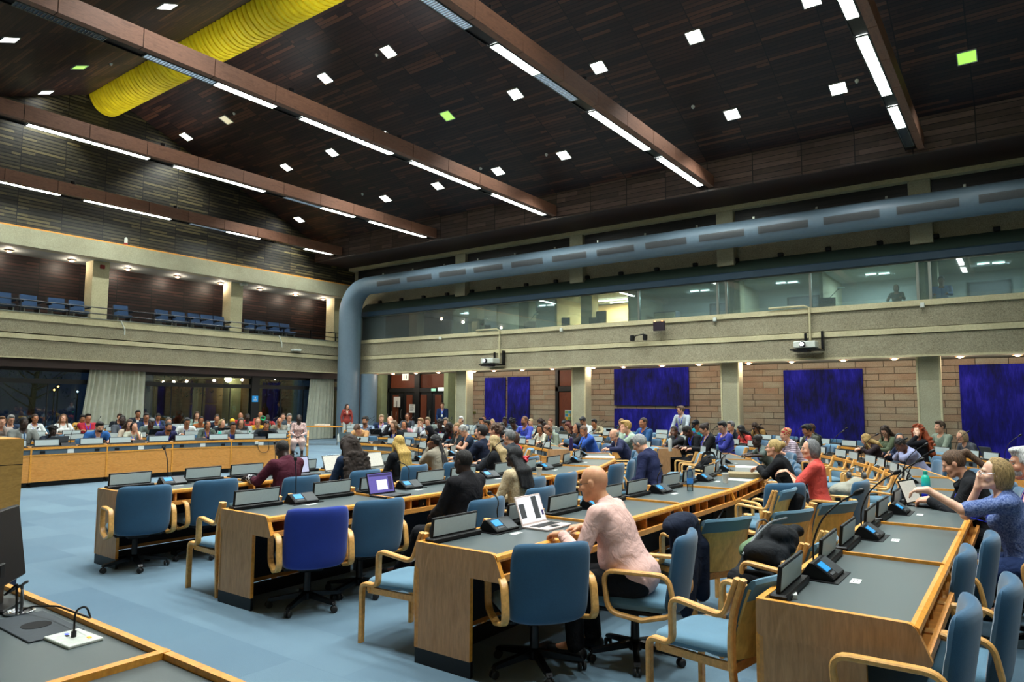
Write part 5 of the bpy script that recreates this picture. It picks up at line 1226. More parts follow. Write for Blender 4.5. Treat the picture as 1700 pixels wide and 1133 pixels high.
# ------------------------------------------------------------------ the people
K1, K2, T1, P1, P2 = '33201a', '5a3828', 'a9714f', 'd3a084', 'e2b79e'
SEATS = {}          # chair spots taken by a person: (arm, k) -> list of (x, y, theta)
PEOPLE = []
POS_ = []
def put(px, py, arm, k, off, text, far=None, world=None, face=None, **sp):
    if world is None:
        tilt = sp.get('tilt'); t = .15 if tilt is None else tilt; s = 1.0
        fem = .965 if sp.get('sex') == 'f' else 1.0
        for _ in range(5):
            hy = .56*math.sin(t)+.035
            d = pix_ray(px, 700); cand = []; prev = None
            for (x, y, th) in seat_curve(arm, k, off-hy):
                e = x*d.y-y*d.x
                if prev is not None and prev[0]*e <= 0 and x*d.x+y*d.y > 0: cand.append((x, y, th))
                prev = (e,)
            if not cand:
                q = on_curve(px, arm, k, off-hy); cand = [q]
            zs = [(abs(height_at(px, py, c[0], c[1])-1.2), c) for c in cand]
            c = min(zs, key=lambda q: q[0])[1] if far is None else (max(cand, key=lambda q: q[1]) if far else min(cand, key=lambda q: q[1]))
            zt = height_at(px, py, c[0], c[1])
            if tilt is None: t = math.acos(max(.82, min(.995, (zt-.675)/(.555*fem))))
            s = (zt-.56)/(fem*(.555*math.cos(t)+.112)); s = max(.92, min(1.09, s))
        x, y, th = c; rx, ry = x+math.cos(th)*hy, y+math.sin(th)*hy; heading = th+PI/2+sp.pop('turn', 0); sp['tilt'] = t; sp['s'] = s
        SEATS.setdefault((arm, k), []).append((rx, ry, th, off)); z0 = 0
        # keep neighbours from sitting inside one another
        for _ in range(3):
            for (qx, qy, q) in POS_:
                dd = math.hypot(rx-qx, ry-qy)
                if dd < .46:
                    ux, uy = ((rx-qx)/dd, (ry-qy)/dd) if dd > .01 else (math.cos(th), math.sin(th)); rx += ux*(.47-dd); ry += uy*(.47-dd)
        SEATS[(arm, k)][-1] = (rx, ry, th, off)
    else: rx, ry, z0 = world; heading = face
    POS_.append((rx, ry, z0)); dist_ = math.hypot(rx, ry)
    sp.setdefault('res', .008 if dist_ < 9.6 else (.0115 if dist_ < 13.5 else .015))
    root, hc, H, hands = person(sp); root.location = (rx, ry, z0); root.rotation_euler = (0, 0, heading); label(root, text, 'person'); PEOPLE.append((text, rx, ry)); return root, hc, H, hands
B_, BL, GR, BR, BD = '14100e', 'b08a4c', '8c8a86', '3a2618', '6a4a2c'
def people():
    p = put
    # left block
    p(5, 700, 'L', 2, 1.15, 'person at the left edge in a pale shirt, hand on the face', skin=P1, hair='short', hairc=BD, topc='9a8f88', pose='chin', hyaw=-.2)
    p(18, 696, 'L', 3, 1.15, 'older person in glasses and navy top, second from the left edge', skin=P1, hair='short', hairc=GR, topc='27364c', glasses=1, hpitch=.25)
    p(40, 702, 'L', 1, 1.15, 'person in a light grey suit and blue tie, leftmost behind the front left desks', skin=K1, hair='buzz', hairc=B_, topk='jacket', topc='787c78', undc='a9bccb', tie='4a6f9c', pose='desk')
    p(90, 716, 'L', 1, 1.15, 'person with a big black hairstyle, navy blazer and magenta top in the front left row', sex='f', skin=K1, hair='afro', hairc='0d0b0c', topk='jacket', topc='1c2433', undc='a238a8', glasses=1, pose='phone', collar=False)
    p(59, 695, 'L', 3, 1.15, 'person in white with pulled back hair, behind the light grey suit', sex='f', skin=T1, hair='bun', hairc=BR, topc='cfd4d2', lany=1)
    p(106, 695, 'L', 3, 1.15, 'person with long fair hair and white top looking up, in the left block', sex='f', skin=P1, hair='long', hairc=BD, topk='tee', topc='d4d8d6', hpitch=-.3, hyaw=-.3)
    p(138, 695, 'L', 4, 1.15, 'person in a yellow orange top half hidden behind the person in red, left block', skin=T1, hair='short', hairc=B_, topc='c79a4a')
    p(147, 694, 'L', 3, 1.15, 'person in a bright red shirt with folded arms before the left curtain', skin=T1, hair='short', hairc=B_, topc='b02c3c', lany=1, pose='cross')
    p(166, 708, 'L', 1, 1.15, 'bearded person in a bright blue suit and open white shirt, front left row', skin=P1, hair='short', hairc=B_, beard='1c1512', topk='jacket', topc='2c5f9e', undc='e0dcdc', lany='5f6fe0', hpitch=.15)
    p(199, 693, 'L', 4, 1.15, 'person in a dark suit before the middle of the left curtain', skin=P1, hair='short', hairc=BR, topk='jacket', topc='1a2028')
    p(205, 697, 'L', 2, 1.15, 'person in a mid grey suit behind a black laptop, second left row', skin=K1, hair='buzz', hairc=B_, topk='jacket', topc='4c525a', undc='d0d8e0', lany=1, hyaw=-.4)
    p(217, 704, 'L', 1, 1.75, 'person with long dark hair looking up behind the person touching her cheek', sex='f', skin=P1, hair='long', hairc=BR, topc='c9b9a4', hyaw=-.3)
    p(225, 714, 'L', 1, 1.15, 'person with dark bob and cream top, cheek on hand, front left row', sex='f', skin=P1, hair='bob', hairc='1c1210', topk='tee', topc='b9bcaa', pose='chin', lany=1, tilt=.35)
    p(229, 687, 'L', 5, 1.15, 'person with receding dark hair sitting tall by the right edge of the left curtain', skin=T1, hair='short', hairc=B_, topk='jacket', topc='27303c', hyaw=.2)
    p(243, 693, 'L', 3, 1.15, 'person in glasses and dark blue suit right of the left curtain', skin=T1, hair='short', hairc='2a2a2c', topk='jacket', topc='1f3450', glasses=1, lany=1)
    p(251, 700, 'L', 2, 1.15, 'person with short grey hair and grey green jacket bent over a laptop, second left row', skin=K2, hair='short', hairc='5a5a5c', topc='5f6d68', hpitch=.4)
    p(263, 692, 'L', 4, 1.15, 'person with dark tied hair looking down in the fourth left row', sex='f', skin=T1, hair='bun', hairc=B_, topk='jacket', topc='2c3a4e', lany=1, hpitch=.3)
    p(271, 700, 'L', 2, 1.15, 'person in glasses with greying hair and purple navy cardigan, behind the bearded person in navy', sex='f', skin=P1, hair='bun', hairc='5c554c', topk='jacket', topc='2c2f52', undc='c9ccc4', glasses=1)
    p(281, 709, 'L', 1, 1.15, 'bearded person in a navy suit and pale shirt, leaning back, front left row', skin=T1, hair='buzz', hairc='1a1512', beard='1a1512', topk='jacket', topc='26294e', undc='c4d2ca', lany=1, pose='lap')
    p(300, 701, 'L', 2, 1.15, 'person in glasses and a white shirt in the second left row', skin=T1, hair='short', hairc='3a3a3c', topc='c9d0d0', glasses=1, lany=1, fat=1.1)
    p(327, 689, 'L', 4, 1.15, 'person with pale green top high in the fourth left row', sex='f', skin=P1, hair='long', hairc=BR, topc='8fa79c')
    p(334, 697, 'L', 3, 1.15, 'person with wavy black hair and orange scarf in the left block', sex='f', skin=T1, hair='bob', hairc=B_, topc='b06a3c', hpitch=.3)
    p(351, 695, 'L', 3, 1.15, 'shaven headed person in a dark navy suit sitting tall, third left row', skin=T1, hair='buzz', hairc='2a1c14', topk='jacket', topc='1c2538', undc='c9d4d8', s=1.05)
    p(346, 714, 'L', 1, 1.15, 'smiling person with dark tied hair and green grey jacket in the front left row', sex='f', skin=T1, hair='bob', hairc='1a1210', topk='jacket', topc='4a554e', undc='b98a6a', lany=1, tilt=.3, collar=False)
    p(361, 693, 'L', 4, 1.15, 'dark skinned person in a white shirt behind the fair haired person in the left block', skin=K1, hair='buzz', hairc=B_, topc='b9c4cc')
    p(368, 703, 'L', 2, 1.15, 'person with fair bobbed hair turned away, second left row', sex='f', skin=P1, hair='bob', hairc='a38a5e', topk='jacket', topc='2a3238', hyaw=.6)
    p(381, 702, 'L', 3, 1.15, 'person with yellow head band partly hidden behind the grey suited person in glasses', sex='f', skin=K2, hair='wrap', hairc='d0a02c', topc='5a4a3c')
    p(388, 708, 'L', 1, 1.15, 'person in glasses, grey suit and blue shirt leaning back, front left row', skin=T1, hair='short', hairc='1c1c1e', topk='jacket', topc='7a7f7c', undc='3c4f86', glasses=1, lany=1, fat=1.12)
    p(400, 691, 'L', 4, 1.15, 'bald person in red in the fourth left row', skin=T1, hair='bald', topc='b03038')
    p(401, 700, 'L', 2, 1.15, 'person with long wavy brown hair, second left row beside the yellow jumper', sex='f', skin=P1, hair='long', hairc='4a4038', topc='3c4046')
    p(411, 693, 'L', 3, 1.15, 'dark skinned person with shaved head in a red patterned shirt, third left row', skin=K1, hair='buzz', hairc=B_, topc='a83a34')
    p(420, 700, 'L', 2, 1.15, 'person in a bright yellow jumper and glasses, second left row', sex='f', skin=P1, hair='bob', hairc='8a6038', topk='knit', topc='d9a82a', glasses=1, lany='3a4a90')
    p(433, 697, 'L', 3, 1.15, 'person in a bright green cap, third left row', skin=K2, hair='short', hairc=B_, topc='2c5a48', cap='12925a')
    p(433, 689, 'L', 5, 1.15, 'person with grey hair at the very back behind the green cap', skin=T1, hair='rim', hairc=GR, topc='a04a3a')
    p(443, 705, 'L', 1, 1.15, 'person in a black suit and dark red tie behind a tablet, front left row', skin=T1, hair='short', hairc='1c1a1a', topk='jacket', topc='23282e', undc='dcdce0', tie='5a2a34', lany=1, fat=1.12)
    p(444, 694, 'L', 4, 1.15, 'dark skinned person in a red top beside the green cap, fourth left row', skin=K1, hair='buzz', hairc=B_, topc='b03a3a')
    p(464, 702, 'L', 2, 1.15, 'bald person in glasses and beige suit with a hand over the mouth, second left row', skin=T1, hair='rim', hairc='5a4f48', topk='jacket', topc='79766a', glasses=1, pose='chin', tilt=.3)
    p(470, 692, 'L', 4, 1.15, 'person with reddish face at the back behind the person with grey hair, left block', skin=P1, hair='buzz', hairc=BR, topc='5a5f66')
    p(474, 700, 'L', 3, 1.5, 'dark skinned person bending his head down beside the bald person in beige', skin=K1, hair='buzz', hairc='2a2a2c', topc='394652', hpitch=.5)
    p(479, 693, 'L', 3, 1.15, 'tall person with thick grey hair and dark jacket near the aisle, third left row', skin=P1, hair='short', hairc='8a8c8c', topk='jacket', topc='39444e', hyaw=.3, s=1.05)
    p(497, 695, 'L', 2, 1.95, 'person in a pale pink dress sitting alone at the aisle on the left', sex='f', skin=K1, hair='bob', hairc=B_, topk='dress', topc='d8bcb4', pat='print', pat2='a98a88', pose='lap', skirt=1, legc='cdb0a8', sleeve=.9)
    # centre block, first rows
    p(596, 707, 'B', 1, 1.15, 'person in a tan jumper bowed over a laptop, leftmost in the front centre row', skin=P1, hair='short', hairc='4a3426', topk='knit', topc='b48a5c', hpitch=.9, tilt=.45, pose='type')
    p(607, 699, 'B', 2, 1.15, 'bearded person with dark curls and a blue patterned shirt, centre block', skin=T1, hair='curlyshort', hairc=B_, beard='1a1410', topc='39506e', pat='print', pat2='93a5bd')
    p(633, 695, 'B', 3, 1.15, 'fair person in a navy blazer with purple lanyard near the doors', skin=P1, hair='short', hairc='9a8468', topk='jacket', topc='1c2c46', lany='6a50d0', hyaw=.5)
    p(648, 698, 'B', 2, 1.15, 'balding person in white touching the face, below the left doors', skin=P1, hair='rim', hairc='7a6048', topc='b9c4cc', pose='chin')
    p(654, 706, 'B', 1, 1.15, 'person with long brown hair resting her forehead on her hand, centre front row', sex='f', skin=P1, hair='long', hairc='6a5038', topk='jacket', topc='1c1e24', undc='d9dce4', pose='brow', lany=1, collar=False)
    p(672, 705, 'B', 2, 1.15, 'person with black hair and pink top behind the person holding her forehead', sex='f', skin=T1, hair='bob', hairc=B_, topc='b98a90')
    p(677, 692, 'B', 4, 1.15, 'shaved headed person in glasses with white headphones before the doors', skin=T1, hair='buzz', hairc=BR, topc='3a3f48', glasses=1)
    p(686, 701, 'B', 2, 1.15, 'person in glasses and light grey shirt with clasped hands under the chin, second centre row', skin=P1, hair='short', hairc='8a6a44', topc='a5a8ac', glasses=1, pose='both', lany=1)
    p(711, 699, 'B', 3, 1.15, 'person in a light blue shirt and grey waistcoat below the right doors', skin=P1, hair='short', hairc='7a6a50', topk='vest', topc='5f6c68', undc='8aa8c4')
    p(715, 713, 'B', 1, 1.15, 'person in a black head scarf looking down, centre front row', sex='f', skin=T1, hair='scarf', hairc='15151c', topc='15151c', hpitch=.35)
    p(731, 704, 'B', 2, 1.15, 'person with curly black hair and a red scarf, centre block', sex='f', skin=K1, hair='afro', hairc=B_, topk='jacket', topc='15171e', undc='c0383c', lany=1, collar=False)
    p(741, 700, 'B', 3, 1.15, 'person with short grey brown hair in a white top, third centre row', skin=P1, hair='short', hairc='7a7060', topc='c4c8c8')
    p(746, 709, 'B', 1, 1.75, 'dark skinned person in glasses and black jacket with red top, centre block', skin=K1, hair='buzz', hairc=B_, topk='jacket', topc='1a1a20', undc='c04038', glasses=1)
    p(757, 711, 'B', 1, 1.15, 'person with long wavy light brown hair in profile, centre front row', sex='f', skin=P1, hair='long', hairc='8a6a42', topk='jacket', topc='2c3438', hyaw=.9, collar=False)
    p(765, 698, 'B', 3, 1.15, 'person with white hair and navy top left of the narrow blue hangings', skin=P1, hair='short', hairc='c4c6c4', topc='2a3f58', hyaw=.3)
    p(770, 715, 'B', 1, 1.15, 'person with curly grey hair and glasses working behind a dark laptop, centre front row', skin=P1, hair='curlyshort', hairc='b4b6b2', topk='vest', topc='2c3a4e', undc='cfcfd6', glasses=1, hpitch=.4, tilt=.3, pose='type')
    p(799, 700, 'B', 3, 1.15, 'person with sleek dark hair and hand on chin before the left narrow hanging', skin=T1, hair='short', hairc='17181c', topc='6a7a86', pose='chin', hyaw=.4)
    p(804, 695, 'B', 5, .9, 'shaved headed person just behind the person with sleek dark hair', skin=T1, hair='buzz', hairc=BR, topc='70787c')
    p(810, 705, 'B', 2, 1.15, 'person with thick black hair and moustache, second centre row', skin=T1, hair='short', hairc=B_, must=B_, topc='5c6a78', brows=1)
    p(817, 701, 'B', 4, 1.15, 'person with long blonde hair before the left narrow hanging', sex='f', skin=P1, hair='long', hairc='b0966a', topc='4a4f54')
    p(836, 706, 'B', 2, 1.15, 'dark skinned person in a grey suit and pale shirt looking down, second centre row', skin=K2, hair='buzz', hairc='1a1614', topk='jacket', topc='4a545e', undc='b4bcd4', hpitch=.6)
    p(832, 698, 'B', 4, 1.15, 'person with short dark hair and hand at the mouth before the narrow hangings', skin=K2, hair='short', hairc=B_, topc='3c4c66', pose='chinr')
    p(853, 700, 'B', 3, 1.15, 'person with a mop of black curls looking down before the right narrow hanging', skin=K2, hair='afro', hairc='121216', topc='4a6070', hpitch=.6)
    p(871, 699, 'B', 2, 1.85, 'bald bearded person in a violet blue shirt with a lanyard', skin=T1, hair='buzz', hairc='6a4a34', beard='241a14', topc='4a56b4', lany=1)
    p(882, 701, 'B', 4, 1.15, 'person with fair hair in a white patterned top right of the narrow hangings', sex='f', skin=P1, hair='bun', hairc='b09a70', topc='9aa8a0', pat='print', pat2='3a4a44')
    p(862, 716, 'B', 1, 1.75, 'person with long dark hair and pink sleeves behind an open dark laptop', sex='f', skin=T1, hair='long', hairc='1c1416', topk='tee', topc='d0a2a0', pose='type')
    p(894, 718, 'B', 2, 1.15, 'person with straight dark brown hair and white top in profile, looking left', sex='f', skin=T1, hair='long', hairc='33241e', topc='c9c6b4', hyaw=.7, tilt=.4, front=False)
    p(898, 704, 'B', 3, 1.15, 'person with a cloud of dark brown curls left of the narrow brown door', sex='f', skin=T1, hair='curlylong', hairc='33201c', topk='jacket', topc='20262c')
    p(914, 701, 'B', 4, 1.15, 'person with reddish tied hair just left of the narrow brown door', sex='f', skin=P1, hair='bun', hairc='6a3c28', topc='8a8a7c')
    p(912, 711, 'B', 2, 1.15, 'person with a light brown fringe and grey green cardigan looking down', sex='f', skin=P1, hair='bob', hairc='7a5038', topk='jacket', topc='7c8678', undc='3a3a44', hpitch=.6, lany=1, collar=False)
    p(938, 702, 'B', 4, 1.15, 'person with black hair hidden low behind a white laptop by the narrow door', skin=T1, hair='short', hairc='15181e', topc='39424c', hpitch=.4)
    p(945, 706, 'B', 3, 1.15, 'person with auburn fringe and long hair wearing a face mask below the colourful poster', sex='f', skin=P1, hair='long', hairc='5c2a22', topk='knit', topc='2a3038', hpitch=.4)
    p(958, 711, 'B', 2, 1.15, 'person with black hair, chin in hand, left of the bright blue suit', sex='f', skin=T1, hair='bob', hairc='121216', topk='jacket', topc='2c2c30', pose='chin', tilt=.3)
    p(970, 698, 'B', 3, 1.85, 'young person with a bowl of black hair and white shirt looking down at the pillar', skin=T1, hair='short', hairc='15181e', topc='c4cccf', hpitch=.5)
    p(970, 714, 'B', 2, 1.15, 'bald person in a bright blue suit resting his chin on his fists', skin=T1, hair='buzz', hairc='6a5040', topk='jacket', topc='2f55a8', undc='9ab4dc', pose='chin', tilt=.42, hyaw=.5, hpitch=.3)
    p(987, 702, 'B', 4, 1.15, 'person with cropped black hair in a beige jacket right of the stone pillar', skin=T1, hair='short', hairc='121316', topk='jacket', topc='a3987a')
    p(1033, 701, 'B', 4, 1.15, 'person with light brown long hair and red lanyard left of the wide blue hanging', sex='f', skin=P1, hair='long', hairc='7a6248', topk='knit', topc='3f4a4a', lany='c03a44', pose='phone', hpitch=.3)
    p(1041, 707, 'B', 2, 1.85, 'person with short fair hair and a pale green jumper, chin on hand', skin=P1, hair='short', hairc='a9874a', topk='knit', topc='a3b8a4', pose='chin', tilt=.35, lany=1)
    p(1068, 702, 'B', 3, 1.15, 'person with cropped hair in a denim blue suit before the lower wide hanging', skin=T1, hair='buzz', hairc='3a2a1e', topk='jacket', topc='2c5484', undc='355f9a', lany=1)
    p(1071, 721, 'B', 2, 1.7, 'older bald person in navy behind the grey haired person reading', skin=P1, hair='rim', hairc='8a8478', topk='jacket', topc='2a2f4e', hyaw=.3)
    p(1118, 716, 'B', 3, 1.15, 'dark skinned person in a charcoal suit and multicoloured lanyard with a hand at the mouth', skin=K2, hair='buzz', hairc='1a1512', topk='jacket', topc='2a2c30', undc='d4dcdc', lany='3c50d8', pose='chin', hyaw=.6, hpitch=-.15)
    p(1147, 711, 'B', 3, 1.15, 'dark haired person bowing his head, deep blue shirt, beside the charcoal suit', skin=K2, hair='buzz', hairc='15130f', topk='jacket', topc='15181e', undc='2440b4', hpitch=.8, tilt=.35, lany=1)
    p(1159, 703, 'B', 4, 1.15, 'person in a black cap and turquoise top looking down behind the bowed head', skin=T1, hair='short', hairc='121214', topk='tee', topc='1fa3b4', hpitch=.5, cap='14161c')
    p(1182, 711, 'B', 3, 1.15, 'person with dark tied hair, yellow blouse and black cardigan looking down', sex='f', skin=P1, hair='bun', hairc='2c201c', topk='jacket', topc='17181c', undc='d0c470', hpitch=.5, lany=1, glasses=1, collar=False)
    p(1201, 708, 'B', 3, 1.75, 'stocky person in glasses and violet blue shirt leaning on the desk', skin=P1, hair='short', hairc='1c1e22', topc='3a3f94', glasses=1, fat=1.25, hyaw=.4, hpitch=.3, lany=1)
    p(1214, 707, 'B', 4, 1.15, 'person with grey hair and dark jacket half hidden behind the violet blue shirt', skin=P1, hair='short', hairc='6a6a6c', topk='jacket', topc='1c232e')
    p(1231, 714, 'B', 4, .9, 'person with long straight black hair and coral collar turned away', sex='f', skin=T1, hair='long', hairc='121216', topc='d04a48', hyaw=-.6)
    p(1256, 706, 'B', 5, .9, 'person with very long brown hair and mustard cardigan against the stone wall, looking down', sex='f', skin=T1, hair='long', hairc='33221a', topk='jacket', topc='8a6a3a', undc='c4c8b8', hpitch=.6, collar=False)
    p(1346, 712, 'B', 4, 1.75, 'person with brown hair and violet lanyard left of the person with cropped hair in tweed', sex='f', skin=T1, hair='short', hairc='4a3024', topk='jacket', topc='2a2e30', lany='6a6adf', undc='b0b4b0', collar=False)
    p(1355, 713, 'B', 4, 1.0, 'person with cropped dark hair in a tweed jacket at the big right hanging', skin=T1, hair='short', hairc='1c1e20', topk='jacket', topc='4f524a', undc='b9c4dc', hpitch=.3, lany='5a4ad0')
    # middle distance right
    p(1067, 733, 'R', 2, 1.75, 'person with grey hair, glasses and navy suit sitting sideways and reading', far=True, skin=P1, hair='short', hairc='909292', topk='jacket', topc='23294a', undc='d8dce0', glasses=1, tilt=.28, hpitch=.5, pose='lap', tie='3a6a7a', res=.010)
    p(1252, 732, 'R', 3, 1.15, 'dark skinned person with hair in a bun, grey top and blue lanyard', far=True, sex='f', skin=K1, hair='bun', hairc='100e0e', topk='tee', topc='5f6c68', lany=1, hyaw=.5, res=.0115)
    p(1285, 747, 'R', 3, 1.15, 'fair haired person in glasses and black blazer holding a phone over papers', far=False, sex='f', skin=P1, hair='bun', hairc='b39a62', topk='jacket', topc='15171b', undc='15171b', glasses=1, pose='phone', hpitch=-.15, collar=False, tilt=.42, res=.009, world=(-2.36, 9.22, 0), face=PI/2+.12)
    p(1303, 722, 'R', 3, 2.0, 'dark haired person with a colourful head wrap behind the black blazer', far=True, sex='f', skin=P1, hair='wrap', hairc='b8a070', hairc2='a8303a', topk='tee', topc='c4b4c0', pat='stripe', pat2='6a5a70')
    p(1325, 736, 'R', 3, 1.8, 'person with grey bobbed hair and coral red top, clasped hands, turned to the left', far=False, sex='f', skin=P1, hair='bob', hairc='77787a', topk='tee', topc='d8574f', sleeve=.42, hands=((-.02, .36, .93), (.02, .36, .93)), pose='x', hyaw=.25, res=.009, tilt=.12, world=(-1.93, 8.6, 0), face=PI/2+.2)
    p(1437, 735, 'R', 4, 1.15, 'smiling person with blonde hair leaning over a phone at the far right desks', far=True, sex='f', skin=P1, hair='long', hairc='a88a52', topk='knit', topc='2a2024', pose='phone', tilt=.5, hyaw=-.7, hpitch=.3, hairlen=.12)
    p(1457, 732, 'R', 4, 1.3, 'person with dark grey hair and navy jacket turned away beside the smiling blonde person', far=True, sex='f', skin=P1, hair='bob', hairc='4a4f52', topk='jacket', topc='232c46', tilt=.45, hyaw=1.2)
    p(1471, 714, 'R', 4, 2.0, 'person wearing black headphones and glasses with a green top looking down', far=True, sex='f', skin=P1, hair='long', hairc='3c2c22', topk='knit', topc='55604a', undc='d0d4d0', hpitch=.5, hyaw=.4, phones=1, glasses=1)
    p(1496, 735, 'R', 4, 1.15, 'dark skinned person in a pale lilac shirt hiding the face in the hands', far=True, skin=K2, hair='buzz', hairc='1a1816', topc='9aa0c4', pose='both', tilt=.55, hpitch=.5, fat=1.1)
    p(1521, 717, 'R', 4, 2.0, 'person with a cloud of orange red curls and black top, hand at the mouth', far=True, sex='f', skin=P2, hair='curlylong', hairc='a34a26', topk='knit', topc='14161c', pose='chin', hyaw=.6, hpitch=-.2, seed=8)
    p(1510, 708, 'R', 5, 1.15, 'person with short brown hair and grey top left of the red curls', far=True, skin=P1, hair='short', hairc='4a3a2c', topc='7a8678')
    p(1596, 725, 'R', 5, .8, 'person with a fair fringe and glasses behind the ponytail', far=True, sex='f', skin=P1, hair='bob', hairc='a38a66', topk='knit', topc='4a4e56', glasses=1)
people()
def people_near():
    p = put
    R3, R4 = RR['R'][3]+CX, RR['R'][4]+CX
    # right edge
    p(1587, 752, 'R', 4, 1.0, 'person with a brown ponytail and black blazer typing on a black laptop', world=(-.28, 7.62, 0), face=PI/2+.1, sex='f', skin=P1, hair='pony', hairc='5c4634', topk='jacket', topc='1a1c20', undc='8a8c94', pose='type', tilt=.35, hpitch=.35, lany=1, s=1.05, res=.0075, collar=False)
    p(1647, 780, 'R', 4, 1.0, 'person with a light bob, glasses and loose blue dress, hand at the mouth', world=(-.04, 6.30, 0), face=PI/2+.1, sex='f', skin=P2, hair='bob', hairc='a3885a', topk='tee', topc='3a4f84', pat='speckle', pat2='7a8bb8', sleeve=.42, pose='cust', hands=((-.20, .59, 1.08), 'face'), tilt=.25, hpitch=-.12, hyaw=.12, glasses=1, glassm='chrome', s=1.03, lany='3040d8', res=.006, untuck=1, legc='2c3f6c')
    p(1688, 760, 'R', 4, 1.0, 'white haired person in a striped pink shirt at the right edge', world=(.2, 7.0, 0), face=PI/2, skin='c48f72', hair='short', hairc='c8cac8', beard='a8a8a6', topc='c99aa4', pat='stripe', pat2='b98a98', tilt=.30, hyaw=.2, s=1.08, lany=1, fat=1.15, res=.0075, pose='type')
    # the three long rows
    p(472, 750, 'R', 1, 1.04, 'person with a shaved head and maroon sweater with striped cuffs, seen from behind', far=False, skin=K1, hair='buzz', hairc='1c1816', topk='knit', topc='4f1f2e', tilt=.12, hpitch=.45, s=1.0, fat=1.12, res=.008, pose='cust', hands=((-.24, .42, .82), (.2, .42, .82)), cuffs=1)
    p(577, 750, 'R', 1, 1.04, 'person with a mass of long dark curls seen from behind', far=False, sex='f', skin=T1, hair='curlylong', hairc='33261f', topk='jacket', topc='1d2f4a', tilt=.12, pose='lap', res=.008, seed=5)
    p(660, 740, 'R', 1, 1.04, 'person with long blonde hair over a black top seen from behind', far=False, sex='f', skin=P1, hair='long', hairc='c4a256', hairlen=.38, topk='knit', topc='14181d', tilt=.10, pose='lap', res=.008, hyaw=-.1)
    p(720, 737, 'R', 1, 1.08, 'person with long black braids, glasses and beige jacket looking left', far=False, sex='f', skin=K2, hair='braids', hairc='121114', topk='jacket', topc='8f8878', tilt=.25, hyaw=.15, pose='chin', res=.008, glasses=1, glassm='trim_wood', front=False, collar=False)
    p(797, 718, 'R', 1, 1.1, 'person in glasses and navy pinstripe suit in profile', far=True, skin=P1, hair='short', hairc='1f1d1e', topk='jacket', topc='182236', undc='b4c0cc', glasses=1, beard='4a423c', tilt=.10, hyaw=.05, hpitch=-.1, res=.009)
    p(815, 716, 'R', 1, 1.15, 'person with wavy brown hair hidden behind the navy pinstripe suit', far=True, sex='f', skin=P1, hair='curlyshort', hairc='5a4436', topc='5f6468', res=.012)
    p(819, 737, 'R', 1, 1.95, 'person with long pale blonde hair and black jacket before the charcoal suit', far=True, sex='f', skin=P1, hair='long', hairc='b39a6c', topk='jacket', topc='1d1f24', hyaw=.2, tilt=.2, res=.009, turn=.2)
    p(828, 730, 'R', 1, 1.35, 'person in glasses and bright red top behind the blonde person', far=True, sex='f', skin=P1, hair='bob', hairc='4a3428', topk='tee', topc='d8423c', glasses=1, res=.010, tilt=.12)
    p(844, 726, 'R', 1, 1.75, 'person with grey hair, dark glasses and charcoal suit in profile', far=True, skin=P1, hair='short', hairc='6c6e6e', topk='jacket', topc='33383e', undc='d4dcdc', glasses=1, tilt=.12, beard='8a8a86', res=.009, fat=1.1)
    p(770, 776, 'R', 2, 1.5, 'dark skinned person in a black suit leaning back and holding a phone in the lap', far=False, skin=K1, hair='buzz', hairc='1a1715', topk='jacket', topc='1b1a1e', undc='a9b9d8', lany='3a5ad0', tilt=-.02, hpitch=.15, pose='lap', res=.007, fat=1.12, s=.97, legs=([(-.13, .44, .5), (.13, .46, .5)], [(-.13, .70, .12), (.16, .74, .12)], [(-.15, .84, .09), (.18, .88, .09)]))
    p(851, 768, 'R', 2, 1.4, 'dark skinned person with long black hair, red hair flower and beige knit jacket', far=False, sex='f', skin=K1, hair='long', hairc='15161a', topk='knit', topc='a08a68', pat='weave', pat2='c9b795', tilt=.10, hyaw=.2, pose='lap', res=.0075, front=False, hairlen=.22)
    p(1001, 810, 'R', 3, 1.42, 'bald person in a pale pink shirt and glasses working at a laptop', far=False, skin=T1[:0]+'dba27c', hair='bald', topc='e8beb4', tilt=.46, world=(-2.13, 4.30, 0), face=1.72, hpitch=.05, hyaw=.05, pose='desk', res=.006, glasses=1, fat=1.14, untuck=0, s=1.0, lany=None)
    # standing
    r_, hc, H, hd = p(0, 0, 0, 0, 0, 'standing person in a rust red jacket and white trousers beside the blue corner duct', world=(-23.9, 20.35, 0), face=-2.1, sex='f', skin=P1, hair='long', hairc='2c1c18', topk='jacket', topc='9c4038', undc='c9d4d8', stand=True, legc='c9cfc8', tilt=.0, s=1.0, collar=False, hands=((-.22, .1, .84), (.22, .05, .8)), pose='st', hyaw=.3)
    p(0, 0, 0, 0, 0, 'standing person in a navy jacket with a blue lanyard in front of the right doors', world=(-20.95, 23.3, 0), face=PI+.55, skin=P1, hair='short', hairc='6a5038', topk='jacket', topc='1a2f56', undc='9ab8dc', stand=True, lany=1, s=1.01, tilt=0, hands=((-.18, .18, .9), (.18, .18, .9)), pose='st')
    p(0, 0, 0, 0, 0, 'standing person in a light grey shirt before the wide blue hanging', world=(-7.55, 18.25, 0), face=PI-.15, skin=P1, hair='short', hairc='5a4636', topc='a9b4bc', stand=True, lany=1, s=.98, tilt=.15, glasses=1, hands=((-.2, .45, .88), (.2, .42, .86)), pose='st', hyaw=-.8, legc='23262e')
    p(0, 0, 0, 0, 0, 'seated person with dark hair behind the booth glass above the right pillar', world=(-2.9, 23.35, 4.05), face=PI, sex='f', skin=P1, hair='bob', hairc='33261f', topc='8a7f74', tilt=.2, pose='desk', res=.014, s=.93)
    p(0, 0, 0, 0, 0, 'person in a light blue shirt behind the booth glass at the upper right', world=(-1.75, 23.3, 4.05), face=PI, skin=T1, hair='short', hairc='1c1814', topc='8aa0d8', tilt=.05, pose='desk', res=.014, s=1.04, tie='2a3f9c')
people_near()
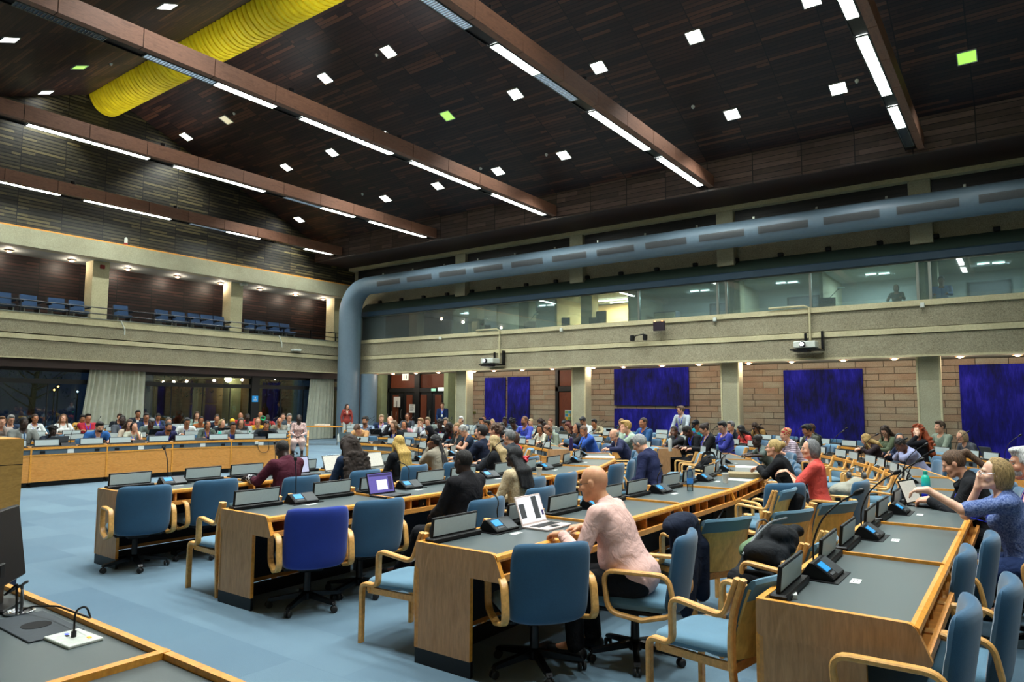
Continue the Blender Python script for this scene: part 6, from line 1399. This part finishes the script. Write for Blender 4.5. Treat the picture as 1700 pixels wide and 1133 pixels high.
# ------------------------------------------------------------------ build the rows
NP = name_plate(); register(NP)
CO = [console(i) for i in range(3)]; [register(c) for c in CO]
CARD = seat_card(); register(CARD)
SW = {k: swivel_chair(*v) for k, v in {'blue': ('back_blue_shaded', 'seat_blue_lit', .3), 'royal': ('royal_blue', 'back_blue_shaded', .9), 'blue2': ('back_blue_shaded', 'seat_blue_lit', 1.0)}.items()}; [register(c) for c in SW.values()]
AC = arm_chair(); register(AC)
rnd = random.Random(11)
def L2W(x, y, th, lx, ly):
    rz = th-PI/2; return x+lx*math.cos(rz)-ly*math.sin(rz), y+lx*math.sin(rz)+ly*math.cos(rz)
chair_slots = []
for arm in ('R', 'B', 'L'):
    for k in (1, 2, 3, 4, 5):
        secs = run_sections(arm, k); vis = []
        for i, (x, y, th, w0, w1) in enumerate(secs):
            ok = any(in_view(*L2W(x, y, th, lx, ly), .7, 30) for lx in (-w0/2, 0, w0/2) for ly in (0, .6))
            if arm == 'R' and k == 5: ok = ok and th > .45
            if ok: vis.append(i)
        for i in vis:
            x, y, th, w0, w1 = secs[i]; rz = th-PI/2; first, last = i == 0, i == len(secs)-1
            # +x local of a right row runs to -... : local x axis = (cos rz, sin rz) = (sin th, -cos th): towards decreasing angle
            end_r = first; end_l = last
            nm = ROWNAME[(arm, k)]; idx = i if arm != 'R' else i
            row_n = len(secs); where = from_where(arm, i, row_n)
            pr = sect_proto(w0, w1, end_l, end_r)
            place(pr, (x, y, 0), rz, 'curved wooden desk section with grey top, %s, %s' % (where, nm), 'desk', 'desk sections')
            for sd, sn in ((-1, 'left'), (1, 'right')):
                X, Y = L2W(x, y, th, sd*(w0/2-.29), .085)
                if in_view(X, Y, .85, 20): place(NP, (X, Y, .765), rz+(.03*rnd.uniform(-1, 1)), 'blank name plate in black frame, %s place, %s, %s' % (sn, where, nm), 'name plate', 'name plates')
            X, Y = L2W(x, y, th, -.02, .12)
            if in_view(X, Y, .85, 20): place(CO[(0 if arm != 'R' or k < 2 else (1 if k in (2, 3) else 2)) if k != 2 else (i % 3)], (X, Y, .765), rz, 'black microphone console with lit screen, %s, %s' % (where, nm), 'microphone console', 'microphone consoles')
            X, Y = L2W(x, y, th, -.0, .31)
            if math.hypot(X, Y) < 15 and in_view(X, Y, .85, 10): place(CARD, (X, Y, .7655), rz+.05, 'small white printed card beside the console, %s, %s' % (where, nm), 'card', 'place cards')
            for sd, sn in ((-1, 'left'), (1, 'right')):
                f = 1.0+1.1/RR[arm][k] if abs(w1-w0) > .001 else 1.0
                X, Y = L2W(x, y, th, sd*.355*(f if abs(w1-w0) > .001 else 1), .74)
                chair_slots.append([arm, k, 'c', X, Y, th, '%s place, %s, %s' % (sn, where, nm), False, i, sd])
                if k in (2, 3) or (arm == 'R' and k == 1) or (arm != 'R' and k == 4 and i % 2 == 0):
                    X, Y = L2W(x, y, th, sd*.36*(f if abs(w1-w0) > .001 else 1), 2.0)
                    if not (arm == 'L' and k > 2): chair_slots.append([arm, k, 'w', X, Y, th, '%s place, %s, %s' % (sn, where, nm), False, i, sd])
# manual arrangement where the photo shows the chairs clearly
chair_slots = [q for q in chair_slots if not (q[0] == 'R' and q[1] == 3 and ((q[2] == 'c' and 4.6 < q[4] < 9.5) or (q[2] == 'w' and q[4] < 9.2))) and not (q[0] == 'R' and q[1] == 4 and q[2] == 'c' and q[4] < 8.3)]
for kind_, X, Y, tx, dr in (('c', -2.62, 3.83, 'first place, nearest desk, pink shirted man\'s row, empty', -.66), ('c', -2.18, 4.38, 'under the person in pink', .20), ('w', -1.44, 3.92, 'right edge row, nearest, seen in the foreground', -.16), ('w', -2.22, 5.62, 'pink shirted man, holding the navy jacket', -.45), ('w', -1.92, 6.35, 'backpack chair, its open side left', -.4), ('w', -1.72, 7.15, 'second bare wooden back of the aisle', -.45), ('w', -2.4, 7.75, 'cup at the third desk, arms toward left', .0), ('c', -2.38, 8.12, 'aisle by the third desk, back to camera, with bag', -.7), ('c', -1.86, 8.72, 'under the person in coral red', -.1), ('w', -1.46, 5.05, 'piled backpack, underneath it', 0)):
    chair_slots.append(['R', 3, kind_, X, Y, dr, tx, 'fix', 50, 1])
for q in chair_slots:
    if q[0] == 'R' and q[2] == 'c' and q[8] == 0 and q[1] in (1, 2):
        near_ = q[4] < 4.2; q[5] -= {(2, True): .46, (2, False): .22, (1, True): .24, (1, False): .1}[(q[1], near_)]; q[7] = 'fix'; q[4] -= {1: .2, 2: 0 if near_ else .14}[q[1]]; q[3] -= .2 if q[1] == 1 else 0
for X, Y, tx in ((-.60, 3.62, 'pushed in at nearest empty desk, right edge row'), (-.46, 4.22, 'pulled out at nearest empty desk, right edge row'), (-.68, 4.97, 'pushed in at second empty desk, right edge row'), (-.58, 5.62, 'pushed in before the pointing person, right edge row'), (.06, 6.32, 'under the pointing person in blue'), (-.18, 7.65, 'under the ponytailed person'), (.32, 7.02, 'under the white haired person in pink')):
    chair_slots.append(['R', 4, 'c', X, Y, 0, tx, 'fix', 51, 1])
# a chair under every seated person
for (arm, k), L in SEATS.items():
    for (x, y, th, off) in L:
        want = 'w' if off > 1.45 and not (arm == 'R' and k == 2 and off < 1.6) else 'c'
        c = [s for s in chair_slots if s[0] == arm and s[1] == k and s[2] == want and not s[7]]
        if c:
            s = min(c, key=lambda s: (s[3]-x)**2+(s[4]-y)**2)
            if (s[3]-x)**2+(s[4]-y)**2 < 1.0: s[3], s[4], s[7] = x-math.cos(th)*(.08 if want == 'c' else 0), y-math.sin(th)*(.08 if want == 'c' else 0), True; s[5] = th; continue
        chair_slots.append([arm, k, want, x-math.cos(th)*(.08 if want == 'c' else 0), y-math.sin(th)*(.08 if want == 'c' else 0), th, 'aisle side of the %s, spot %s' % (ROWNAME[(arm, k)], ordn(len([q for q in chair_slots if q[9] == 0]))), True, 90+len(chair_slots), 0])
manual = {('R', 3, 'c', 0): None}
placed = []
for s in sorted(chair_slots, key=lambda s: (s[7] is False, s[2])):
    arm, k, t, X, Y, th, txt, occ, i, sd = s
    if not in_view(X, Y, .6, 60) or X > .75: continue
    if s[7] != 'fix' and any((X-a)**2+(Y-b)**2 < .50**2 for a, b in placed): continue
    if arm == 'R' and k == 5: continue
    placed.append((X, Y)); rz = th-PI/2+(0 if occ else rnd.uniform(-.10, .10))
    if t == 'c':
        kind = 'blue'
        if arm == 'R' and k == 2 and i == 0 and sd == 1: kind = 'royal'
        col = {'blue': 'steel blue', 'royal': 'bright royal blue', 'blue2': 'steel blue'}[kind]
        place(SW[kind], (X, Y, 0), rz, '%s swivel chair, %s' % (col, txt), 'chair', 'swivel chairs')
    else:
        place(AC, (X, Y, 0), rz, 'wooden armchair with blue cushions behind %s' % txt, 'chair', 'wooden armchairs')
# spare prototypes must not stay in the scene
for pr in list(SECT.values())+[NP, CARD, AC]+CO+list(SW.values()):
    if pr.name not in PROTO_USED:
        for ch in list(pr.children_recursive)+[pr]: bpy.data.objects.remove(ch)
# ------------------------------------------------------------------ loose things
def at_z(px, py, z):
    d = pix_ray(px, py); t = (z-CAMZ)/d.z; return Vector((d.x*t, d.y*t, z))
def laptop(x, y, z, rz, text, scr='screen_white', body='black_plastic', tilt=18, w=.33, pattern=0):
    t = empty('laptop', (x, y, z), rz, text, 'laptop')       # screen faces local +y, keyboard towards +y
    MB().rbox((0, .0, .009), (w, .23, .016), r=.006).build('laptop_base', body, t)
    m = MB(); m.box(-w*.43, w*.43, -.06, .03, .0172, .0185); 
    m.box(-.05, .05, .045, .10, .0172, .018); m.build('keyboard', 'black_plastic' if body != 'black_plastic' else 'grey_plastic', t)
    R = Matrix.Translation((0, -.115, .016)) @ Matrix.Rotation(math.radians(tilt), 4, 'X')
    o = xform(MB().rbox((0, 0, .11), (w, .008, .22), r=.004), R).build('laptop_lid', body, t)
    m = MB(); m.box(-w*.46, w*.46, .0045, .0055, .012, .208); xform(m, R); m.build('laptop_screen', scr, t)
    if pattern:
        m = MB()
        if pattern == 1: m.box(-.10, -.03, .0056, .0062, .03, .205); m.box(.08, .15, .0056, .0062, .05, .16); m.box(-.15, -.125, .0056, .0062, .05, .09); m.mi = [0]*6+[0]*6+[1]*6
        else: m.box(-.15, .15, .0056, .0062, .18, .2); m.box(-.08, .06, .0056, .0062, .04, .14); m.box(-.15, -.1, .0056, .0062, .03, .17); m.mi = [1]*6+[2]*6+[1]*6
        xform(m, R); m.build('screen_window', ['grey_plastic', plain('deep_violet', '43386c', .5), 'screen_white'], t)
    return t
HP = PI/2
laptop(-2.98, 4.52, .765, -HP, 'pale laptop showing a white page before the person in pink', 'screen_white', plain('pale_pink_shell', 'cfc0bb', .4), 20, .34, 1)
laptop(-5.2, 5.02, .765, -HP, 'dark laptop with a violet screen on the second row, beside the black suit', 'screen_violet', 'black_plastic', 16, .36, 2)
laptop(-7.55, 5.75, .765, -HP, 'laptop with a grey lilac screen right of the maroon sweater', plain('lilac_screen', '9a9cb4', .5, emit='9a9cb4', es=.45), 'black_plastic', 14, .36)
laptop(-7.5, 6.3, .765, -HP, 'pale laptop half hidden by the dark curls', plain('dim_screen', 'b8b6ac', .5, emit='b8b6ac', es=.3), 'chrome', 22)
laptop(-7.5, 7.05, .765, -HP, 'laptop half hidden by the long blonde hair', 'dim_screen', 'aluminium', 22)
laptop(-.78, 7.70, .765, -HP-.25, 'black laptop under the hands of the ponytailed person', 'dim_screen', 'black_plastic', 20, .36)
def row_laptop(px, arm, k, text, body='black_plastic', off=.42, w=.34):
    q = on_curve(px, arm, k, off)
    if q: laptop(q[0], q[1], .765, q[2]-HP+PI*0, text, 'dim_screen', body, 18, w)
row_laptop(580, 'B', 1, 'silver grey laptop before the bowed person in tan', 'aluminium')
row_laptop(628, 'B', 2, 'black laptop left of the person holding her forehead', 'black_plastic')
row_laptop(672, 'B', 2, 'grey laptop before the person in glasses and grey shirt', 'grey_plastic')
row_laptop(779, 'B', 1, 'dark grey laptop before the curly grey hair', 'grey_plastic')
row_laptop(868, 'B', 1, 'dark grey laptop before the person with pink sleeves', 'grey_plastic')
row_laptop(926, 'B', 4, 'white laptop by the narrow brown door', 'white_plastic')
row_laptop(944, 'B', 3, 'grey laptop before the masked person with auburn fringe', 'aluminium')
row_laptop(1020, 'B', 4, 'black laptop left of the wide blue hanging', 'black_plastic')
row_laptop(205, 'L', 2, 'black laptop before the mid grey suit in the left block', 'black_plastic')
row_laptop(256, 'L', 2, 'black laptop before the grey green jacket, left block', 'black_plastic')
row_laptop(372, 'L', 2, 'black laptop between the smiling person and the grey suit, left block', 'black_plastic')
row_laptop(440, 'L', 1, 'black tablet like laptop before the black suit, left block', 'black_plastic', .3)
row_laptop(1650, 'R', 5, 'dark grey laptop at the foot of the rightmost blue hanging', 'grey_plastic')
row_laptop(96, 'L', 1, 'grey laptop left of the navy and magenta outfit', 'grey_plastic', .3)
def cup(x, y, z, text, c='ddd8cc', s=1.0):
    m = MB(); m.lathe([(.001, 0), (.029*s, 0), (.041*s, .105*s), (.043*s, .108*s), (.039*s, .108*s), (.028*s, .01), (.001, .01)], 18); o = m.build('paper_cup', plain('cup_'+c, c, .7), smooth=True); o.location = (x, y, z); label(o, text, 'cup')
cup(-5.15, 7.62, .765, 'white paper cup on the desk left of the bald head'); cup(-2.95, 8.38, .765, 'white paper cup on the desk beside the stacked folders')
cup(-5.5, 7.75, .765, 'small orange paper cup by the console near the white cup', 'c98a4a', .7)
def bottle(x, y, z, text, c, h=.24, r=.036, c2=None, capc='black_plastic', clear=False):
    t = empty('bottle', (x, y, z), 0, text, 'bottle')
    if c2:
        m_, tt, b = nt('bottle_gradient_'+c); v = coords(tt); s = node(tt, 'ShaderNodeSeparateXYZ'); tt.links.new(v, s.inputs[0])
        tt.links.new(ramp(tt, math_n(tt, 'DIVIDE', s.outputs[2], h), [(.2, c), (.75, c2)]), b.inputs['Base Color']); setin(b, Roughness=.35); mt = m_
    elif clear: mt = 'clear_plastic'
    else: mt = plain('bottle_'+c, c, .35)
    MB().lathe([(.001, 0), (r*.95, 0), (r, .01), (r, h*.8), (r*.7, h*.9), (r*.42, h*.94), (r*.42, h)], 20).build('bottle_body', mt, t, True)
    MB().lathe([(r*.5, h*.95), (r*.52, h*1.06), (r*.3, h*1.08)], 14).build('bottle_cap', capc, t, True)
    if clear: MB().lathe([(r*1.02, h*.32), (r*1.02, h*.55)], 20).build('bottle_label', plain('label_blue', '2f7fd0', .5), t, True)
bottle(-.83, 8.12, .765, 'tall water bottle fading from turquoise to deep blue on the right desks', '1420b0', .27, .04, '22b39c', plain('teal_cap', '1c9c8c', .4))
bottle(-2.98, 7.35, .765, 'clear plastic water bottle with a blue label on the pink shirted row', '', .25, .033, capc='white_plastic', clear=True)
bottle(-6.15, 13.8, 0, 'white bottle with a blue lid on the floor by the aisle end panel', 'b9c8c0', .27, .04, capc=plain('lid_blue', '2a3f7a', .4))
q = on_curve(948, 'B', 2, .45); bottle(q[0], q[1], .765, 'dark purple thermos before the bald person in the blue suit', '2c1f4a', .3, .04)
q = on_curve(366, 'L', 1, .3); bottle(q[0], q[1], .765, 'turquoise bottle on the front left row beside the grey suit', '39b8a8', .24, .04)
q = on_curve(1160, 'B', 3, .3); bottle(q[0], q[1], .765, 'white steel bottle before the person in turquoise', 'c4c8c4', .28, .036)
for k, (px, arm, kk, tx) in enumerate(((563, 'B', 1, 'leftmost desk of the centre block'), (700, 'B', 3, 'desk below the second door'), (708, 'B', 2, 'desk before the black head scarf'), (62, 'L', 3, 'desk before the white top with tied hair'))):
    q = on_curve(px, arm, kk, .3); bottle(q[0], q[1], .765, 'small pale bottle on the %s' % tx, 'c4cac4', .2, .034, capc='white_plastic')
# paper, folders, phones
def sheet(x, y, z, rz, w, d, h, mat, text, name='paper', cat='paper'):
    o = MB().rbox((0, 0, h/2), (w, d, h), r=.002).build(name, mat); o.location = (x, y, z); o.rotation_euler = (0, 0, rz); label(o, text, cat); return o
sheet(-3.0, 9.25, .766, .3, .42, .30, .05, plain('folder_brown', '8f7f5c', .7), 'thick brown folder on the desk before the black blazer', 'folder', 'folder')
sheet(-3.05, 9.75, .766, .3, .45, .3, .09, 'white_paper', 'stack of white papers behind the brown folder'); sheet(-3.2, 10.3, .766, .4, .4, .3, .03, plain('pink_folder', 'd88a92', .7), 'pink folder before the person with the hair bun', 'folder', 'folder')
sheet(-2.9, 8.72, .766, 0, .3, .21, .012, 'white_paper', 'flat white magazine left of the brown folder', 'magazine', 'magazine')
sheet(-3.28, 3.66, .766, .4, .07, .05, .012, 'white_paper', 'crumpled white tissue near the corner of the pink shirted row'); sheet(-.98, 3.62, .766, .3, .09, .06, .02, 'white_paper', 'crumpled white paper on the nearest right edge desk')
for k, (px, arm, kk) in enumerate(((1000, 'B', 1), (1015, 'R', 2))):
    q = on_curve(px, arm, kk, .4); sheet(q[0], q[1], .766, q[2], .5, .35, .02, 'white_paper', 'large white sheets on the %s' % ('front centre row by its right end' if k == 0 else 'royal blue chair row near the aisle'))
t = empty('phone', (-4.30, 4.88, .70), 0, 'phone held in the lap of the person in the black suit', 'phone'); MB().rbox((0, 0, 0), (.15, .012, .078), Matrix.Rotation(.7, 3, 'Y') @ Matrix.Rotation(.5, 3, 'Z'), .006).build('phone_case', 'black_plastic', t); MB().rbox((.004, .004, .006), (.138, .012, .068), Matrix.Rotation(.7, 3, 'Y') @ Matrix.Rotation(.5, 3, 'Z'), .004).build('phone_screen', plain('phone_glow', 'b9c9c0', .4, emit='b9c9c0', es=.5), t)
# backpack heap, jacket, bags
def heap(name, blobs, mat, loc, text, cat, res=.012, extra=()):
    b = Blob()
    for (kind, *a) in blobs:
        if kind == 'e': b.ell(a[0], a[1], rotm(*a[2]) if len(a) > 2 else None, .035)
        elif kind == 'c': b.cone(a[0], a[1], a[2], a[3], .03)
        elif kind == 'b': b.box(a[0], a[1], rotm(*a[2]), .03, '+', .05)
    me = b.mesh(name, res); me.materials.append(mat); t = empty(name, loc, 0, text, cat); o = bpy.data.objects.new(name+'_body', me); COL.objects.link(o); o.parent = t
    for (nm, path, r, mt) in extra: m = MB(); m.tube(rpath(path, .05), r, flat=(r*3.2, r*.5), up=(0, .3, 1)) if r > .008 else m.tube(rpath(path, .05), r, 6); m.build(nm, mt, t, True)
    return t
blk = cloth('15171b'); plain('zip_grey', '6a7074', .4)
heap('backpack', [('e', (0, -.05, .20), (.15, .27, .11), (0, .32, 0)), ('e', (.03, .16, .30), (.13, .20, .10), (.2, .3, 0)), ('c', (-.12, -.32, .09), (.08, -.3, .1), .07, .06), ('c', (-.13, -.28, .13), (-.11, .25, .34), .025, .03), ('c', (.11, -.2, .2), (.1, .3, .36), .03, .03), ('c', (-.04, -.25, .24), (.0, .1, .36), .022, .02), ('c', (-.1, .3, .33), (.12, .32, .34), .04, .04), ('c', (.0, .1, .3), (.14, .05, .26), .04, .03)], cloth('1b1e22'), (-1.5, 5.12, .44), 'large black backpack lying over the wooden chairs left of the right edge row', 'backpack', .010,
     [('strap', [(-.1, -.26, .24), (-.04, -.1, .37), (.0, .06, .43), (.06, .24, .44)], .0079, 'zip_grey'), ('grab_handle', [(-.08, -.02, .34), (-.09, .02, .43), (-.05, .10, .44), (-.03, .13, .38)], .007, 'zip_grey'), ('zip', [(-.14, -.26, .14), (-.15, .0, .25), (-.12, .24, .37)], .004, 'zip_grey')])
heap('green_sweater', [('e', (0, 0, 0), (.09, .16, .055), (.3, .2, 0)), ('e', (-.04, -.1, -.04), (.08, .08, .07)), ('c', (.02, .08, .03), (.05, .2, .05), .04, .03)], cloth('6f8a68'), (-1.66, 5.42, .66), 'sage green sweater pushed under the backpack', 'clothing')
heap('jacket', [('e', (0, 0, .38), (.10, .25, .09)), ('e', (.05, .02, .14), (.07, .26, .30)), ('e', (.08, -.1, .0), (.06, .14, .28)), ('c', (-.08, .12, .36), (-.1, .16, .1), .07, .05), ('c', (.08, .18, .2), (.08, .2, -.16), .07, .06)], cloth('161f33'), (-2.14, 5.08, .42), 'dark navy jacket draped over the chair behind the person in pink', 'jacket', .012)
heap('bag', [('b', (0, 0, .16), (.17, .22, .15), (0, -.3, 0)), ('e', (.05, -.1, .3), (.13, .16, .12))], blk, (-4.25, 11.3, .46), 'black shoulder bag on a chair in the aisle behind the royal blue row', 'bag', .015, [('strap', [(-.1, -.15, .2), (-.05, -.1, .45), (.05, .1, .45), (.1, .15, .2)], .012, 'black_plastic')])
heap('shoulder_bag', [('b', (0, 0, 0), (.09, .16, .15), (0, 0, .25))], blk, (-2.08, 8.0, .62), 'black shoulder bag hanging at the chair of the person in coral red', 'bag', .013, [('strap', [(-.02, -.1, .1), (-.12, -.18, .32), (-.05, .02, .34), (.02, .1, .1)], .014, 'black_plastic')])
heap('coat', [('e', (0, 0, .1), (.2, .24, .10)), ('e', (.1, .1, .16), (.12, .16, .10)), ('c', (-.15, -.1, .08), (-.2, .2, .05), .07, .05)], cloth('9a9a8e'), (-2.0, 10.5, .46), 'crumpled light grey coat on a wooden chair left of the right edge row', 'coat', .015)
t = empty('headphones', (-1.86, 10.35, .72), .4, 'silver over ear headphones lying on the grey coat', 'headphones'); MB().tube([(.10*math.cos(a), 0, .10*math.sin(a)+.06) for a in [PI*q/14 for q in range(15)]], .012, flat=(.03, .01), up=(0, 1, 0)).build('head_band', 'chrome', t, True)
for sx in (-1, 1): MB().tube([(sx*.07, 0, .05), (sx*.115, 0, .05)], .045, 14).build('ear_cup', 'grey_plastic', t, True)
heap('rucksack', [('b', (0, 0, .22), (.16, .14, .22), (0, .1, 0)), ('e', (0, .05, .38), (.14, .12, .08))], cloth('1a2126'), (.32, 6.0, 0), 'dark rucksack on the floor by the right edge', 'backpack', .015, [('strap', [(-.1, .12, .4), (-.12, .24, .25), (-.1, .14, .06)], .012, 'black_plastic')])
heap('royal_jacket', [('e', (0, 0, 0), (.05, .16, .3)), ('e', (0, .02, -.2), (.07, .15, .14))], cloth('16236e'), (.36, 5.5, .55), 'royal blue cloth hanging at the right edge of the photo', 'clothing', .015)
o = MB().lathe([(.001, 0), (.03, .01), (.035, .03), (.001, .04)], 10).build('hair_flower', plain('flower_red', 'd0303a', .6), smooth=True)
for p_ in [q for q in bpy.data.objects if q.name.startswith('person') and 'red hair flower' in q.get('label', '')]:
    h_ = Vector(p_['_head']); bpy.data.objects.remove(o); m = MB(); rr = random.Random(2)
    for i in range(16): c = h_+Vector((.07+rr.uniform(-.03, .03), -.10+rr.uniform(-.025, .025), -.02+rr.uniform(-.04, .04))); m.lathe([(.001, -.014), (.016, -.006), (.02, .004), (.001, .012)], 7, tuple(c), Matrix.Rotation(rr.uniform(0, 3), 3, 'X'))
    m.build('hair_flower', 'flower_red', p_, True)
for p_ in [q for q in bpy.data.objects if q.name.startswith('person') and 'maroon sweater' in q.get('label', '')]:
    pass
# small white flag on the front left row
q = on_curve(411, 'L', 1, .1); t = empty('desk_flag', (q[0], q[1], .78), .3, 'small white desk flag with a green mark on the front left row', 'flag')
MB().lathe([(.04, 0), (.04, .01), (.005, .015), (.004, .34)], 10).build('flag_pole', 'chrome', t, True)
m = MB(); N = 8; vs = []
for j in range(N+1):
    for i in range(5): u, v = i/4, j/N; vs.append((.02+.13*u*(1-.55*v)+.03*v, .02*math.sin(u*6+v*3), .33-.25*v))
for k in range(len(vs)): vs.append((vs[k][0], vs[k][1]+.003, vs[k][2])) if k < (N+1)*5 else None
n0 = (N+1)*5; fs = []
for s_ in (0, 1):
    for j in range(N):
        for i in range(4): a = s_*n0+j*5+i; f_ = (a, a+1, a+6, a+5); fs.append(f_ if s_ else f_[::-1])
m.add(vs[:2*n0], fs); m.build('flag_cloth', 'white_paper', t, True); MB().rbox((.09, .0, .2), (.03, .05, .035), r=.004).build('flag_mark', 'print_green', t)
for k, (px, tx) in enumerate(((600, 'centre'), (427, 'left'))):
    arm = 'B' if k == 0 else 'L'; q = on_curve(px, arm, 1, -.03); t = empty('wall_plug', (q[0], q[1], .70), q[2]-HP, 'white plug with a hanging cable on the front of the %s block' % tx, 'plug')
    MB().rbox((0, -.02, 0), (.08, .05, .07), r=.012).build('plug_body', 'white_plastic', t, True); MB().tube(rpath([(0, -.04, -.02), (.1, -.05, -.25), (.3, -.04, -.22), (.28, -.03, .02), (.25, .02, .09)], .1), .006, 6).build('plug_cable', 'black_plastic', t, True)
# side table and chairs by the right curtain
t = empty('side_table', (-23.3, 18.35, 0), .6, 'plain wooden side table standing by the right curtain', 'table')
MB().box(-.95, .95, -.3, .3, .71, .75).build('table_top', 'trim_wood', t)
for sx in (-1, 1):
    for sy in (-1, 1): MB().tube([(sx*.88, sy*.26, 0), (sx*.88, sy*.26, .71)], .018, 6).build('leg', 'aluminium', t)
sheet(-23.2, 18.5, .75, .2, .5, .35, .08, 'white_paper', 'white pile of papers on the side table')
t = empty('carafe_stand', (-16.9, 16.3, 0), 0, 'thin chrome stand with two uprights left of the narrow blue hangings', 'stand')
for x, h_ in ((-.2, 1.35), (.0, 1.45), (.2, 1.4)): MB().tube([(x, 0, 0), (x, 0, h_)], .012, 6).build('upright', 'chrome', t)
MB().box(-.3, .3, -.15, .15, .95, .98).build('tray', 'chrome', t)
# lectern at the left edge
LX, LY = -6.80, 2.27
t = empty('lectern', (LX, LY, 0), 0, 'tall wooden lectern at the left edge with a dark blue base', 'lectern')
MB().box(-.42, -.03, -.75, .02, .36, 1.36).build('lectern_body', 'lectern_wood', t); MB().box(-.03, .02, -.75, .05, .36, 1.385).build('side_board', 'lectern_wood', t)
MB().box(-.44, .0, -.76, .03, 1.36, 1.39).build('top_edge', 'trim_wood', t); MB().box(-.43, -.03, .02, .026, 1.17, 1.178).box(-.028, .021, -.74, .051, 1.17, 1.176).build('panel_joint', 'black_plastic', t); MB().box(-.5, .03, -.8, .06, 0, .36).build('plinth', 'navy', t)
m = MB(); m.box(-.43, -.04, .021, .024, .4, 1.16); m.build('front_panel', 'lectern_wood', t)
# podium desk in the lower left corner
t = empty('podium_desk', (-3.0, 1.0, 0), 0, 'podium desk with dark grey top and orange wood edges in the lower left corner', 'desk')
MB().box(-1.6, .38, -1.2, .37, .735, .765).build('worktop', 'laminate', t); MB().box(-1.6, .38, .37, .40, .62, .785).build('edge_strip', 'trim_wood', t)
MB().box(.38, .42, -1.2, .40, .62, .787).build('joint_strip', 'trim_wood', t); MB().box(-1.6, 1.6, .34, .37, .0, .735).build('front_panel', 'panel_wood', t)
MB().box(.42, 1.6, -1.2, .37, .735, .762).build('worktop', 'laminate', t); MB().box(.42, 1.6, .37, .40, .62, .785).build('edge_strip', 'trim_wood', t)
for x in (-1.6, 1.56): MB().box(x, x+.04, -1.1, .34, 0, .735).build('end_panel', 'panel_wood', t)
c = at_z(122, 1062, .768); t = empty('socket_plate', (c.x, c.y, .765), .05, 'square white socket plate lying on the podium desk', 'socket')
MB().rbox((0, 0, .006), (.2, .13, .012), r=.004).build('plate', 'white_plastic', t)
for (x, y, mt) in ((-.055, .0, plain('socket_blue', '5a6af0', .4, emit='5a6af0', es=.5)), (.06, .03, plain('socket_amber', 'f0a030', .4, emit='f0a030', es=.5)), (-.03, -.01, 'black_plastic')): MB().rbox((x, y, .013), (.018, .012, .004), r=.001).build('socket_insert', mt, t)
c2 = at_z(60, 1040, .768); t = empty('cable_tray_lid', (c2.x, c2.y, .766), .0, 'dark square cable lid with an oval black hole on the podium desk', 'lid')
MB().rbox((0, 0, .003), (.42, .2, .006), r=.003).build('lid_plate', 'grey_strip' if False else plain('lid_dark', '2c353c', .6), t); MB().lathe([(.001, .0062), (.055, .0064), (.055, .0075), (.001, .0077)], 24).build('cable_hole', 'dark_void', t)
c3 = at_z(32, 1018, .768); g_ = empty('cable_grommet', (c3.x, c3.y, .766), 0, 'chrome rimmed cable grommet beside the monitor', 'grommet'); MB().lathe([(.05, 0), (.058, .004), (.06, .010), (.05, .011), (.045, .004)], 24).build('rim', 'chrome', g_, True)
def W_(p, z=0): v = at_z(p[0], p[1], .766); return v
cable = [Vector((c3.x, c3.y, .77)), Vector((c3.x+.06, c3.y+.02, .80)), Vector((c3.x+.25, c3.y+.05, .83)), Vector((c.x+.02, c.y+.05, .84)), Vector((c.x+.06, c.y+.03, .86)), Vector((c.x+.05, c.y+.02, .90)), Vector((c.x+.0, c.y+.0, .88)), Vector((c.x, c.y, .82)), Vector((c.x, c.y, .79))]
o = MB().tube(rpath(cable, .06), .004, 7).tube([(c.x, c.y, .776), (c.x, c.y, .80)], .010, 8).build('power_cable', 'black_plastic', smooth=True); label(o, 'thin black cable looping from the grommet to the white socket plate', 'cable')
for k, (a, b, h_) in enumerate((((-.03, .0), (.03, -.01), .11), ((-.01, .01), (.05, .03), .12), ((.02, 0), (-.05, .03), .09))):
    o = MB().tube(rpath([Vector((c3.x+a[0], c3.y+a[1], .768)), Vector((c3.x+a[0]*1.6, c3.y+a[1], .77+h_)), Vector((c3.x+b[0]-.05, c3.y+b[1], .78+h_)), Vector((c3.x-.12, c3.y-.02, .83))], .06), .005, 7).build('monitor_cable', 'grey_plastic' if k else 'black_plastic', smooth=True); label(o, '%s curled cable rising from the grommet behind the monitor' % ('black', 'grey', 'second grey')[k], 'cable')
t = empty('podium_monitor', (-3.62, 1.08, .765), math.radians(-38), 'black monitor seen from behind in the lower left corner', 'monitor')
R = Matrix.Rotation(math.radians(8), 3, 'X'); MB().rbox((-.22, 0, .26), (.52, .035, .34), R, .01).build('monitor_shell', 'black_plastic', t); MB().rbox((-.22, -.02, .26), (.48, .012, .3), R, .004).build('monitor_screen', 'dark_void', t); MB().rbox((-.22, .0, .01), (.22, .18, .02), r=.01).build('monitor_foot', 'black_plastic', t); MB().rbox((-.22, .02, .1), (.06, .03, .2), r=.008).build('monitor_stand', 'black_plastic', t)
